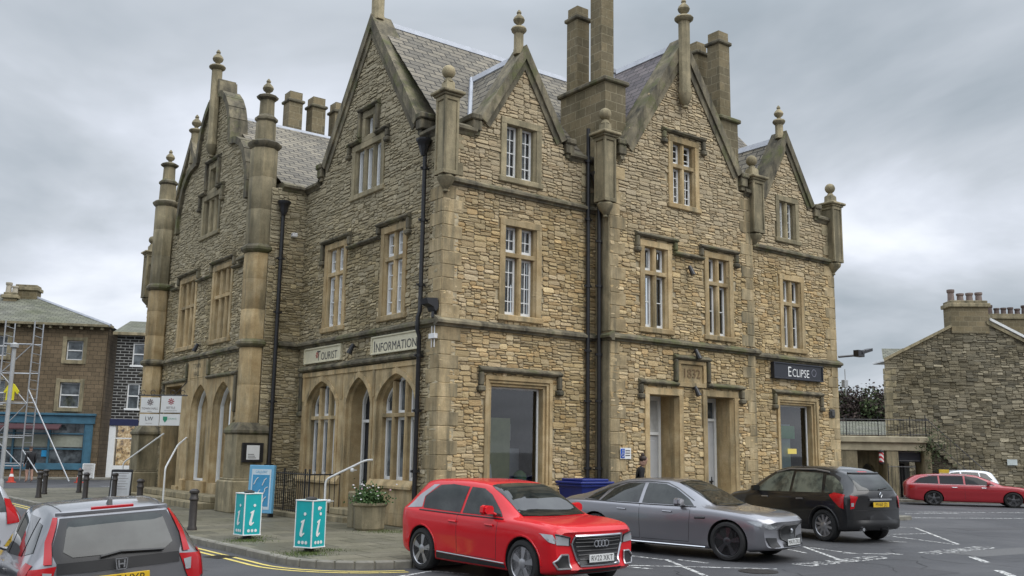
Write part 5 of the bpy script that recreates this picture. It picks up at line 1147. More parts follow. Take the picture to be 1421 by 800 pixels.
# ---- distant roofs and trees
F5 = plane_at(1190, 75, -10); R5 = empty('distant_house', F5(0, 0, -3), 'grey slate roofs of a distant house below the dark tree', 'building')
a = pr(F5, 1130, 1300, 583, 604); m = MB(); tri(m, [F5(a[0], a[2], 0), F5(a[1], a[2], 0), F5(a[1], a[3], -4), F5(a[0], a[3], -4)]); m.build('roof', MAT['graysl'], R5); m = MB(); m.sheet(F5, rect(a[0], a[1], 0, a[2]), [], 0, 0, -8); m.build('wall', MAT['block'], R5)
def tree(c, h, R, tone, label, n=2600, group=None, seed=1):
    rnd = random.Random(seed); t = empty('broadleaf_tree', c, label, 'tree', group); c = Vector(c)
    m = MB(); m.tube([c, c+Vector((0, .1, h*.3)), c+Vector((.2, 0, h*.6))], [h*.035, h*.028, h*.015], 8)
    for i in range(7):
        a = rnd.uniform(0, 6.28); m.tube([c+Vector((0, 0, h*rnd.uniform(.28, .5))), c+Vector((math.cos(a)*R*.7, math.sin(a)*R*.7, h*rnd.uniform(.6, .85)))], [h*.014, h*.004], 5)
    m.build('trunk', plain('bark', (.06, .05, .04), .9), t)
    m = MB(); cl = [(rnd.gauss(0, R*.45), rnd.gauss(0, R*.45), h*rnd.uniform(.42, .88), rnd.uniform(.28, .5)*R) for _ in range(34)]
    for i in range(n):
        x, y, z, r = cl[i % len(cl)]; d = Vector((rnd.gauss(0, 1), rnd.gauss(0, 1), rnd.gauss(0, .8))).normalized()*r*rnd.uniform(.5, 1.08)
        p = c+Vector((x, y, z))+d; s_ = rnd.uniform(.14, .3)*h*.07
        a = Vector((rnd.gauss(0, 1), rnd.gauss(0, 1), rnd.gauss(0, 1))).normalized(); b = a.cross(Vector((rnd.gauss(0, 1), rnd.gauss(0, 1), rnd.gauss(0, 1)))).normalized()
        m.add([p-a*s_, p+b*s_*.7, p+a*s_, p-b*s_*.7], [(0, 1, 2, 3)], 0, (rnd.random(), rnd.random()))
    m.build('crown', tone, t); return t
def leafmat(name, a, b, c):
    k = M_(name); q = k.attr(); k.set(k.ramp(q[0], [(0, a), (.5, b), (1, c)]), .7, spec=.3); return k.m
lg = leafmat('green_leaves', (.03, .05, .018), (.055, .08, .03), (.09, .11, .045)); lb = leafmat('copper_leaves', (.03, .022, .022), (.05, .035, .03), (.075, .055, .045))
def tp(px, d): r = ray(px, 620); r = Vector((r.x, r.y, 0)); return r*(d/r.dot(HDIR))
for px, d, h, R, mt, lab, sd_ in ((1172, 92, 9.2, 3.2, lg, 'green leafy tree at the left of the clump beyond the hall', 1), (1196, 90, 8.4, 3.2, lb, 'dark copper-leaved tree in the middle of the clump beyond the hall', 2), (1222, 92, 8.0, 3.0, lb, 'dark copper tree nearest the gable house', 3), (1240, 98, 8.2, 3, lg, 'green tree showing above the gable house corner', 4)):
    tree(tp(px, d), h, R, mt, lab, 6500, None, sd_)

# ---- the houses that close the square behind the photographer (seen in reflections)
FQ = Fr((0, -24, 0), (-1, 0, 0), (0, 1, 0))
def square_house(u0, u1, h, mat, label, nw):
    t = empty('terraced_house', FQ((u0+u1)/2, 0, -4), label, 'building'); m = MB(); ww = (u1-u0)/nw; hs = []
    for i in range(nw):
        c = u0+ww*(i+.5); hs.append(rect(c-.55, c+.55, h-2.3, h-.7)); hs.append(rect(c-.55, c+.55, h-5.0, h-3.3))
    hs.append(rect(u0+.6, u1-.6, .6, 2.8)); m.sheet(FQ, rect(u0, u1, 0, h), hs, 0, 0, -.3)
    m.quad([FQ(u0, 0, 0), FQ(u0, h, 0), FQ(u0, h, -8), FQ(u0, 0, -8)]); m.quad([FQ(u1, 0, 0), FQ(u1, h, 0), FQ(u1, h, -8), FQ(u1, 0, -8)]); m.build('wall', mat, t)
    m = MB(); tri(m, [FQ(u0-.2, h, .3), FQ(u1+.2, h, .3), FQ(u1+.2, h+2.6, -4), FQ(u0-.2, h+2.6, -4)]); tri(m, [FQ(u1+.2, h, -8.3), FQ(u0-.2, h, -8.3), FQ(u0-.2, h+2.6, -4), FQ(u1+.2, h+2.6, -4)]); m.build('roof', MAT['graysl'], t)
    for k, r in enumerate(hs):
        (a, c), (b, _), (_, d), _ = r[0], r[1], r[2], r[3]; f = MB(); e = .07; f.cbox(FQ, a, a+e, c, d, -.1, -.2); f.cbox(FQ, b-e, b, c, d, -.1, -.2); f.cbox(FQ, a, b, (c+d)/2-.04, (c+d)/2+.04, -.09, -.19); w = f.build('window', MAT['white'], t); g = MB(); g.quad([FQ(a, c, -.18), FQ(b, c, -.18), FQ(b, d, -.18), FQ(a, d, -.18)]); g.build('pane', MAT['glass'], w)
x = -38
for i, (w, h, mt) in enumerate(((13, 8.4, 'block'), (9, 9.6, 'stack'), (12, 8.0, 'block'), (10, 9.8, 'dblock'), (14, 8.6, 'stack'), (11, 9.4, 'block'))):
    square_house(x, x+w, h, MAT[mt], ['brown stone terraced house closing the far left of the square behind the viewer', 'tall buff house behind the viewer, second from the end', 'low brown house behind the viewer in the middle of the row', 'tall dark stone house behind the viewer', 'wide buff stone house behind the viewer', 'last brown house of the row behind the viewer'][i], 3 if w < 12 else 4); x += w
# ================================================================== vehicles
def pchip(xs, ys, x):
    xs = np.array(xs, float); ys = np.array(ys, float); h = np.diff(xs); d = np.diff(ys)/h; m = np.zeros(len(xs))
    for i in range(1, len(xs)-1):
        if d[i-1]*d[i] > 0: m[i] = 2/(1/d[i-1]+1/d[i])
    m[0] = d[0]; m[-1] = d[-1]
    i = int(np.clip(np.searchsorted(xs, x)-1, 0, len(xs)-2)); t = (x-xs[i])/h[i]
    return float((2*t**3-3*t**2+1)*ys[i]+(t**3-2*t**2+t)*h[i]*m[i]+(-2*t**3+3*t**2)*ys[i+1]+(t**3-t**2)*h[i]*m[i+1])
def crs(pts, n):
    out = []; P = [pts[0]]+pts+[pts[-1]]
    for i in range(1, len(P)-2):
        a, b, c, d = [np.array(q) for q in P[i-1:i+3]]
        for k in range(n):
            t = k/n; out.append(.5*((2*b)+(-a+c)*t+(2*a-5*b+4*c-d)*t*t+(-a+3*b-3*c+d)*t**3))
    out.append(np.array(pts[-1])); return out
class Car:
    """x forward from rear axle, y left, z up"""
    def __init__(s, name, label, cat, loc, yaw, keys, wheels, wr, track, paint, bowF=.16, bowR=.1, wellr=1.13):
        s.root = empty(name, loc, label, cat, None, yaw)
        ks = sorted(keys); xs = [k[0] for k in ks]
        st = sorted(set(list(np.linspace(xs[0], xs[-1], 64))+xs)); n = 3; rings = []; s.x0, s.x1 = xs[0], xs[-1]
        for x in st:
            zb, w, zl, zt, wt = [pchip(xs, [k[i] for k in ks], x) for i in range(1, 6)]
            zl = min(zl, zt-.03); H = zl-zb; g = zt-zl
            pts = [(0, zb), (w*.6, zb), (w*.9, zb+.015), (w*.965, zb+.09), (w*.985, zb+H*.42), (w, zb+H*.66), (w*.985, zl-min(.07, H*.12)), (w*.945, zl),
                   (w*.945+(wt-w*.945)*.55, zl+g*.52), (wt, zl+g*.86), (wt*.86, zl+g*.965), (wt*.5, zt-.004*(g > .2)), (0, zt)]
            r = crs(pts, n); rings.append([(x, max(0, q[0]), q[1]) for q in r])
        m = len(rings[0]); V = []; F = []
        def bow(x, y, z, w):
            f = abs(y)/max(w, .3); a = max(0, (x-(s.x1-.9))/.9); b = max(0, ((s.x0+.7)-x)/.7)
            return x-bowF*f**2.6*a*a+bowR*f**2.6*b*b
        wmax = max(k[2] for k in ks); s.wmax = wmax
        full = []
        for r in rings:
            L_ = [(bow(x, y, z, wmax), y, z) for x, y, z in r]
            R__ = [(x, -y, z) for x, y, z in reversed(L_[1:-1])]
            full.append(L_+R__)
        M = len(full[0])
        for r in full: V += r
        for i in range(len(full)-1):
            for k in range(M): F.append((i*M+k, (i+1)*M+k, (i+1)*M+(k+1) % M, i*M+(k+1) % M))
        for e_, i0 in ((0, 0), (1, len(full)-1)):
            r = full[i0]; cx = sum(q[0] for q in r)/M; zc = (r[0][2]+r[m-1][2])/2; ci = len(V); V.append((cx+(.03 if e_ else -.03), 0, zc))
            for k in range(M):
                a, b = i0*M+k, i0*M+(k+1) % M; F.append((ci, b, a) if e_ == 0 else (ci, a, b))
        me = bpy.data.meshes.new('body'); me.from_pydata(V, [], F)
        bm_ = bmesh.new(); bm_.from_mesh(me); bmesh.ops.recalc_face_normals(bm_, faces=bm_.faces); bm_.to_mesh(me); s.bvh = BVHTree.FromBMesh(bm_); bm_.free()
        o = bpy.data.objects.new('body', me); COL.objects.link(o); me.materials.append(paint); me.materials.append(MAT['tyre'])
        cut = MB()
        for wx in wheels:
            for sg in (-1, 1):
                y0, y1 = sg*(track-.36), sg*(track+.4); r = wr*wellr; k = 28
                vs = [(wx+r*math.cos(2*math.pi*i/k), y, wr+r*math.sin(2*math.pi*i/k)) for y in (y0, y1) for i in range(k)]
                cut.add(vs, [(i, (i+1) % k, k+(i+1) % k, k+i) for i in range(k)]+[tuple(range(k))[::-1], tuple(range(k, 2*k))], 0)
        co = cut.build('cut', MAT['tyre'], None, None, True)
        bmc = bmesh.new(); bmc.from_mesh(co.data); bmesh.ops.recalc_face_normals(bmc, faces=bmc.faces); bmc.to_mesh(co.data); bmc.free()
        md = o.modifiers.new('b', 'BOOLEAN'); md.operation = 'DIFFERENCE'; md.object = co; md.solver = 'EXACT'
        try: md.material_mode = 'TRANSFER'
        except Exception: pass
        bpy.context.view_layer.update()
        me2 = bpy.data.meshes.new_from_object(o.evaluated_get(bpy.context.evaluated_depsgraph_get()))
        me2.name = 'body'; o.modifiers.clear(); o.data = me2; bpy.data.objects.remove(co)
        me2.polygons.foreach_set('use_smooth', [True]*len(me2.polygons)); me2.set_sharp_from_angle(angle=R_(38)); o.parent = s.root; s.body = o
    def pt(s, side, a, b, off):
        if side in 'LR': sg = 1 if side == 'L' else -1; o, d = Vector((a, sg*3, b)), Vector((0, -sg, 0))
        elif side == 'F': o, d = Vector((s.x1+2, a, b)), Vector((-1, 0, 0))
        elif side == 'B': o, d = Vector((s.x0-2, a, b)), Vector((1, 0, 0))
        else: o, d = Vector((a, b, 4)), Vector((0, 0, -1))
        h = s.bvh.ray_cast(o, d)
        if h[0] is None:
            q = o+d*(3-s.wmax if side in 'LR' else 2.1); return q-d*off
        return h[0]-d*off
    def patch(s, name, side, poly, mat, off=.006, parent=None, res=.05, thick=0.0, smooth=40):
        bm_ = bmesh.new(); vs = [bm_.verts.new((a, b, 0)) for a, b in poly]; bm_.faces.new(vs)
        for ax in (0, 1):
            lo, hi = min(p[ax] for p in poly), max(p[ax] for p in poly); k = int((hi-lo)/res)
            for i in range(1, k+1):
                co = [0, 0, 0]; co[ax] = lo+(hi-lo)*i/(k+1); no = [0, 0, 0]; no[ax] = 1
                bmesh.ops.bisect_plane(bm_, geom=bm_.verts[:]+bm_.edges[:]+bm_.faces[:], plane_co=co, plane_no=no)
        mb = MB(); bm_.verts.ensure_lookup_table(); idx = {v: i for i, v in enumerate(bm_.verts)}
        V = [s.pt(side, v.co.x, v.co.y, off) for v in bm_.verts]; Fs = [tuple(idx[v] for v in f.verts) for f in bm_.faces]
        if thick:
            n = len(V); V2 = [s.pt(side, v.co.x, v.co.y, off-thick) for v in bm_.verts]; be = [e for e in bm_.edges if e.is_boundary]
            Fs += [(idx[e.verts[0]], idx[e.verts[1]], n+idx[e.verts[1]], n+idx[e.verts[0]]) for e in be]; V += V2
        mb.add(V, Fs, 0, (.5, .5)); bm_.free(); return mb.build(name, mat, parent or s.root, smooth, True)
    def line(s, name, side, pts, r, mat, off=.0, parent=None, n=14):
        P = []
        for i in range(len(pts)-1):
            for k in range(n if i == len(pts)-2 else n-1):
                t = k/(n-1); P.append(s.pt(side, pts[i][0]+(pts[i+1][0]-pts[i][0])*t, pts[i][1]+(pts[i+1][1]-pts[i][1])*t, off))
        mb = MB(); mb.tube(P, r, 5); return mb.build(name, mat, parent or s.root, 60, True)
    def wheel(s, x, sg, y, r, rimmat, spokes, style=0, rr=.68):
        # y outer face
        w = MB(); T = lambda q: Vector((x+q.x, sg*(y-q.z), r+q.y))
        wd = .22
        w.lathe((0, 0, 0), [(r*rr, .03), (r*.8, .0), (r*.93, .005), (r*.99, .03), (r, .07), (r, wd-.05), (r*.95, wd), (r*.6, wd)], 36, 0, 0, T)
        t = w.build('tyre', MAT['tyre'], s.root, 40, True)
        b = MB(); R0 = r*rr; b.lathe((0, 0, 0), [(R0*.99, .15), (R0*.99, .02), (R0*1.02, .012), (R0*1.02, .03)], 36, 0, 0, T)
        b.lathe((0, 0, 0), [(.075, .05), (.075, .02), (.05, .012), (.01, .01)], 16, 0, 0, T)
        for k in range(spokes):
            a = 2*math.pi*k/spokes+.2
            for da in ((-.11, .11) if style == 1 else (0,)):
                c1, c2 = math.cos(a+da*.4), math.sin(a+da*.4); e1, e2 = math.cos(a+da), math.sin(a+da); wi = (.018 if style == 1 else .03); wo = .026 if style != 2 else .045
                pts = []
                for (rr_, cc, ss, ww, dz) in ((.05, c1, c2, wi, .02), (R0, e1, e2, wo, .028)):
                    for sgn in (-1, 1): pts.append((rr_*cc-ss*ww*sgn, rr_*ss+cc*ww*sgn, dz))
                vs = [T(Vector(p)) for p in (pts[0], pts[1], pts[3], pts[2])]+[T(Vector((p[0], p[1], p[2]+.035))) for p in (pts[0], pts[1], pts[3], pts[2])]
                b.add(vs, [(0, 1, 2, 3), (0, 1, 5, 4), (1, 2, 6, 5), (2, 3, 7, 6), (3, 0, 4, 7)])
        b.build('rim', rimmat, t, 30, True); d = MB(); d.lathe((0, 0, 0), [(R0*.98, .13), (R0*.98, .12), (.02, .12)], 24, 0, 0, T); d.build('brake_disc', MAT['darkgrey'], t, None, True)
        return t
    def wheels(s, xs, y, r, rimmat, spokes, style=0, rr=.68):
        for x in xs:
            for sg in (-1, 1): s.wheel(x, sg, y, r, rimmat, spokes, style, rr)
    def mirror(s, side, x, z, mat):
        sg = 1 if side == 'L' else -1; y = s.pt(side, x, z-.05, 0).y
        m = MB(); m.tube([(x, y-sg*.03, z-.08), (x-.02, y+sg*.1, z-.02)], .025, 6); b = []
        Pm = lambda a, b_, c: Vector((x-.05+c, y+sg*a, z+b_))
        m.prism(Pm, [(.05, -.055), (.22, -.06), (.26, -.02), (.25, .06), (.2, .085), (.06, .07), (.04, .02)], -.045, .03); m.prism(Pm, [(.08, -.045), (.2, -.05), (.235, -.015), (.225, .05), (.18, .07), (.08, .055), (.07, .02)], .03, .075); m.build('wing_mirror', mat, s.root, 50, True)
    def plate(s, side, y, z, txt, mat, w=.52, h=.11, off=.03, tilt=0):
        c = s.pt(side, y, z, off); sg = 1 if side == 'F' else -1
        P = lambda a, b, d: Vector((c.x+sg*(d)+sg*(-b*tilt), c.y+(a if sg > 0 else -a), z+b))
        m = MB(); m.cbox(P, -w/2, w/2, -h/2, h/2, 0, .012); p = m.build('number_plate', mat, s.root, None, True)
        t = text_mb(txt, h*.98, P, 0, 0, .014, squeeze=.95); t.build('registration', MAT['ink'], p, None, True); return p, P
MAT['tyre'] = plain('tyre_rubber', (.018, .018, .018), .85, var=.2); MAT['darkgrey'] = plain('brake_grey', (.08, .08, .08), .5); MAT['ink'] = plain('plate_ink', (.01, .01, .01), .5)
MAT['trim'] = plain('black_trim', (.014, .014, .015), .45); MAT['chrome'] = plain('chrome', (.65, .66, .68), .15, 1.0, var=.03); MAT['alu'] = plain('silver_alloy', (.42, .42, .43), .3, .8, var=.05)
MAT['cglass'] = (lambda k: k.set(k.ramp(k.noise(2.3, 3, .6, k.pos()), [(.42, (.012, .015, .015)), (.62, (.03, .035, .033))]), .02, spec=.55))(M_('car_glass'))
MAT['cglass3'] = plain('tinted_car_glass', (.01, .011, .012), .08, spec=.25)
MAT['cglass2'] = (lambda k: k.set(k.ramp(k.noise(3, 4, .6, k.pos()), [(.4, (.05, .055, .045)), (.6, (.16, .17, .13))]), .03, spec=.5))(M_('see_through_car_glass'))
MAT['lens'] = (lambda k: k.set((.42, .44, .46), .08, .3, .8, coat=1.0))(M_('headlight_lens')); MAT['redlens'] = (lambda k: k.set((.38, .006, .01), .25, spec=.4, coat=.3))(M_('red_lens'))
MAT['pwhite'] = plain('white_plate', (.62, .63, .62), .4, var=.02); MAT['pyel'] = plain('yellow_plate', (.65, .42, .02), .4, var=.02)
def paintm(name, c, metal=.0, rough=.28, coat=1.0):
    k = M_(name); nz = k.noise(1.1, 3, .6, k.pos()); k.set(k.mix(k.math('MULTIPLY', nz, .25), c if len(c) == 4 else (*c, 1), tuple(x*.7 for x in c[:3])), k.math('ADD', k.math('MULTIPLY', k.noise(3, 4, .6, k.pos()), .12), rough), metal, .5, coat); return k.m
def ringo(m, P, cx, cy, r, w, d, n=20):
    for k in range(n):
        a, b = 2*math.pi*k/n, 2*math.pi*(k+1)/n
        m.prism(P, [(cx+(r+w)*math.cos(a), cy+(r+w)*math.sin(a)), (cx+(r+w)*math.cos(b), cy+(r+w)*math.sin(b)), (cx+(r-w)*math.cos(b), cy+(r-w)*math.sin(b)), (cx+(r-w)*math.cos(a), cy+(r-w)*math.sin(a))], d, d+.012)
# ---------------- red compact SUV
# keys: x, zbottom, halfwidth, zbelt, ztop, roof half width
kA = [(-.80, .42, .70, .86, .90, .62), (-.78, .36, .78, .95, 1.0, .60), (-.70, .30, .84, 1.0, 1.12, .58), (-.45, .24, .885, 1.01, 1.36, .57), (-.25, .22, .895, 1.01, 1.47, .58), (.1, .2, .897, 1.0, 1.505, .60), (.7, .19, .897, .99, 1.515, .62), (1.3, .19, .897, .97, 1.49, .62),
      (1.62, .19, .897, .96, 1.42, .62), (1.95, .19, .897, .955, 1.25, .66), (2.3, .19, .895, .95, 1.04, .70), (2.42, .19, .893, .945, .995, .72), (2.7, .2, .893, .93, .985, .74), (3.05, .21, .885, .90, .955, .74), (3.27, .23, .865, .865, .925, .72), (3.36, .26, .84, .83, .89, .70), (3.41, .30, .80, .78, .835, .66)]
redp = paintm('bright_red_paint', (.60, .003, .010), .0, .5, .8); redp.node_tree.nodes['Principled BSDF'].inputs['Coat Roughness'].default_value = .09; redp.node_tree.nodes['Principled BSDF'].inputs['Specular IOR Level'].default_value = .2
A_ = Car('parked_suv', 'bright red compact SUV with silver-framed grille, nose towards the street', 'car', (9.42, 13.92, 0), -1.50, kA, (0, 2.6), .345, .885, redp, .2, .1)
A_.root.scale = (.955, .98, .98)
A_.wheels((0, 2.6), .895, .345, MAT['alu'], 5, 1, .7)
for sd_ in 'LR':
    A_.patch('side_window', sd_, [(-.02, 1.02), (1.02, .995), (1.02, 1.40), (.55, 1.425), (.2, 1.40), (-.1, 1.2)], MAT['cglass']); A_.patch('side_window', sd_, [(1.08, .995), (2.08, .985), (2.0, 1.05), (1.62, 1.30), (1.4, 1.385), (1.08, 1.40)], MAT['cglass'])
    A_.patch('rear_quarter_panel', sd_, [(-.5, 1.0), (-.06, 1.03), (-.12, 1.2), (.16, 1.41), (-.02, 1.40), (-.3, 1.22)], plain('silver_blade', (.36, .36, .38), .3, .4))
    A_.line('window_trim', sd_, [(-.1, .985), (1.05, .965), (2.12, .955)], .012, MAT['trim'], .004)
    A_.line('door_seam', sd_, [(.98, .98), (.98, .35), (.15, .36)], .006, MAT['trim'], -.003); A_.line('door_seam', sd_, [(2.02, .95), (1.98, .35), (1.0, .35)], .006, MAT['trim'], -.003)
    A_.patch('sill_trim', sd_, [(.42, .2), (2.2, .2), (2.2, .29), (.42, .33)], MAT['trim'], .008); A_.line('sill_strip', sd_, [(.45, .345), (2.18, .31)], .011, MAT['alu'], .006)
    for x in (.78, 1.72): A_.line('door_handle', sd_, [(x, .855), (x+.2, .85)], .017, redp, .012)
    A_.mirror(sd_, 1.9, 1.07, redp)
    A_.line('wheel_arch_lip', sd_, [(2.6+.41*math.cos(a), .345+.41*math.sin(a)) for a in [i*math.pi/10 for i in range(0, 11)]], .014, redp, -.002, None, 3); A_.line('wheel_arch_lip', sd_, [(.41*math.cos(a), .345+.41*math.sin(a)) for a in [i*math.pi/10 for i in range(0, 11)]], .014, redp, -.002, None, 3)
A_.patch('windscreen', 'T', [(1.5, -.57), (1.62, -.6), (2.38, -.66), (2.43, 0), (2.38, .66), (1.62, .6), (1.5, .57), (1.47, 0)], MAT['cglass'], .008)
A_.patch('roof_panel_edge', 'T', [(.0, -.52), (1.3, -.55), (1.3, -.53), (.0, -.5)], redp, .01) if 0 else None
A_.patch('grille', 'F', [(-.48, .76), (.48, .76), (.50, .66), (.38, .37), (-.38, .37), (-.50, .66)], MAT['trim'], .012)
gl = [(-.49, .775), (.49, .775), (.52, .66), (.40, .355), (-.40, .355), (-.52, .66), (-.49, .775)]
A_.line('grille_surround', 'F', gl, .018, MAT['chrome'], .016)
for z in (.44, .5, .56, .62, .68, .73): A_.line('grille_bar', 'F', [(-.46+max(0, .66-z)*.35, z), (.46-max(0, .66-z)*.35, z)], .009, MAT['darkgrey'], .02)
for sg in (-1, 1):
    A_.patch('headlight', 'F', [(sg*.56, .64), (sg*.57, .75), (sg*.80, .80), (sg*.80, .66)], MAT['lens'], .012); A_.patch('headlight', 'L' if sg > 0 else 'R', [(3.17, .70), (3.02, .80), (2.98, .81), (3.22, .80), (3.30, .66)], MAT['lens'], .012)
    A_.line('headlight_rim', 'F', [(sg*.56, .64), (sg*.57, .755), (sg*.80, .805)], .012, MAT['trim'], .014)
    A_.patch('air_intake', 'F', [(sg*.58, .34), (sg*.60, .50), (sg*.70, .50), (sg*.80, .41), (sg*.76, .34)], MAT['trim'], .012); A_.line('intake_frame', 'F', [(sg*.57, .325), (sg*.59, .515), (sg*.71, .515), (sg*.82, .41), (sg*.77, .325), (sg*.57, .325)], .016, MAT['alu'], .016)
A_.patch('lower_grille', 'F', [(-.46, .23), (.46, .23), (.44, .31), (-.44, .31)], MAT['trim'], .012); A_.line('lip_strip', 'F', [(-.62, .215), (.62, .215)], .014, MAT['alu'], .016)
p, P = A_.plate('F', 0, .45, 'RV22 XKT', MAT['pwhite'])
m = MB(); c = A_.pt('F', 0, .645, .03); Pe = lambda a, b, d: Vector((c.x+d, a, .66+b))
for k in range(4): ringo(m, Pe, -.105+.07*k, 0, .044, .008, .002*(k % 2))
m.build('emblem', MAT['chrome'], A_.root, None, True)
# ---------------- grey saloon
kJ = [(-1.05, .45, .66, .82, .88, .5), (-1.02, .36, .76, .92, .98, .52), (-.9, .28, .85, .96, 1.02, .56), (-.55, .22, .91, .97, 1.09, .52), (-.3, .2, .925, .97, 1.17, .50), (0.1, .19, .93, .965, 1.31, .50), (.55, .18, .93, .96, 1.42, .53), (1.0, .18, .93, .95, 1.455, .56), (1.5, .18, .93, .94, 1.44, .57),
      (1.8, .18, .93, .935, 1.38, .57), (2.1, .18, .93, .93, 1.25, .60), (2.5, .18, .93, .92, 1.03, .66), (2.68, .18, .928, .91, .955, .70), (3.0, .18, .92, .88, .92, .72), (3.4, .19, .905, .84, .885, .70), (3.65, .21, .885, .79, .84, .68), (3.79, .23, .85, .745, .795, .64), (3.86, .27, .81, .68, .735, .58)]
greyp = paintm('silver_grey_paint', (.27, .27, .29), .75, .28)
J_ = Car('parked_saloon', 'metallic grey saloon with black alloy wheels and black grille between the red and black cars', 'car', (14.35, 15.3, 0), -1.34, kJ, (0, 2.96), .355, .915, greyp, .3, .16)
J_.wheels((0, 2.96), .93, .355, plain('black_alloy', (.07, .07, .075), .25, .7), 5, 1, .72)
for sd_ in 'LR':
    J_.patch('side_window', sd_, [(-.25, 1.01), (.05, .985), (.15, 1.18), (.42, 1.31), (.1, 1.22), (-.15, 1.1)], MAT['cglass']); J_.patch('side_window', sd_, [(.1, .985), (1.02, .975), (1.02, 1.355), (.6, 1.335), (.3, 1.22)], MAT['cglass']); J_.patch('side_window', sd_, [(1.1, .975), (2.25, .965), (2.1, 1.08), (1.75, 1.27), (1.5, 1.345), (1.1, 1.36)], MAT['cglass'])
    J_.line('window_trim', sd_, [(-.28, .985), (.5, .96), (1.3, .95), (2.3, .945)], .01, MAT['trim'], .004)
    J_.line('window_chrome', sd_, [(-.2, 1.09), (.1, 1.24), (.6, 1.355), (1.1, 1.385), (1.55, 1.365), (1.8, 1.27), (2.2, 1.06)], .009, MAT['darkgrey'], .004); J_.line('door_seam', sd_, [(1.06, .96), (1.06, .3), (.35, .3)], .006, MAT['trim'], -.003); J_.line('door_seam', sd_, [(2.2, .93), (2.15, .3), (1.1, .3)], .006, MAT['trim'], -.003)
    for x in (.55, 1.6): J_.line('door_handle', sd_, [(x, .84), (x+.2, .835)], .015, greyp, .012)
    J_.line('sill_strip', sd_, [(.4, .23), (2.5, .22)], .013, MAT['chrome'], .008); J_.line('wing_vent', sd_, [(2.3, .75), (2.52, .76)], .02, MAT['trim'], .0)
    J_.mirror(sd_, 2.05, 1.02, greyp)
J_.patch('windscreen', 'T', [(1.75, -.5), (1.82, -.53), (2.6, -.62), (2.7, 0), (2.6, .62), (1.82, .53), (1.75, .5), (1.7, 0)], MAT['cglass'], .008)
J_.patch('grille', 'F', [(-.33, .60), (-.28, .655), (.28, .655), (.33, .60), (.30, .42), (.22, .38), (-.22, .38), (-.30, .42)], MAT['trim'], .012)
J_.line('grille_surround', 'F', [(-.34, .60), (-.28, .665), (.28, .665), (.34, .60), (.31, .42), (.22, .37), (-.22, .37), (-.31, .42), (-.34, .60)], .01, MAT['darkgrey'], .014)
for sg in (-1, 1):
    J_.patch('headlight', 'F', [(sg*.47, .60), (sg*.49, .655), (sg*.66, .69), (sg*.80, .72), (sg*.80, .64), (sg*.66, .60)], MAT['lens'], .01)
    J_.patch('headlight', 'L' if sg > 0 else 'R', [(3.62, .64), (3.56, .655), (3.36, .74), (3.5, .745), (3.62, .72)], MAT['lens'], .01)
    J_.patch('air_intake', 'F', [(sg*.46, .25), (sg*.44, .44), (sg*.78, .46), (sg*.66, .27)], MAT['trim'], .012)
J_.patch('lower_grille', 'F', [(-.38, .22), (.38, .22), (.34, .34), (-.34, .34)], MAT['trim'], .012); J_.line('lip_strip', 'F', [(-.7, .19), (.7, .19)], .014, MAT['darkgrey'], .01)
J_.plate('F', 0, .36, 'MA70 ZKU', MAT['pwhite'])
m = MB(); c = J_.pt('F', 0, .56, .02); m.lathe((0, 0, 0), [(.03, 0), (.045, .012), (.02, .03)], 12, 0, 0, lambda q: Vector((c.x+q.z, q.x, .56+q.y))); m.build('emblem', MAT['chrome'], J_.root, 40, True)
# ---------------- black SUV, seen from behind
kS = [(-.88, .44, .74, .95, 1.0, .60), (-.86, .36, .82, 1.02, 1.1, .60), (-.80, .30, .88, 1.05, 1.22, .58), (-.6, .26, .915, 1.07, 1.42, .58), (-.35, .24, .925, 1.07, 1.58, .60), (0, .23, .928, 1.06, 1.66, .63), (.6, .22, .928, 1.05, 1.70, .65), (1.2, .22, .928, 1.03, 1.69, .65), (1.6, .22, .928, 1.02, 1.63, .65), (2.0, .22, .928, 1.01, 1.46, .67),
      (2.5, .22, .925, 1.0, 1.15, .72), (2.62, .22, .92, .99, 1.07, .74), (3.0, .24, .90, .95, 1.02, .74), (3.4, .27, .86, .87, .93, .68), (3.55, .32, .8, .78, .84, .6), (3.6, .4, .72, .7, .75, .55)]
blkp = paintm('black_paint_car', (.004, .004, .005), .0, .3, .85)
S_ = Car('parked_suv', 'black SUV parked nose to the hall showing its rear lights and yellow plate', 'car', (20.3, 13.75, 0), 1.44, kS, (0, 2.69), .36, .90, blkp, .25, .22)
S_.wheels((0, 2.69), .925, .36, MAT['alu'], 10, 0, .68)
for sd_ in 'LR':
    S_.patch('side_window', sd_, [(-.55, 1.12), (-.02, 1.1), (.05, 1.5), (-.15, 1.48), (-.45, 1.3)], MAT['cglass2']); S_.patch('side_window', sd_, [(.06, 1.1), (1.0, 1.08), (1.0, 1.56), (.16, 1.54)], MAT['cglass2']); S_.patch('side_window', sd_, [(1.08, 1.08), (2.3, 1.06), (2.0, 1.3), (1.65, 1.5), (1.45, 1.56), (1.08, 1.57)], MAT['cglass2'])
    S_.line('roof_rail', sd_, [(-.02, 1.57), (.4, 1.62), (1.2, 1.62), (1.65, 1.53)], .02, MAT['alu'], .03)
    for x in (.6, 1.75): S_.line('door_handle', sd_, [(x, .94), (x+.2, .935)], .018, MAT['alu'], .012)
    S_.patch('sill_trim', sd_, [(.45, .22), (2.25, .22), (2.25, .34), (.45, .36)], MAT['trim'], .01)
    S_.mirror(sd_, 2.15, 1.12, blkp)
    S_.patch('tail_light', sd_, [(-.61, .76), (-.50, .80), (-.18, 1.06), (-.30, 1.12), (-.61, 1.08)], MAT['redlens'], .012)
    S_.line('wheel_arch_lip', sd_, [(.44*math.cos(a), .36+.44*math.sin(a)) for a in [i*math.pi/10 for i in range(0, 11)]], .022, MAT['trim'], .0, None, 3)
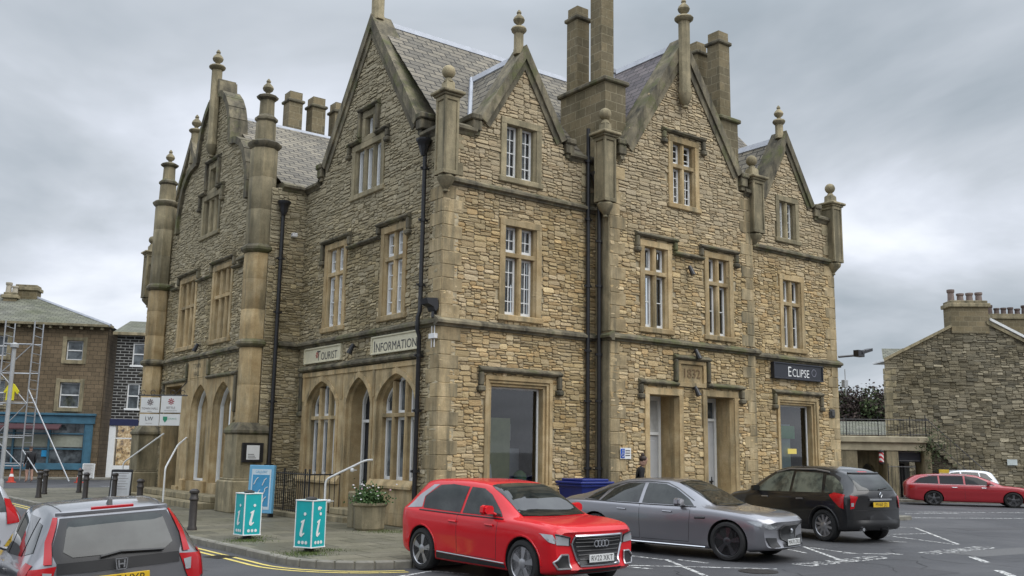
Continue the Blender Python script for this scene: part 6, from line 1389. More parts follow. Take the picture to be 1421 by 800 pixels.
for sg in (-1, 1): S_.patch('tail_light', 'B', [(sg*.64, 1.04), (sg*.80, 1.07), (sg*.82, .76), (sg*.74, .78), (sg*.70, .92)], MAT['redlens'], .012); S_.patch('light_lens', 'B', [(sg*.745, .90), (sg*.8, .9), (sg*.8, .82), (sg*.755, .82)], MAT['lens'], .018)
S_.patch('rear_window', 'B', [(-.6, 1.18), (.6, 1.18), (.55, 1.52), (.4, 1.56), (-.4, 1.56), (-.55, 1.52)], MAT['cglass'], .01)
S_.line('rear_spoiler', 'B', [(-.5, 1.55), (.5, 1.55)], .03, blkp, .02); S_.patch('high_stop_light', 'B', [(-.16, 1.56), (.16, 1.56), (.14, 1.60), (-.14, 1.60)], MAT['redlens'], .06)
S_.line('chrome_strip', 'B', [(-.36, .975), (.36, .975)], .03, MAT['chrome'], .01); S_.plate('B', 0, .86, 'MV60 JZJ', MAT['pyel'], off=.03)
S_.patch('bumper_trim', 'B', [(-.86, .30), (.86, .30), (.86, .52), (-.86, .52)], MAT['trim'], .012); S_.line('bumper_seam', 'B', [(-.8, .73), (.8, .73)], .006, MAT['trim'], .0); S_.line('wiper', 'B', [(0, 1.2), (-.32, 1.24)], .012, MAT['trim'], .025)
m = MB(); c = S_.pt('B', 0, 1.08, .02)
for (a, b) in (((0, .06), (.04, 0)), ((.04, 0), (0, -.06)), ((0, -.06), (-.04, 0)), ((-.04, 0), (0, .06))): m.tube([(c.x-.01, a[0], 1.08+a[1]), (c.x-.01, b[0], 1.08+b[1])], .009, 5)
m.build('emblem', MAT['chrome'], S_.root, None, True)
m = MB(); m.tube([(-.85, .55, .32), (-.7, .55, .32)], .04, 10); m.build('exhaust', MAT['chrome'], S_.root, None, True); m = MB(); m.tube([(-.8, -.05, .3), (-1.0, -.05, .3), (-1.0, -.05, .38)], .025, 8); m.build('tow_bar', MAT['trim'], S_.root, None, True)
# ---------------- red estate car
kE = [(-1.1, .42, .7, .85, .92, .55), (-1.07, .34, .8, .94, 1.02, .56), (-.95, .26, .87, .97, 1.15, .56), (-.65, .21, .915, .98, 1.36, .56), (-.35, .2, .925, .98, 1.43, .58), (.3, .19, .926, .97, 1.47, .60), (1.0, .18, .926, .96, 1.475, .60), (1.6, .18, .926, .95, 1.43, .60), (2.0, .18, .926, .94, 1.28, .62), (2.45, .18, .925, .93, 1.06, .66), (2.6, .18, .92, .92, .98, .7),
      (3.0, .18, .91, .9, .94, .7), (3.4, .19, .89, .84, .89, .66), (3.65, .22, .84, .76, .81, .6), (3.78, .28, .76, .66, .72, .52)]
wine = paintm('deep_red_paint', (.34, .004, .012), .0, .45)
E_c = Car('parked_estate_car', 'deep red estate car parked side-on in front of the staircase', 'car', (38.6, 22.25, 0), -.95, kE, (0, 2.94), .34, .90, wine, .25, .16)
E_c.root.scale = (1.0, .9, .87)
E_c.wheels((0, 2.94), .92, .34, plain('dark_alloy', (.12, .12, .125), .3, .5), 5, 1, .72)
for sd_ in 'LR':
    E_c.patch('side_window', sd_, [(-.75, 1.03), (.2, 1.01), (.2, 1.37), (-.1, 1.36), (-.5, 1.25)], MAT['cglass3']); E_c.patch('side_window', sd_, [(.26, 1.01), (1.15, 1.0), (1.15, 1.385), (.26, 1.375)], MAT['cglass3']); E_c.patch('side_window', sd_, [(1.22, 1.0), (2.3, .985), (2.05, 1.14), (1.7, 1.32), (1.22, 1.385)], MAT['cglass3'])
    E_c.line('window_chrome', sd_, [(-.85, 1.0), (.3, .985), (1.2, .975), (2.35, .965)], .008, MAT['alu'], .004); E_c.line('window_chrome', sd_, [(-.8, 1.06), (-.45, 1.3), (0, 1.395), (1.1, 1.41), (1.7, 1.36)], .006, MAT['alu'], .004)
    E_c.line('roof_rail', sd_, [(-.2, 1.40), (.5, 1.43), (1.3, 1.43)], .01, MAT['alu'], .02); E_c.mirror(sd_, 2.1, 1.06, wine)
    for x in (.7, 1.8): E_c.line('door_handle', sd_, [(x, .86), (x+.2, .855)], .014, MAT['chrome'], .01)
    E_c.line('door_seam', sd_, [(1.18, .97), (1.18, .3)], .006, MAT['trim'], -.003); E_c.line('door_seam', sd_, [(.2, .98), (.2, .7)], .006, MAT['trim'], -.003)
    E_c.patch('tail_light', sd_, [(-.9, .78), (-.7, .8), (-.68, .9), (-.9, .92)], MAT['redlens'], .01)
for sg in (-1, 1): E_c.patch('headlight', 'F', [(sg*.5, .6), (sg*.52, .68), (sg*.85, .76), (sg*.88, .66), (sg*.7, .6)], MAT['lens'], .01)
E_c.patch('grille', 'F', [(-.4, .4), (.4, .4), (.44, .62), (-.44, .62)], MAT['trim'], .012)
E_c.patch('windscreen', 'T', [(1.68, -.52), (1.75, -.55), (2.5, -.62), (2.6, 0), (2.5, .62), (1.75, .55), (1.68, .52), (1.65, 0)], MAT['cglass3'], .008)
# ---------------- white hatchback behind it
kH = [(-.72, .42, .68, .84, .9, .5), (-.70, .34, .76, .94, 1.02, .54), (-.6, .28, .82, .97, 1.2, .55), (-.4, .22, .845, .985, 1.42, .56), (-.1, .2, .85, .98, 1.49, .58), (.6, .19, .85, .97, 1.525, .60), (1.2, .19, .85, .95, 1.50, .60), (1.6, .19, .85, .93, 1.40, .60), (2.1, .19, .848, .92, 1.17, .62), (2.5, .19, .84, .9, .97, .66), (2.8, .2, .83, .87, .92, .66),
      (3.05, .22, .80, .79, .84, .6), (3.2, .27, .74, .70, .75, .54), (3.25, .34, .68, .62, .68, .5)]
whp = paintm('white_paint_car', (.62, .64, .67), .0, .25)
W_c = Car('parked_hatchback', 'white hatchback partly hidden behind the deep red estate car', 'car', (43.0, 22.6, 0), 2.55, kH, (0, 2.53), .31, .82, whp, .2, .12)
W_c.root.scale = (.97, .97, .93)
W_c.wheels((0, 2.53), .845, .31, MAT['alu'], 5, 0, .66)
for sd_ in 'LR':
    W_c.patch('side_window', sd_, [(-.35, 1.06), (.2, 1.03), (.2, 1.40), (-.1, 1.36)], MAT['cglass']); W_c.patch('side_window', sd_, [(.26, 1.03), (1.05, 1.0), (1.05, 1.43), (.26, 1.41)], MAT['cglass']); W_c.patch('side_window', sd_, [(1.12, 1.0), (2.2, .975), (1.9, 1.18), (1.5, 1.38), (1.12, 1.43)], MAT['cglass'])
    W_c.mirror(sd_, 1.95, 1.05, whp)
W_c.patch('rear_window', 'B', [(-.5, 1.08), (.5, 1.08), (.46, 1.38), (-.46, 1.38)], MAT['cglass'], .01)
W_c.patch('windscreen', 'T', [(1.52, -.52), (2.42, -.58), (2.48, 0), (2.42, .58), (1.52, .52), (1.5, 0)], MAT['cglass'], .008)
# ---------------- silver hatchback close to the camera
silp = paintm('silver_paint', (.26, .26, .275), .8, .28)
HX, HY, HA = 2.85, 10.6, 1.5
H_ = Car('silver_hatchback', 'silver grey hatchback in the near left corner seen from behind', 'car', (HX, HY, 0), HA, kH, (0, 2.53), .31, .82, silp, .2, .1)
H_.root.location.z = -.14; H_.root.rotation_euler = (-.07, .02, HA)
H_.wheels((0, 2.53), .845, .31, MAT['alu'], 5, 0, .66)
for sd_ in 'LR':
    H_.patch('side_window', sd_, [(-.42, 1.1), (-.02, 1.05), (.0, 1.36), (-.2, 1.34)], MAT['cglass']); H_.patch('side_window', sd_, [(.04, 1.04), (1.0, 1.0), (1.0, 1.42), (.06, 1.40)], MAT['cglass']); H_.patch('side_window', sd_, [(1.07, 1.0), (2.2, .975), (1.9, 1.18), (1.5, 1.38), (1.07, 1.43)], MAT['cglass'])
    H_.patch('tail_light', sd_, [(-.56, .70), (-.34, .72), (-.28, .92), (-.40, 1.02), (-.56, 1.0)], MAT['redlens'], .012); H_.mirror(sd_, 1.95, 1.05, silp)
    H_.line('roof_seam', 'T', [(-.35, .46 if sd_ == 'L' else -.46), (.5, .5 if sd_ == 'L' else -.5), (1.4, .5 if sd_ == 'L' else -.5)], .007, MAT['trim'], -.002)
    for x in (.72, 1.72): H_.line('door_handle', sd_, [(x, .86), (x+.18, .855)], .014, silp, .012)
H_.patch('hatch_glass', 'B', [(-.56, 1.0), (.56, 1.0), (.60, 1.1), (.50, 1.40), (-.50, 1.40), (-.60, 1.1)], MAT['trim'], .006)
H_.patch('rear_window', 'B', [(-.50, 1.10), (-.42, 1.045), (.42, 1.045), (.50, 1.10), (.44, 1.36), (.36, 1.385), (-.36, 1.385), (-.44, 1.36)], MAT['cglass'], .012)
for sg in (-1, 1):
    H_.patch('tail_light', 'B', [(sg*.60, 1.0), (sg*.67, 1.0), (sg*.64, 1.2), (sg*.55, 1.41), (sg*.515, 1.41), (sg*.59, 1.18)], MAT['redlens'], .022)
    H_.patch('tail_light', 'B', [(sg*.56, .98), (sg*.80, .96), (sg*.82, .74), (sg*.66, .70), (sg*.62, .8)], MAT['redlens'], .012); H_.patch('reversing_lens', 'B', [(sg*.60, .92), (sg*.68, .93), (sg*.67, .82), (sg*.62, .82)], MAT['lens'], .02)
H_.patch('trim_band', 'B', [(-.56, .90), (.56, .90), (.56, 1.0), (-.56, 1.0)], MAT['trim'], .01); H_.line('rear_spoiler', 'B', [(-.52, 1.435), (.52, 1.435)], .022, silp, .03)
H_.line('high_stop_light', 'B', [(-.2, 1.465), (.2, 1.465)], .018, MAT['redlens'], .045)
H_.line('wiper', 'B', [(.18, 1.03), (.0, 1.06), (-.4, 1.04)], .014, MAT['trim'], .03); H_.plate('B', 0, .80, 'YR67 VXR', MAT['pyel'], off=.03)
m = MB(); c = H_.pt('B', 0, .93, .03); Pb = lambda a, b, d: Vector((c.x-.02-d, -a, .95+b))
m.prism(Pb, [(-.034, .036), (-.020, .036), (-.016, -.036), (-.030, -.036)], 0, .012); m.prism(Pb, [(.034, .036), (.020, .036), (.016, -.036), (.030, -.036)], 0, .012); m.prism(Pb, [(-.02, .006), (.02, .006), (.018, -.008), (-.018, -.008)], 0, .011)
for a0, a1, a2, a3 in (((-.058, .052), (.058, .052), (.052, .044), (-.052, .044)), ((-.044, -.046), (.044, -.046), (.046, -.054), (-.046, -.054)), ((-.058, .052), (-.05, .052), (-.038, -.05), (-.046, -.054)), ((.058, .052), (.05, .052), (.038, -.05), (.046, -.054))): m.prism(Pb, [a0, a1, a2, a3], 0, .01)
m.build('emblem', MAT['chrome'], H_.root, None, True)
m = MB(); q = H_.pt('T', -.12, 0, 0); m.prism(lambda a, b, c: Vector((q.x+a, c, q.z+b)), [(-.09, -.01), (.09, -.01), (-.05, .055), (-.08, .05)], -.018, .018); m.build('roof_aerial', MAT['darkgrey'], H_.root, None, True)
# ---------------- white-roofed car at the left edge
VC = tp(32, 15.0); VC = Vector((VC.x-.6*math.sin(1.7)*1.0-.2, VC.y+.5, -.1)); wr_ = paintm('pale_silver_paint', (.5, .52, .55), .3, .24)
V_ = Car('white_hatchback', 'white car cut off by the left edge with a red tail light', 'car', tuple(VC), 1.7, kH, (0, 2.53), .31, .82, wr_, .2, .12)
V_.wheels((0, 2.53), .845, .31, MAT['alu'], 5, 0, .66)
for sd_ in 'LR': V_.patch('side_window', sd_, [(-.38, 1.06), (1.0, 1.0), (1.0, 1.43), (-.1, 1.38)], MAT['cglass']); V_.patch('tail_light', sd_, [(-.56, .82), (-.40, .84), (-.36, 1.08), (-.52, 1.12)], MAT['redlens'], .012)
V_.patch('rear_window', 'B', [(-.58, 1.02), (.58, 1.02), (.48, 1.38), (-.48, 1.38)], MAT['cglass'], .01)
for sg in (-1, 1): V_.patch('tail_light', 'B', [(sg*.58, .84), (sg*.78, .86), (sg*.66, 1.2), (sg*.54, 1.22)], MAT['redlens'], .016)
V_.plate('B', 0, .8, 'YK18 FHN', MAT['pyel'])
# ================================================================== street furniture
def bollard(x, y, lab, h=.88, rot=0):
    t = empty('bollard', (x, y, .12), lab, 'bollard', 'iron bollards on the pavement'); m = MB()
    m.lathe((x, y, .12), [(.105, 0), (.105, .05), (.085, .09), (.082, h*.72)], 16); m.build('shaft', bm2, t, 40)
    m = MB(); m.lathe((x, y, .12+h*.72), [(.082, 0), (.1, .02), (.1, .05), (.084, .07), (.08, h*.28-.1), (.105, h*.28-.08), (.108, h*.28-.04), (.07, h*.28), (.02, h*.28+.01)], 16); m.build('cap', bm2, t, 40); return t
bm2 = plain('dark_iron', (.035, .030, .027), .5, var=.3, scale=10)
for x, y, lab in ((7.13, 36.24, 'black bollard at the far left of the pavement, nearest the kerb'), (7.8, 38.7, 'black bollard just behind the far left one'), (9.16, 39.5, 'black bollard in the middle of the far row, beside the cone'), (8.18, 34.4, 'black bollard nearest the middle of the far pavement'), (9.01, 34.1, 'black bollard just left of the propped white menu board'), (7.38, 21.49, 'dark iron bollard standing alone beside the wing steps'), (8.11, 28.06, 'dark iron bollard between the two white handrails')):
    bollard(x, y, lab)
MAT['teal'] = plain('teal_panel', (.004, .36, .38), .45, var=.06)
def infopost(x, y, yaw, lab, extra):
    t = empty('information_post', (x, y, .12), lab, 'sign', 'teal information posts', yaw); w, z0, z1 = .19, .09, .90
    m = MB(); m.box(-w, w, -w, w, z0, z1, 0, .008); m.build('panel_box', MAT['teal'], t, None, True)
    m = MB(); e = .02
    for sx_ in (-1, 1):
        for sy_ in (-1, 1): m.box(sx_*w-.018 if sx_ > 0 else -w-.004, sx_*w+.004 if sx_ > 0 else -w+.018, sy_*w-.018 if sy_ > 0 else -w-.004, sy_*w+.004 if sy_ > 0 else -w+.018, z0, z1, 0, .003)
    for z in (z0-.008, z1-.012):
        for sg in (-1, 1): m.box(-w-.006, w+.006, sg*w-.012, sg*w+.012, z, z+.02, 0, .003); m.box(sg*w-.012, sg*w+.012, -w-.006, w+.006, z+.001, z+.021, 0, .003)
    m.build('white_edging', MAT['white'], t, None, True)
    m = MB(); m.lathe((0, 0, 0), [(.09, 0), (.09, z0)], 12); m.build('post_core', bm2, t, 40, True); m = MB(); m.lathe((0, 0, z1), [(.1, 0), (.1, .02), (.12, .03), (.04, .06)], 12); m.build('post_cap', bm2, t, 40, True)
    for (ax, sg) in ((0, -1), (1, -1), (0, 1), (1, 1)):
        P = (lambda a, b, d: Vector((sg*(w+d), (a if sg > 0 else -a), b))) if ax == 0 else (lambda a, b, d: Vector(((-a if sg > 0 else a), sg*(w+d), b)))
        K = .86; P0_ = P; P = (lambda P0_: lambda a, b, d: P0_(a*K, z0+(b-.16)*.9, d))(P0_)
        m = MB(); m.lathe((0, 0, 0), [(.032, 0), (.032, .004)], 16, 0, 0, lambda q: P(.035+q.x, .80+q.y, .004+q.z))
        m.prism(P, [(-.06, .66), (.035, .70), (-.02, .46), (-.015, .42), (.03, .445), (.035, .42), (-.035, .36), (-.08, .38), (-.085, .43), (-.035, .63), (-.065, .63)], .003, .007)
        for k in range(3): m.lathe((0, 0, 0), [(.034, 0), (.034, .003)], 12, 0, 0, lambda q: P(-.09+.09*k+q.x, .255+q.y, .003+q.z))
        if extra and ax == 1: m.prism(P, [(-.06, .92), (-.02, .95), (.06, .93), (.07, .90), (.03, .90), (.02, .86), (-.02, .885), (-.05, .87)], .003, .006)
        m.build('information_symbol', MAT['white'], t, None, True)
infopost(7.64, 19.0, .12, 'teal information post nearer the wing steps, left of the other one', False); infopost(7.68, 16.2, .45, 'teal information post nearer the red car, with a white crest on top', True)
# blue exhibition board
t = empty('poster_board', (10.35, 24.5, .12), 'pale blue framed poster board leaning by the railings', 'poster board')
BP = lambda a, b, c: Vector((10.1+a*.40, 25.1-a*.69, .22+b*.80))+Vector((-.86, -.50, 0))*(c-.25*b*.1)
lb_ = plain('light_blue', (.14, .38, .58), .5, var=.05); m = MB(); m.cbox(BP, 0, 1.0, 0, 1.55, 0, .1, 0, .01); m.build('frame', lb_, t)
m = MB(); m.cbox(BP, .12, .9, .12, 1.42, .1, .106, 0, 0); m.build('poster_sheet', plain('poster_white', (.55, .66, .72), .5), t); m = MB(); m.cbox(BP, .17, .85, .22, 1.24, .107, .11, 0, 0); m.build('poster_field', plain('poster_blue', (.05, .27, .48), .5), t)
for (cx, cy, r) in ((.32, 1.02, .3), (.66, 1.0, -.4), (.42, .62, .6), (.72, .72, -1.2), (.3, .4, .2), (.68, .4, -.3)):
    m = MB(); m.tube([BP(cx-.08, cy-.1, .114), BP(cx-.02, cy+.02, .114), BP(cx+.03*r, cy+.06, .114), BP(cx+.08, cy+.13, .114)], .013, 5); m.build('poster_figure', MAT['white'], t)
text_mb('GALLERY', .12, BP, .51, 1.33, .112).build('lettering', lb_, t); text_mb('EXHIBITION', .06, BP, .51, .17, .112).build('lettering', lb_, t)
m = MB(); m.cbox(BP, .08, .14, -.2, 0, -.1, .1); m.cbox(BP, .86, .92, -.2, 0, -.1, .1); m.build('feet', bm, t)
# area railings beside the arcade
t = empty('area_railing', (11.0, 24.4, .12), 'black iron railing in front of the far arched window', 'railing')
RP = lambda a, b, c: Vector((10.98+c, a, b)); railing(RP, 26.2, 23.35, .2, 1.25, t, .125).build('iron_bars', bm, t)
m = MB(); m.box(10.85, 11.1, 23.3, 26.3, .1, .26, 0, .03); m.build('stone_kerb', MAT['ashd'], t)
m = MB(); RQ = lambda a, b, c: Vector((a, 23.35+c, b)); t2 = railing(RQ, 10.98, 11.85, .2, 1.25, t, .125); t2.build('iron_bars', bm, t)
# steps up to the arcade door
m = MB(); m.box(11.25, 11.98, 21.95, 23.3, .1, .26, 0, .02); m.box(11.55, 12.0, 21.95, 23.3, .26, .42, 0, .02); struct(m.build('steps', MAT['ashd']))
def handrail(name, pts, lab, r=.028, brackets=()):
    t = empty(name, pts[0], lab, 'handrail', 'white tubular handrails'); m = MB(); P = [Vector(p) for p in pts]; out_ = [P[0]]
    for i in range(1, len(P)-1):
        a = (P[i-1]-P[i]).normalized()*.13; b = (P[i+1]-P[i]).normalized()*.13
        for k in range(5): s_ = k/4; out_.append((P[i]+a)*(1-s_)**2+P[i]*2*s_*(1-s_)+(P[i]+b)*s_**2)
    out_.append(P[-1]); m.tube(out_, r, 10); m.build('rail', MAT['white'], t, 60)
    for b in brackets: m = MB(); m.lathe(b, [(.02, -.05), (.05, -.03), (.05, .03), (.02, .05)], 10); m.tube([b, Vector(b)+Vector((.12, 0, 0))], .015, 6); m.build('bracket', MAT['white'], t, 60)
handrail('handrail', [(11.1, 22.65, .12), (11.1, 22.65, 1.15), (11.75, 21.75, 1.66), (11.9, 21.7, 1.66)], 'white bent handrail at the arcade door steps', brackets=[(11.15, 22.5, .62), (11.5, 22.0, 1.4)])
handrail('handrail', [(9.55, 30.6, .12), (9.55, 30.6, 1.25), (10.3, 31.9, 1.95), (10.8, 32.6, 2.2)], 'white handrail on the right side of the wing steps')
handrail('handrail', [(9.8, 36.2, .12), (9.8, 36.2, 1.3), (10.75, 34.9, 2.35)], 'white handrail on the left side of the wing steps')
# planter
t = empty('stone_planter', (10.85, 19.9, .12), 'round stone planter with white and pink flowers by the corner', 'planter'); m = MB(); 
m.lathe((10.85, 19.85, .12), [(.32, 0), (.35, .05), (.37, .52), (.41, .56), (.41, .61), (.34, .61), (.32, .54)], 10); m.build('tub', MAT['ashd'], t)
gl_ = leafmat('planter_leaves', (.02, .05, .012), (.05, .10, .03), (.10, .16, .06)); m = MB(); rnd = random.Random(5)
for i in range(1500):
    d = Vector((rnd.gauss(0, .17), rnd.gauss(0, .18), abs(rnd.gauss(0, .15)))); p = Vector((10.85, 19.85, .72))+d; a = Vector((rnd.gauss(0, 1), rnd.gauss(0, 1), rnd.gauss(0, 1))).normalized()*.035; b = a.cross(Vector((rnd.gauss(0, 1), rnd.gauss(0, 1), rnd.gauss(0, 1)))).normalized()*.022
    m.add([p-a, p+b, p+a, p-b], [(0, 1, 2, 3)], 0, (rnd.random(), rnd.random()))
m.build('foliage', gl_, t)
for col, nm, n in (((.70, .68, .68), 'white_petals', 22), ((.55, .33, .40), 'pink_petals', 5)):
    m = MB()
    for i in range(n): p = Vector((10.85, 19.85, .80))+Vector((rnd.gauss(0, .22), rnd.gauss(0, .24), rnd.uniform(.0, .38))); m.lathe(p, [(.01, -.01), (.024, .0), (.02, .012), (.01, .02)], 6)
    m.build('flowers', plain(nm, col), t)
t = empty('stone_trough', (10.9, 20.9, .12), 'low square stone block left of the flower planter', 'stone block'); m = MB(); m.box(10.75, 11.2, 20.45, 20.75, .1, .95, 0, .03); m.build('block', MAT['ashd'], t)
# wheelie bin
t = empty('wheelie_bin', (15.9, 18.1, .12), 'dark blue lidded wheelie bin beside the paired downpipes', 'bin'); navy = plain('navy_plastic', (.008, .02, .16), .4, var=.1)
m = MB(); z0, z1 = .2, 1.14; vs = [(15.4, 17.75, z0), (16.15, 17.75, z0), (16.15, 18.35, z0), (15.4, 18.35, z0), (15.3, 17.62, z1), (16.25, 17.62, z1), (16.25, 18.5, z1), (15.3, 18.5, z1)]
m.add(vs, [(0, 3, 2, 1), (0, 1, 5, 4), (1, 2, 6, 5), (2, 3, 7, 6), (3, 0, 4, 7), (4, 5, 6, 7)]); m.box(15.26, 16.29, 17.58, 18.54, 1.12, 1.17, 0, .01); m.build('bin_body', navy, t)
m = MB(); m.box(15.24, 16.31, 17.56, 18.56, 1.175, 1.24, 0, .03); m.box(15.35, 16.2, 17.65, 18.45, 1.24, 1.3, 0, .03); m.build('lid', navy, t); m = MB(); m.box(15.62, 15.98, 17.58, 17.615, .78, .86, 0, 0); m.build('label', MAT['white'], t)
for x in (15.42, 16.1): m = MB(); m.lathe((x, 18.4, .22), [(.1, -.03), (.1, .03)], 14, 0, 0, lambda q: Vector((x+q.z, 18.35+q.x, .22+q.y))); m.build('wheel', MAT['tyre'], t)
# hanging sign with four panels
t = empty('hanging_sign', (10.4, 35.0, 2.6), 'white four-panel hanging sign on an iron bracket at the wing', 'hanging sign')
HP = lambda a, b, c: Vector((10.55-.3+a*.93-1.55, 31.3-a*.37, b))+Vector((-.37, -.93, 0))*c
# bracket spans outwards from the wall, panels face the street
P4 = plane_at(222, 27.5, -8)
q = [(196, 222, 552, 573), (224, 252, 550, 573), (194, 221, 575, 591), (222, 250, 575, 591)]
logo = plain('grey_logo_paint', (.13, .10, .10)); red2 = plain('red_logo_paint', (.30, .07, .08)); green = plain('green_logo_paint', (.03, .22, .12))
for i, (a, b, c, d) in enumerate(q):
    u0, u1, v0, v1 = pr(P4, a, b, c, d); m = MB(); m.cbox(P4, u0, u1, v0, v1, 0, .03, 0, .004); pn = m.build('panel', plain('sign_white', (.60, .61, .60), .5, var=.04), t)
    cx, cy = (u0+u1)/2, (v0+v1)/2; m = MB()
    if i < 2:
        for k in range(8):
            an = k*math.pi/4; m.prism(P4, [(cx+.02*math.cos(an-.5), cy+.08+.02*math.sin(an-.5)), (cx+.09*math.cos(an-.18), cy+.08+.09*math.sin(an-.18)), (cx+.1*math.cos(an+.18), cy+.08+.1*math.sin(an+.18)), (cx+.02*math.cos(an+.5), cy+.08+.02*math.sin(an+.5))], .03, .034)
        m.build('logo', logo if i == 0 else red2, pn); text_mb('TOWN HALL' if i == 0 else 'SETTLE', .085, P4, cx, cy-.1, .034).build('lettering', logo, pn); text_mb('OFFICES' if i == 0 else 'INFORMATION CENTRE', .035, P4, cx, cy-.18, .034).build('lettering', logo, pn)
    elif i == 2: text_mb('LW', .16, P4, cx, cy+.03, .034).build('logo', MAT['ink'], pn); text_mb('SOLICITORS', .035, P4, cx, cy-.1, .034).build('lettering', logo, pn)
    else: m.prism(P4, [(cx-.2, cy+.09), (cx-.07, cy+.09), (cx-.07, cy+.0), (cx-.135, cy-.08), (cx-.2, cy)], .03, .034); m.build('logo', green, pn); text_mb('COUNCIL', .06, P4, cx+.08, cy+.03, .034).build('lettering', green, pn)
u0, u1, v0, v1 = pr(P4, 192, 256, 540, 550); m = MB(); m.tube([P4(u0, v0+.02, .0), P4(u1+.1, v0+.02, .0)], .02, 6)
for k in range(5):
    x = u0+.15+(u1-u0-.2)*k/4; m.tube([P4(x+.07*math.cos(a), v0+.1+.07*math.sin(a), 0) for a in [j*.7 for j in range(9)]], .01, 5)
m.tube([P4(u1+.05, v0+.4, 0), P4(u1-.3, v0+.02, 0)], .014, 5); m.build('scroll_bracket', bm, t)
# A-boards and cones
def aboard(px, py, d, w, h, lab, mat, fr_, turn=0):
    P = plane_at(px, d, turn); t = empty('pavement_sign', P(0, .1, 0), lab, 'pavement sign'); m = MB(); T2 = lambda a, b, c: P(a, b+.12, c-.15*b)
    m.cbox(T2, -w/2, w/2, .05, h, 0, .02); m.build('panel', mat, t); m = MB(); m.cbox(T2, -w/2-.04, -w/2, 0, h+.03, -.02, .03); m.cbox(T2, w/2, w/2+.04, 0, h+.03, -.02, .03); m.cbox(T2, -w/2, w/2, h, h+.04, -.02, .03); m.build('frame', fr_, t)
    T3 = lambda a, b, c: P(a, b+.12, -c-.6+.15*b+.15); m = MB(); m.cbox(T3, -w/2, w/2, 0, h, -.2, -.18); m.build('back_leaf', fr_, t)
    m = MB(); [m.cbox(T2, -w*.38, w*(.36-.1*(k % 2)), h*.9-k*h*.09, h*.9-k*h*.09+.012, .021, .023, 0, 0) for k in range(7)]; m.build('print', logo, t); return t
aboard(171, 697, 33, .62, .95, 'white menu board on black frame propped by the far bollards', plain('board_white', (.52, .54, .56)), bm, 5)
aboard(125, 665, 52, .55, .75, 'small white sign standing beside the cone under the scaffold', plain('board_pale', (.5, .5, .48)), MAT['white'], 8)
orange = plain('cone_orange', (.55, .06, .03), .5)
def cone(px, d, lab, dx=0):
    q = plane_at(px, d).O; t = empty('traffic_cone', (q.x, q.y, 0), lab, 'traffic cone', 'traffic cones near the scaffold'); m = MB(); m.box(q.x-.2, q.x+.2, q.y-.2, q.y+.2, .0, .04); m.lathe((q.x, q.y, .04), [(.15, 0), (.11, .25)], 14); m.lathe((q.x, q.y, .42), [(.075, 0), (.03, .3)], 14); m.build('cone', orange, t, 40)
    m = MB(); m.lathe((q.x, q.y, .29), [(.11, 0), (.075, .13)], 14); m.build('reflective_band', MAT['white'], t, 40)
cone(20, 48.5, 'orange cone in front of the scaffold tower'); cone(114, 49.5, 'orange and white cone beside the small white sign')
# lamp post at left
q = plane_at(6, 24).O; t = empty('lamp_post', (q.x, q.y, 0), 'plain grey metal post rising behind the white car at the left edge', 'post'); m = MB(); m.tube([(q.x, q.y, 0), (q.x, q.y, 4.3)], .05, 12); m.build('shaft', gm, t, 60); m = MB(); m.lathe((q.x, q.y, 4.3), [(.1, 0), (.1, .08), (.03, .12)], 12); m.build('cap', gm, t); m = MB(); m.lathe((q.x, q.y, 0), [(.075, 0), (.075, 1.0), (.05, 1.08)], 12); m.build('base', gm, t, 40)
# ================================================================== road markings
def gl_line(name, pts, w, mat=None, z=.004): return stripe(name, [gp(*p) for p in pts], w, mat or pw, z)
for pts in ([(540, 803), (600, 793), (650, 797)], [(868, 771), (920, 777)], [(865, 785), (960, 787), (1060, 790)], [(924, 777), (980, 800)], [(940, 777), (982, 782)], [(1035, 789), (1078, 790)], [(870, 787), (905, 790)], [(1115, 759), (1170, 779)], [(1122, 760), (1180, 768)], [(1170, 768), (1250, 770)], [(1090, 762), (1118, 768)],
            [(1249, 732), (1270, 733), (1330, 756)], [(1232, 744), (1325, 756)], [(1235, 742), (1285, 741)], [(1225, 751), (1258, 753)], [(1230, 768), (1253, 770)]):
    gl_line('road_marking', pts, .085)
for pts in ([(1348, 773), (1369, 781)], [(1385, 792), (1412, 803)]): gl_line('road_marking', pts, .15)
for pts in ([(1255, 713), (1330, 713)], [(1260, 719), (1421, 720)], [(1275, 711), (1421, 712)]): gl_line('road_marking', pts, .12)
for pts in ([(0, 681), (45, 679)], [(15, 692), (50, 686)], [(125, 680), (146, 684)], [(140, 675), (160, 676)]): gl_line('road_marking', pts, .14)
def roadtext(txt, p0, p1, h):
    a, b = Vector((*gp(*p0), 0)), Vector((*gp(*p1), 0)); c = (a+b)/2; t = (b-a).normalized(); nr = Vector((-t.y, t.x, 0))
    struct(text_mb(txt, h, lambda x, y, z: c+t*x+nr*y+Vector((0, 0, .005)), 0, 0, 0).build('road_marking', pw))
roadtext('DISABLED', (1095, 787), (1240, 772), .62); roadtext('DISABLED', (1268, 771), (1390, 758), .62)
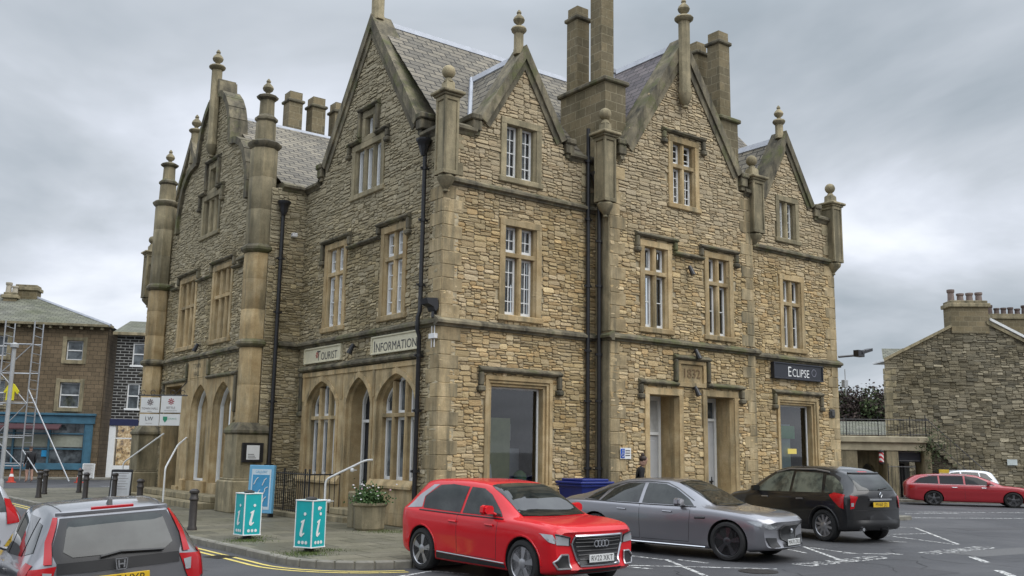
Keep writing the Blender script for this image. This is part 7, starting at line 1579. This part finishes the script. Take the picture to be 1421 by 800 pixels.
# grass tufts at pavement edges
gt = leafmat('weed_green', (.04, .07, .015), (.08, .12, .03), (.13, .17, .05)); m = MB(); rnd = random.Random(11)
for cx, cy, n, s_ in ((7.5, 18.6, 500, .2), (7.9, 19.2, 200, .15), (7.45, 15.9, 600, .22), (7.95, 16.3, 300, .2), (10.9, 19.3, 300, .25), (11.6, 18.9, 400, .3), (11.85, 18.3, 200, .2)):
    for i in range(n):
        p = Vector((cx+rnd.gauss(0, s_), cy+rnd.gauss(0, s_), .122)); a = rnd.uniform(0, 6.3); h = rnd.uniform(.01, .05); m.add([p, p+Vector((.012*math.cos(a), .012*math.sin(a), 0)), p+Vector((rnd.gauss(0, .015), rnd.gauss(0, .015), h))], [(0, 1, 2)], 0, (rnd.random(), rnd.random()))
g_ = m.build('grass', gt); g_['kind'] = 'stuff'; tag(g_, 'small green weeds growing in the pavement joints around the posts', 'grass')
# ================================================================== people
def person(loc, yaw, label, joints, edges, radii, regions, mats, head, hairfn):
    """one skin-grown body; regions: material index for each joint"""
    t = empty('person', loc, label, 'person', None, yaw); me = bpy.data.meshes.new('body'); me.from_pydata(joints, edges, []); o = bpy.data.objects.new('body', me); COL.objects.link(o)
    md = o.modifiers.new('s', 'SKIN'); md.use_smooth_shade = True; sv = me.skin_vertices[0].data
    for i, r in enumerate(radii): sv[i].radius = (r, r) if not isinstance(r, tuple) else r
    sv[0].use_root = True; o.modifiers.new('d', 'SUBSURF').levels = 2
    bpy.context.view_layer.update(); m2 = bpy.data.meshes.new_from_object(o.evaluated_get(bpy.context.evaluated_depsgraph_get())); o.modifiers.clear(); o.data = m2
    for m in mats: m2.materials.append(m)
    J = [Vector(j) for j in joints]
    for p in m2.polygons:
        c = p.center; best = min(range(len(J)), key=lambda i: (J[i]-c).length-(radii[i][0] if isinstance(radii[i], tuple) else radii[i])*.5); p.material_index = regions[best]; p.use_smooth = True
    o.parent = t; m = MB(); hx, hz, tilt = head
    def HP_(q): q = Matrix.Rotation(tilt, 3, 'Y') @ q; return Vector((hx[0]+q.x, hx[1]+q.y, hz+q.z))
    m.lathe((0, 0, 0), [(.012, -.125), (.05, -.115), (.068, -.07), (.076, -.02), (.082, .03), (.08, .07), (.06, .105), (.03, .12), (.005, .124)], 16, 0, 0, lambda q: HP_(Vector((q.x*1.12+(.012 if q.z < -.03 else 0), q.y*.92, q.z))))
    m.prism(lambda a, b, c: HP_(Vector((a, c, b))), [(.085, .02), (.112, -.032), (.085, -.042)], -.013, .013); 
    for sg in (-1, 1): m.lathe((0, 0, 0), [(.004, -.03), (.016, -.01), (.018, .015), (.004, .03)], 8, 0, 0, lambda q: HP_(Vector((q.x, sg*.076+q.y*.5, q.z-.01))))
    hd = m.build('head', mats[0], t, 60, True)
    m = MB(); [m.lathe((0, 0, 0), [(.003, -.008), (.009, 0), (.003, .008)], 8, 0, 0, lambda q: HP_(Vector((.083+q.x*.5, sg*.03+q.y, .008+q.z)))) for sg in (-1, 1)]; m.build('eyes', MAT['ink'], hd, None, True)
    m = MB(); m.tube([HP_(Vector((.082, -.022, -.07))), HP_(Vector((.09, 0, -.072))), HP_(Vector((.082, .022, -.07)))], .005, 5); m.build('mouth', plain('lips', (.35, .12, .1)), hd, None, True)
    m = MB(); hairfn(m, HP_); m.build('hair', mats[4], t, 60, True); return t
def hand(t, p, d, mat, side):
    m = MB(); p = Vector(p); d = Vector(d).normalized(); s_ = d.cross(Vector((1, 0, 0))).normalized()*side; m.tube([p-d*.02, p+d*.04, p+d*.085], [.026, .036, .03], 8)
    for k, l in enumerate((.062, .072, .068, .052)):
        b = p+d*.08+s_*(k-1.5)*.017; m.tube([b, b+d*l*.5+Vector((.008, 0, 0)), b+d*l*.9+Vector((.025, 0, 0))], [.009, .0085, .006], 6)
    b = p+d*.02+Vector((.03, 0, 0)); m.tube([b, b+d*.03+Vector((.02, 0, 0)), b+d*.06+Vector((.022, 0, 0))], [.011, .01, .007], 6); m.build('hand', mat, t, 60, True)
skin = plain('skin', (.45, .27, .20), .55, var=.06); coat = plain('black_coat', (.012, .012, .014), .8); trou = plain('dark_trousers', (.02, .02, .025), .8); shoe = plain('shoe', (.03, .03, .03), .5); hair = plain('dark_brown_hair', (.03, .018, .012), .6)
#          0 pelvis        1 waist        2 chest         3 neck base    4 neck          5 Lsh           6 Lelb            7 Lwrist          8 Rsh            9 Relb            10 Rwrist         11 Lhip         12 Lknee          13 Lank          14 Ltoe          15.. right
jw = [(0, 0, .95), (.0, 0, 1.12), (.02, 0, 1.32), (.03, 0, 1.45), (.06, 0, 1.50), (.02, .17, 1.40), (.0, .22, 1.12), (.18, .12, 1.02), (.02, -.17, 1.40), (.0, -.22, 1.12), (.2, -.1, 1.05), (0, .09, .88), (.02, .1, .5), (0, .1, .1), (.13, .11, .05), (0, -.09, .88), (.0, -.1, .5), (-.03, -.1, .1), (.1, -.11, .05)]
ew = [(0, 1), (1, 2), (2, 3), (3, 4), (2, 5), (5, 6), (6, 7), (2, 8), (8, 9), (9, 10), (0, 11), (11, 12), (12, 13), (13, 14), (0, 15), (15, 16), (16, 17), (17, 18)]
rw = [(.15, .12), (.14, .115), (.16, .12), (.075, .07), .048, .075, .055, .035, .075, .055, .035, .1, .065, .042, .035, .1, .065, .042, .035]
regw = [1, 1, 1, 1, 0, 1, 1, 1, 1, 1, 1, 2, 2, 2, 3, 2, 2, 2, 3]
def hw_(m, H):
    pr_ = [(.006, .134), (.04, .126), (.07, .108), (.09, .07), (.094, .03), (.085, .0), (.06, -.03)]
    m.lathe((0, 0, 0), [(r, z) for r, z in pr_], 16, 0, 0, lambda q: H(Vector((q.x*1.05-.022-(.01 if q.z < .05 else 0), q.y, q.z+.004))))
    m.lathe((0, 0, 0), [(.005, -.05), (.035, -.035), (.05, 0), (.035, .035), (.005, .05)], 12, 0, 0, lambda q: H(Vector((-.075+q.x, q.y, .13+q.z))))
wp = atY(888, 645, 17.6)
t = person((wp.x, 17.6, .12), -.6, 'woman with dark hair in a bun and a black coat looking down', jw, ew, rw, regw, [skin, coat, trou, shoe, hair], ((.085, 0), 1.62, .45), hw_)
hand(t, (.2, .11, 1.02), (.7, -.3, .1), skin, 1); hand(t, (.22, -.09, 1.05), (.7, .3, .1), skin, -1)
jm = [(0, 0, .93), (.0, 0, 1.1), (.0, 0, 1.32), (.0, 0, 1.46), (.02, 0, 1.52), (0, .19, 1.42), (-.02, .25, 1.14), (.08, .24, .9), (0, -.19, 1.42), (-.04, -.24, 1.14), (.04, -.24, .9), (0, .1, .85), (.03, .11, .48), (0, .11, .1), (.14, .12, .05), (0, -.1, .85), (-.03, -.11, .48), (-.1, -.11, .12), (.03, -.12, .06)]
def hm_(m, H): m.lathe((0, 0, 0), [(.006, .13), (.04, .124), (.068, .106), (.086, .07), (.089, .035), (.08, .01)], 16, 0, 0, lambda q: H(Vector((q.x*1.05-.014, q.y, q.z+.003))))
q = plane_at(44, 48.8).O
shorts = plain('dark_shorts', (.02, .02, .022), .85); regm = [2, 1, 1, 1, 0, 1, 1, 1, 1, 1, 1, 2, 0, 0, 3, 2, 0, 0, 3]
t = person((q.x, q.y, .0), 1.9, 'man in a dark hooded jacket and shorts walking past the scaffold tower', jm, ew, [(.15, .115), (.145, .11), (.18, .125), (.08, .07), .055, .085, .062, .04, .085, .062, .04, .11, .07, .045, .038, .11, .07, .045, .038], regm, [skin, coat, shorts, plain('pale_shoe', (.4, .4, .4)), plain('short_hair', (.05, .03, .02))], ((.03, 0), 1.655, .05), hm_)
hand(t, (.09, .24, .9), (.1, 0, -1), skin, 1); hand(t, (.05, -.24, .9), (.1, 0, -1), skin, -1)
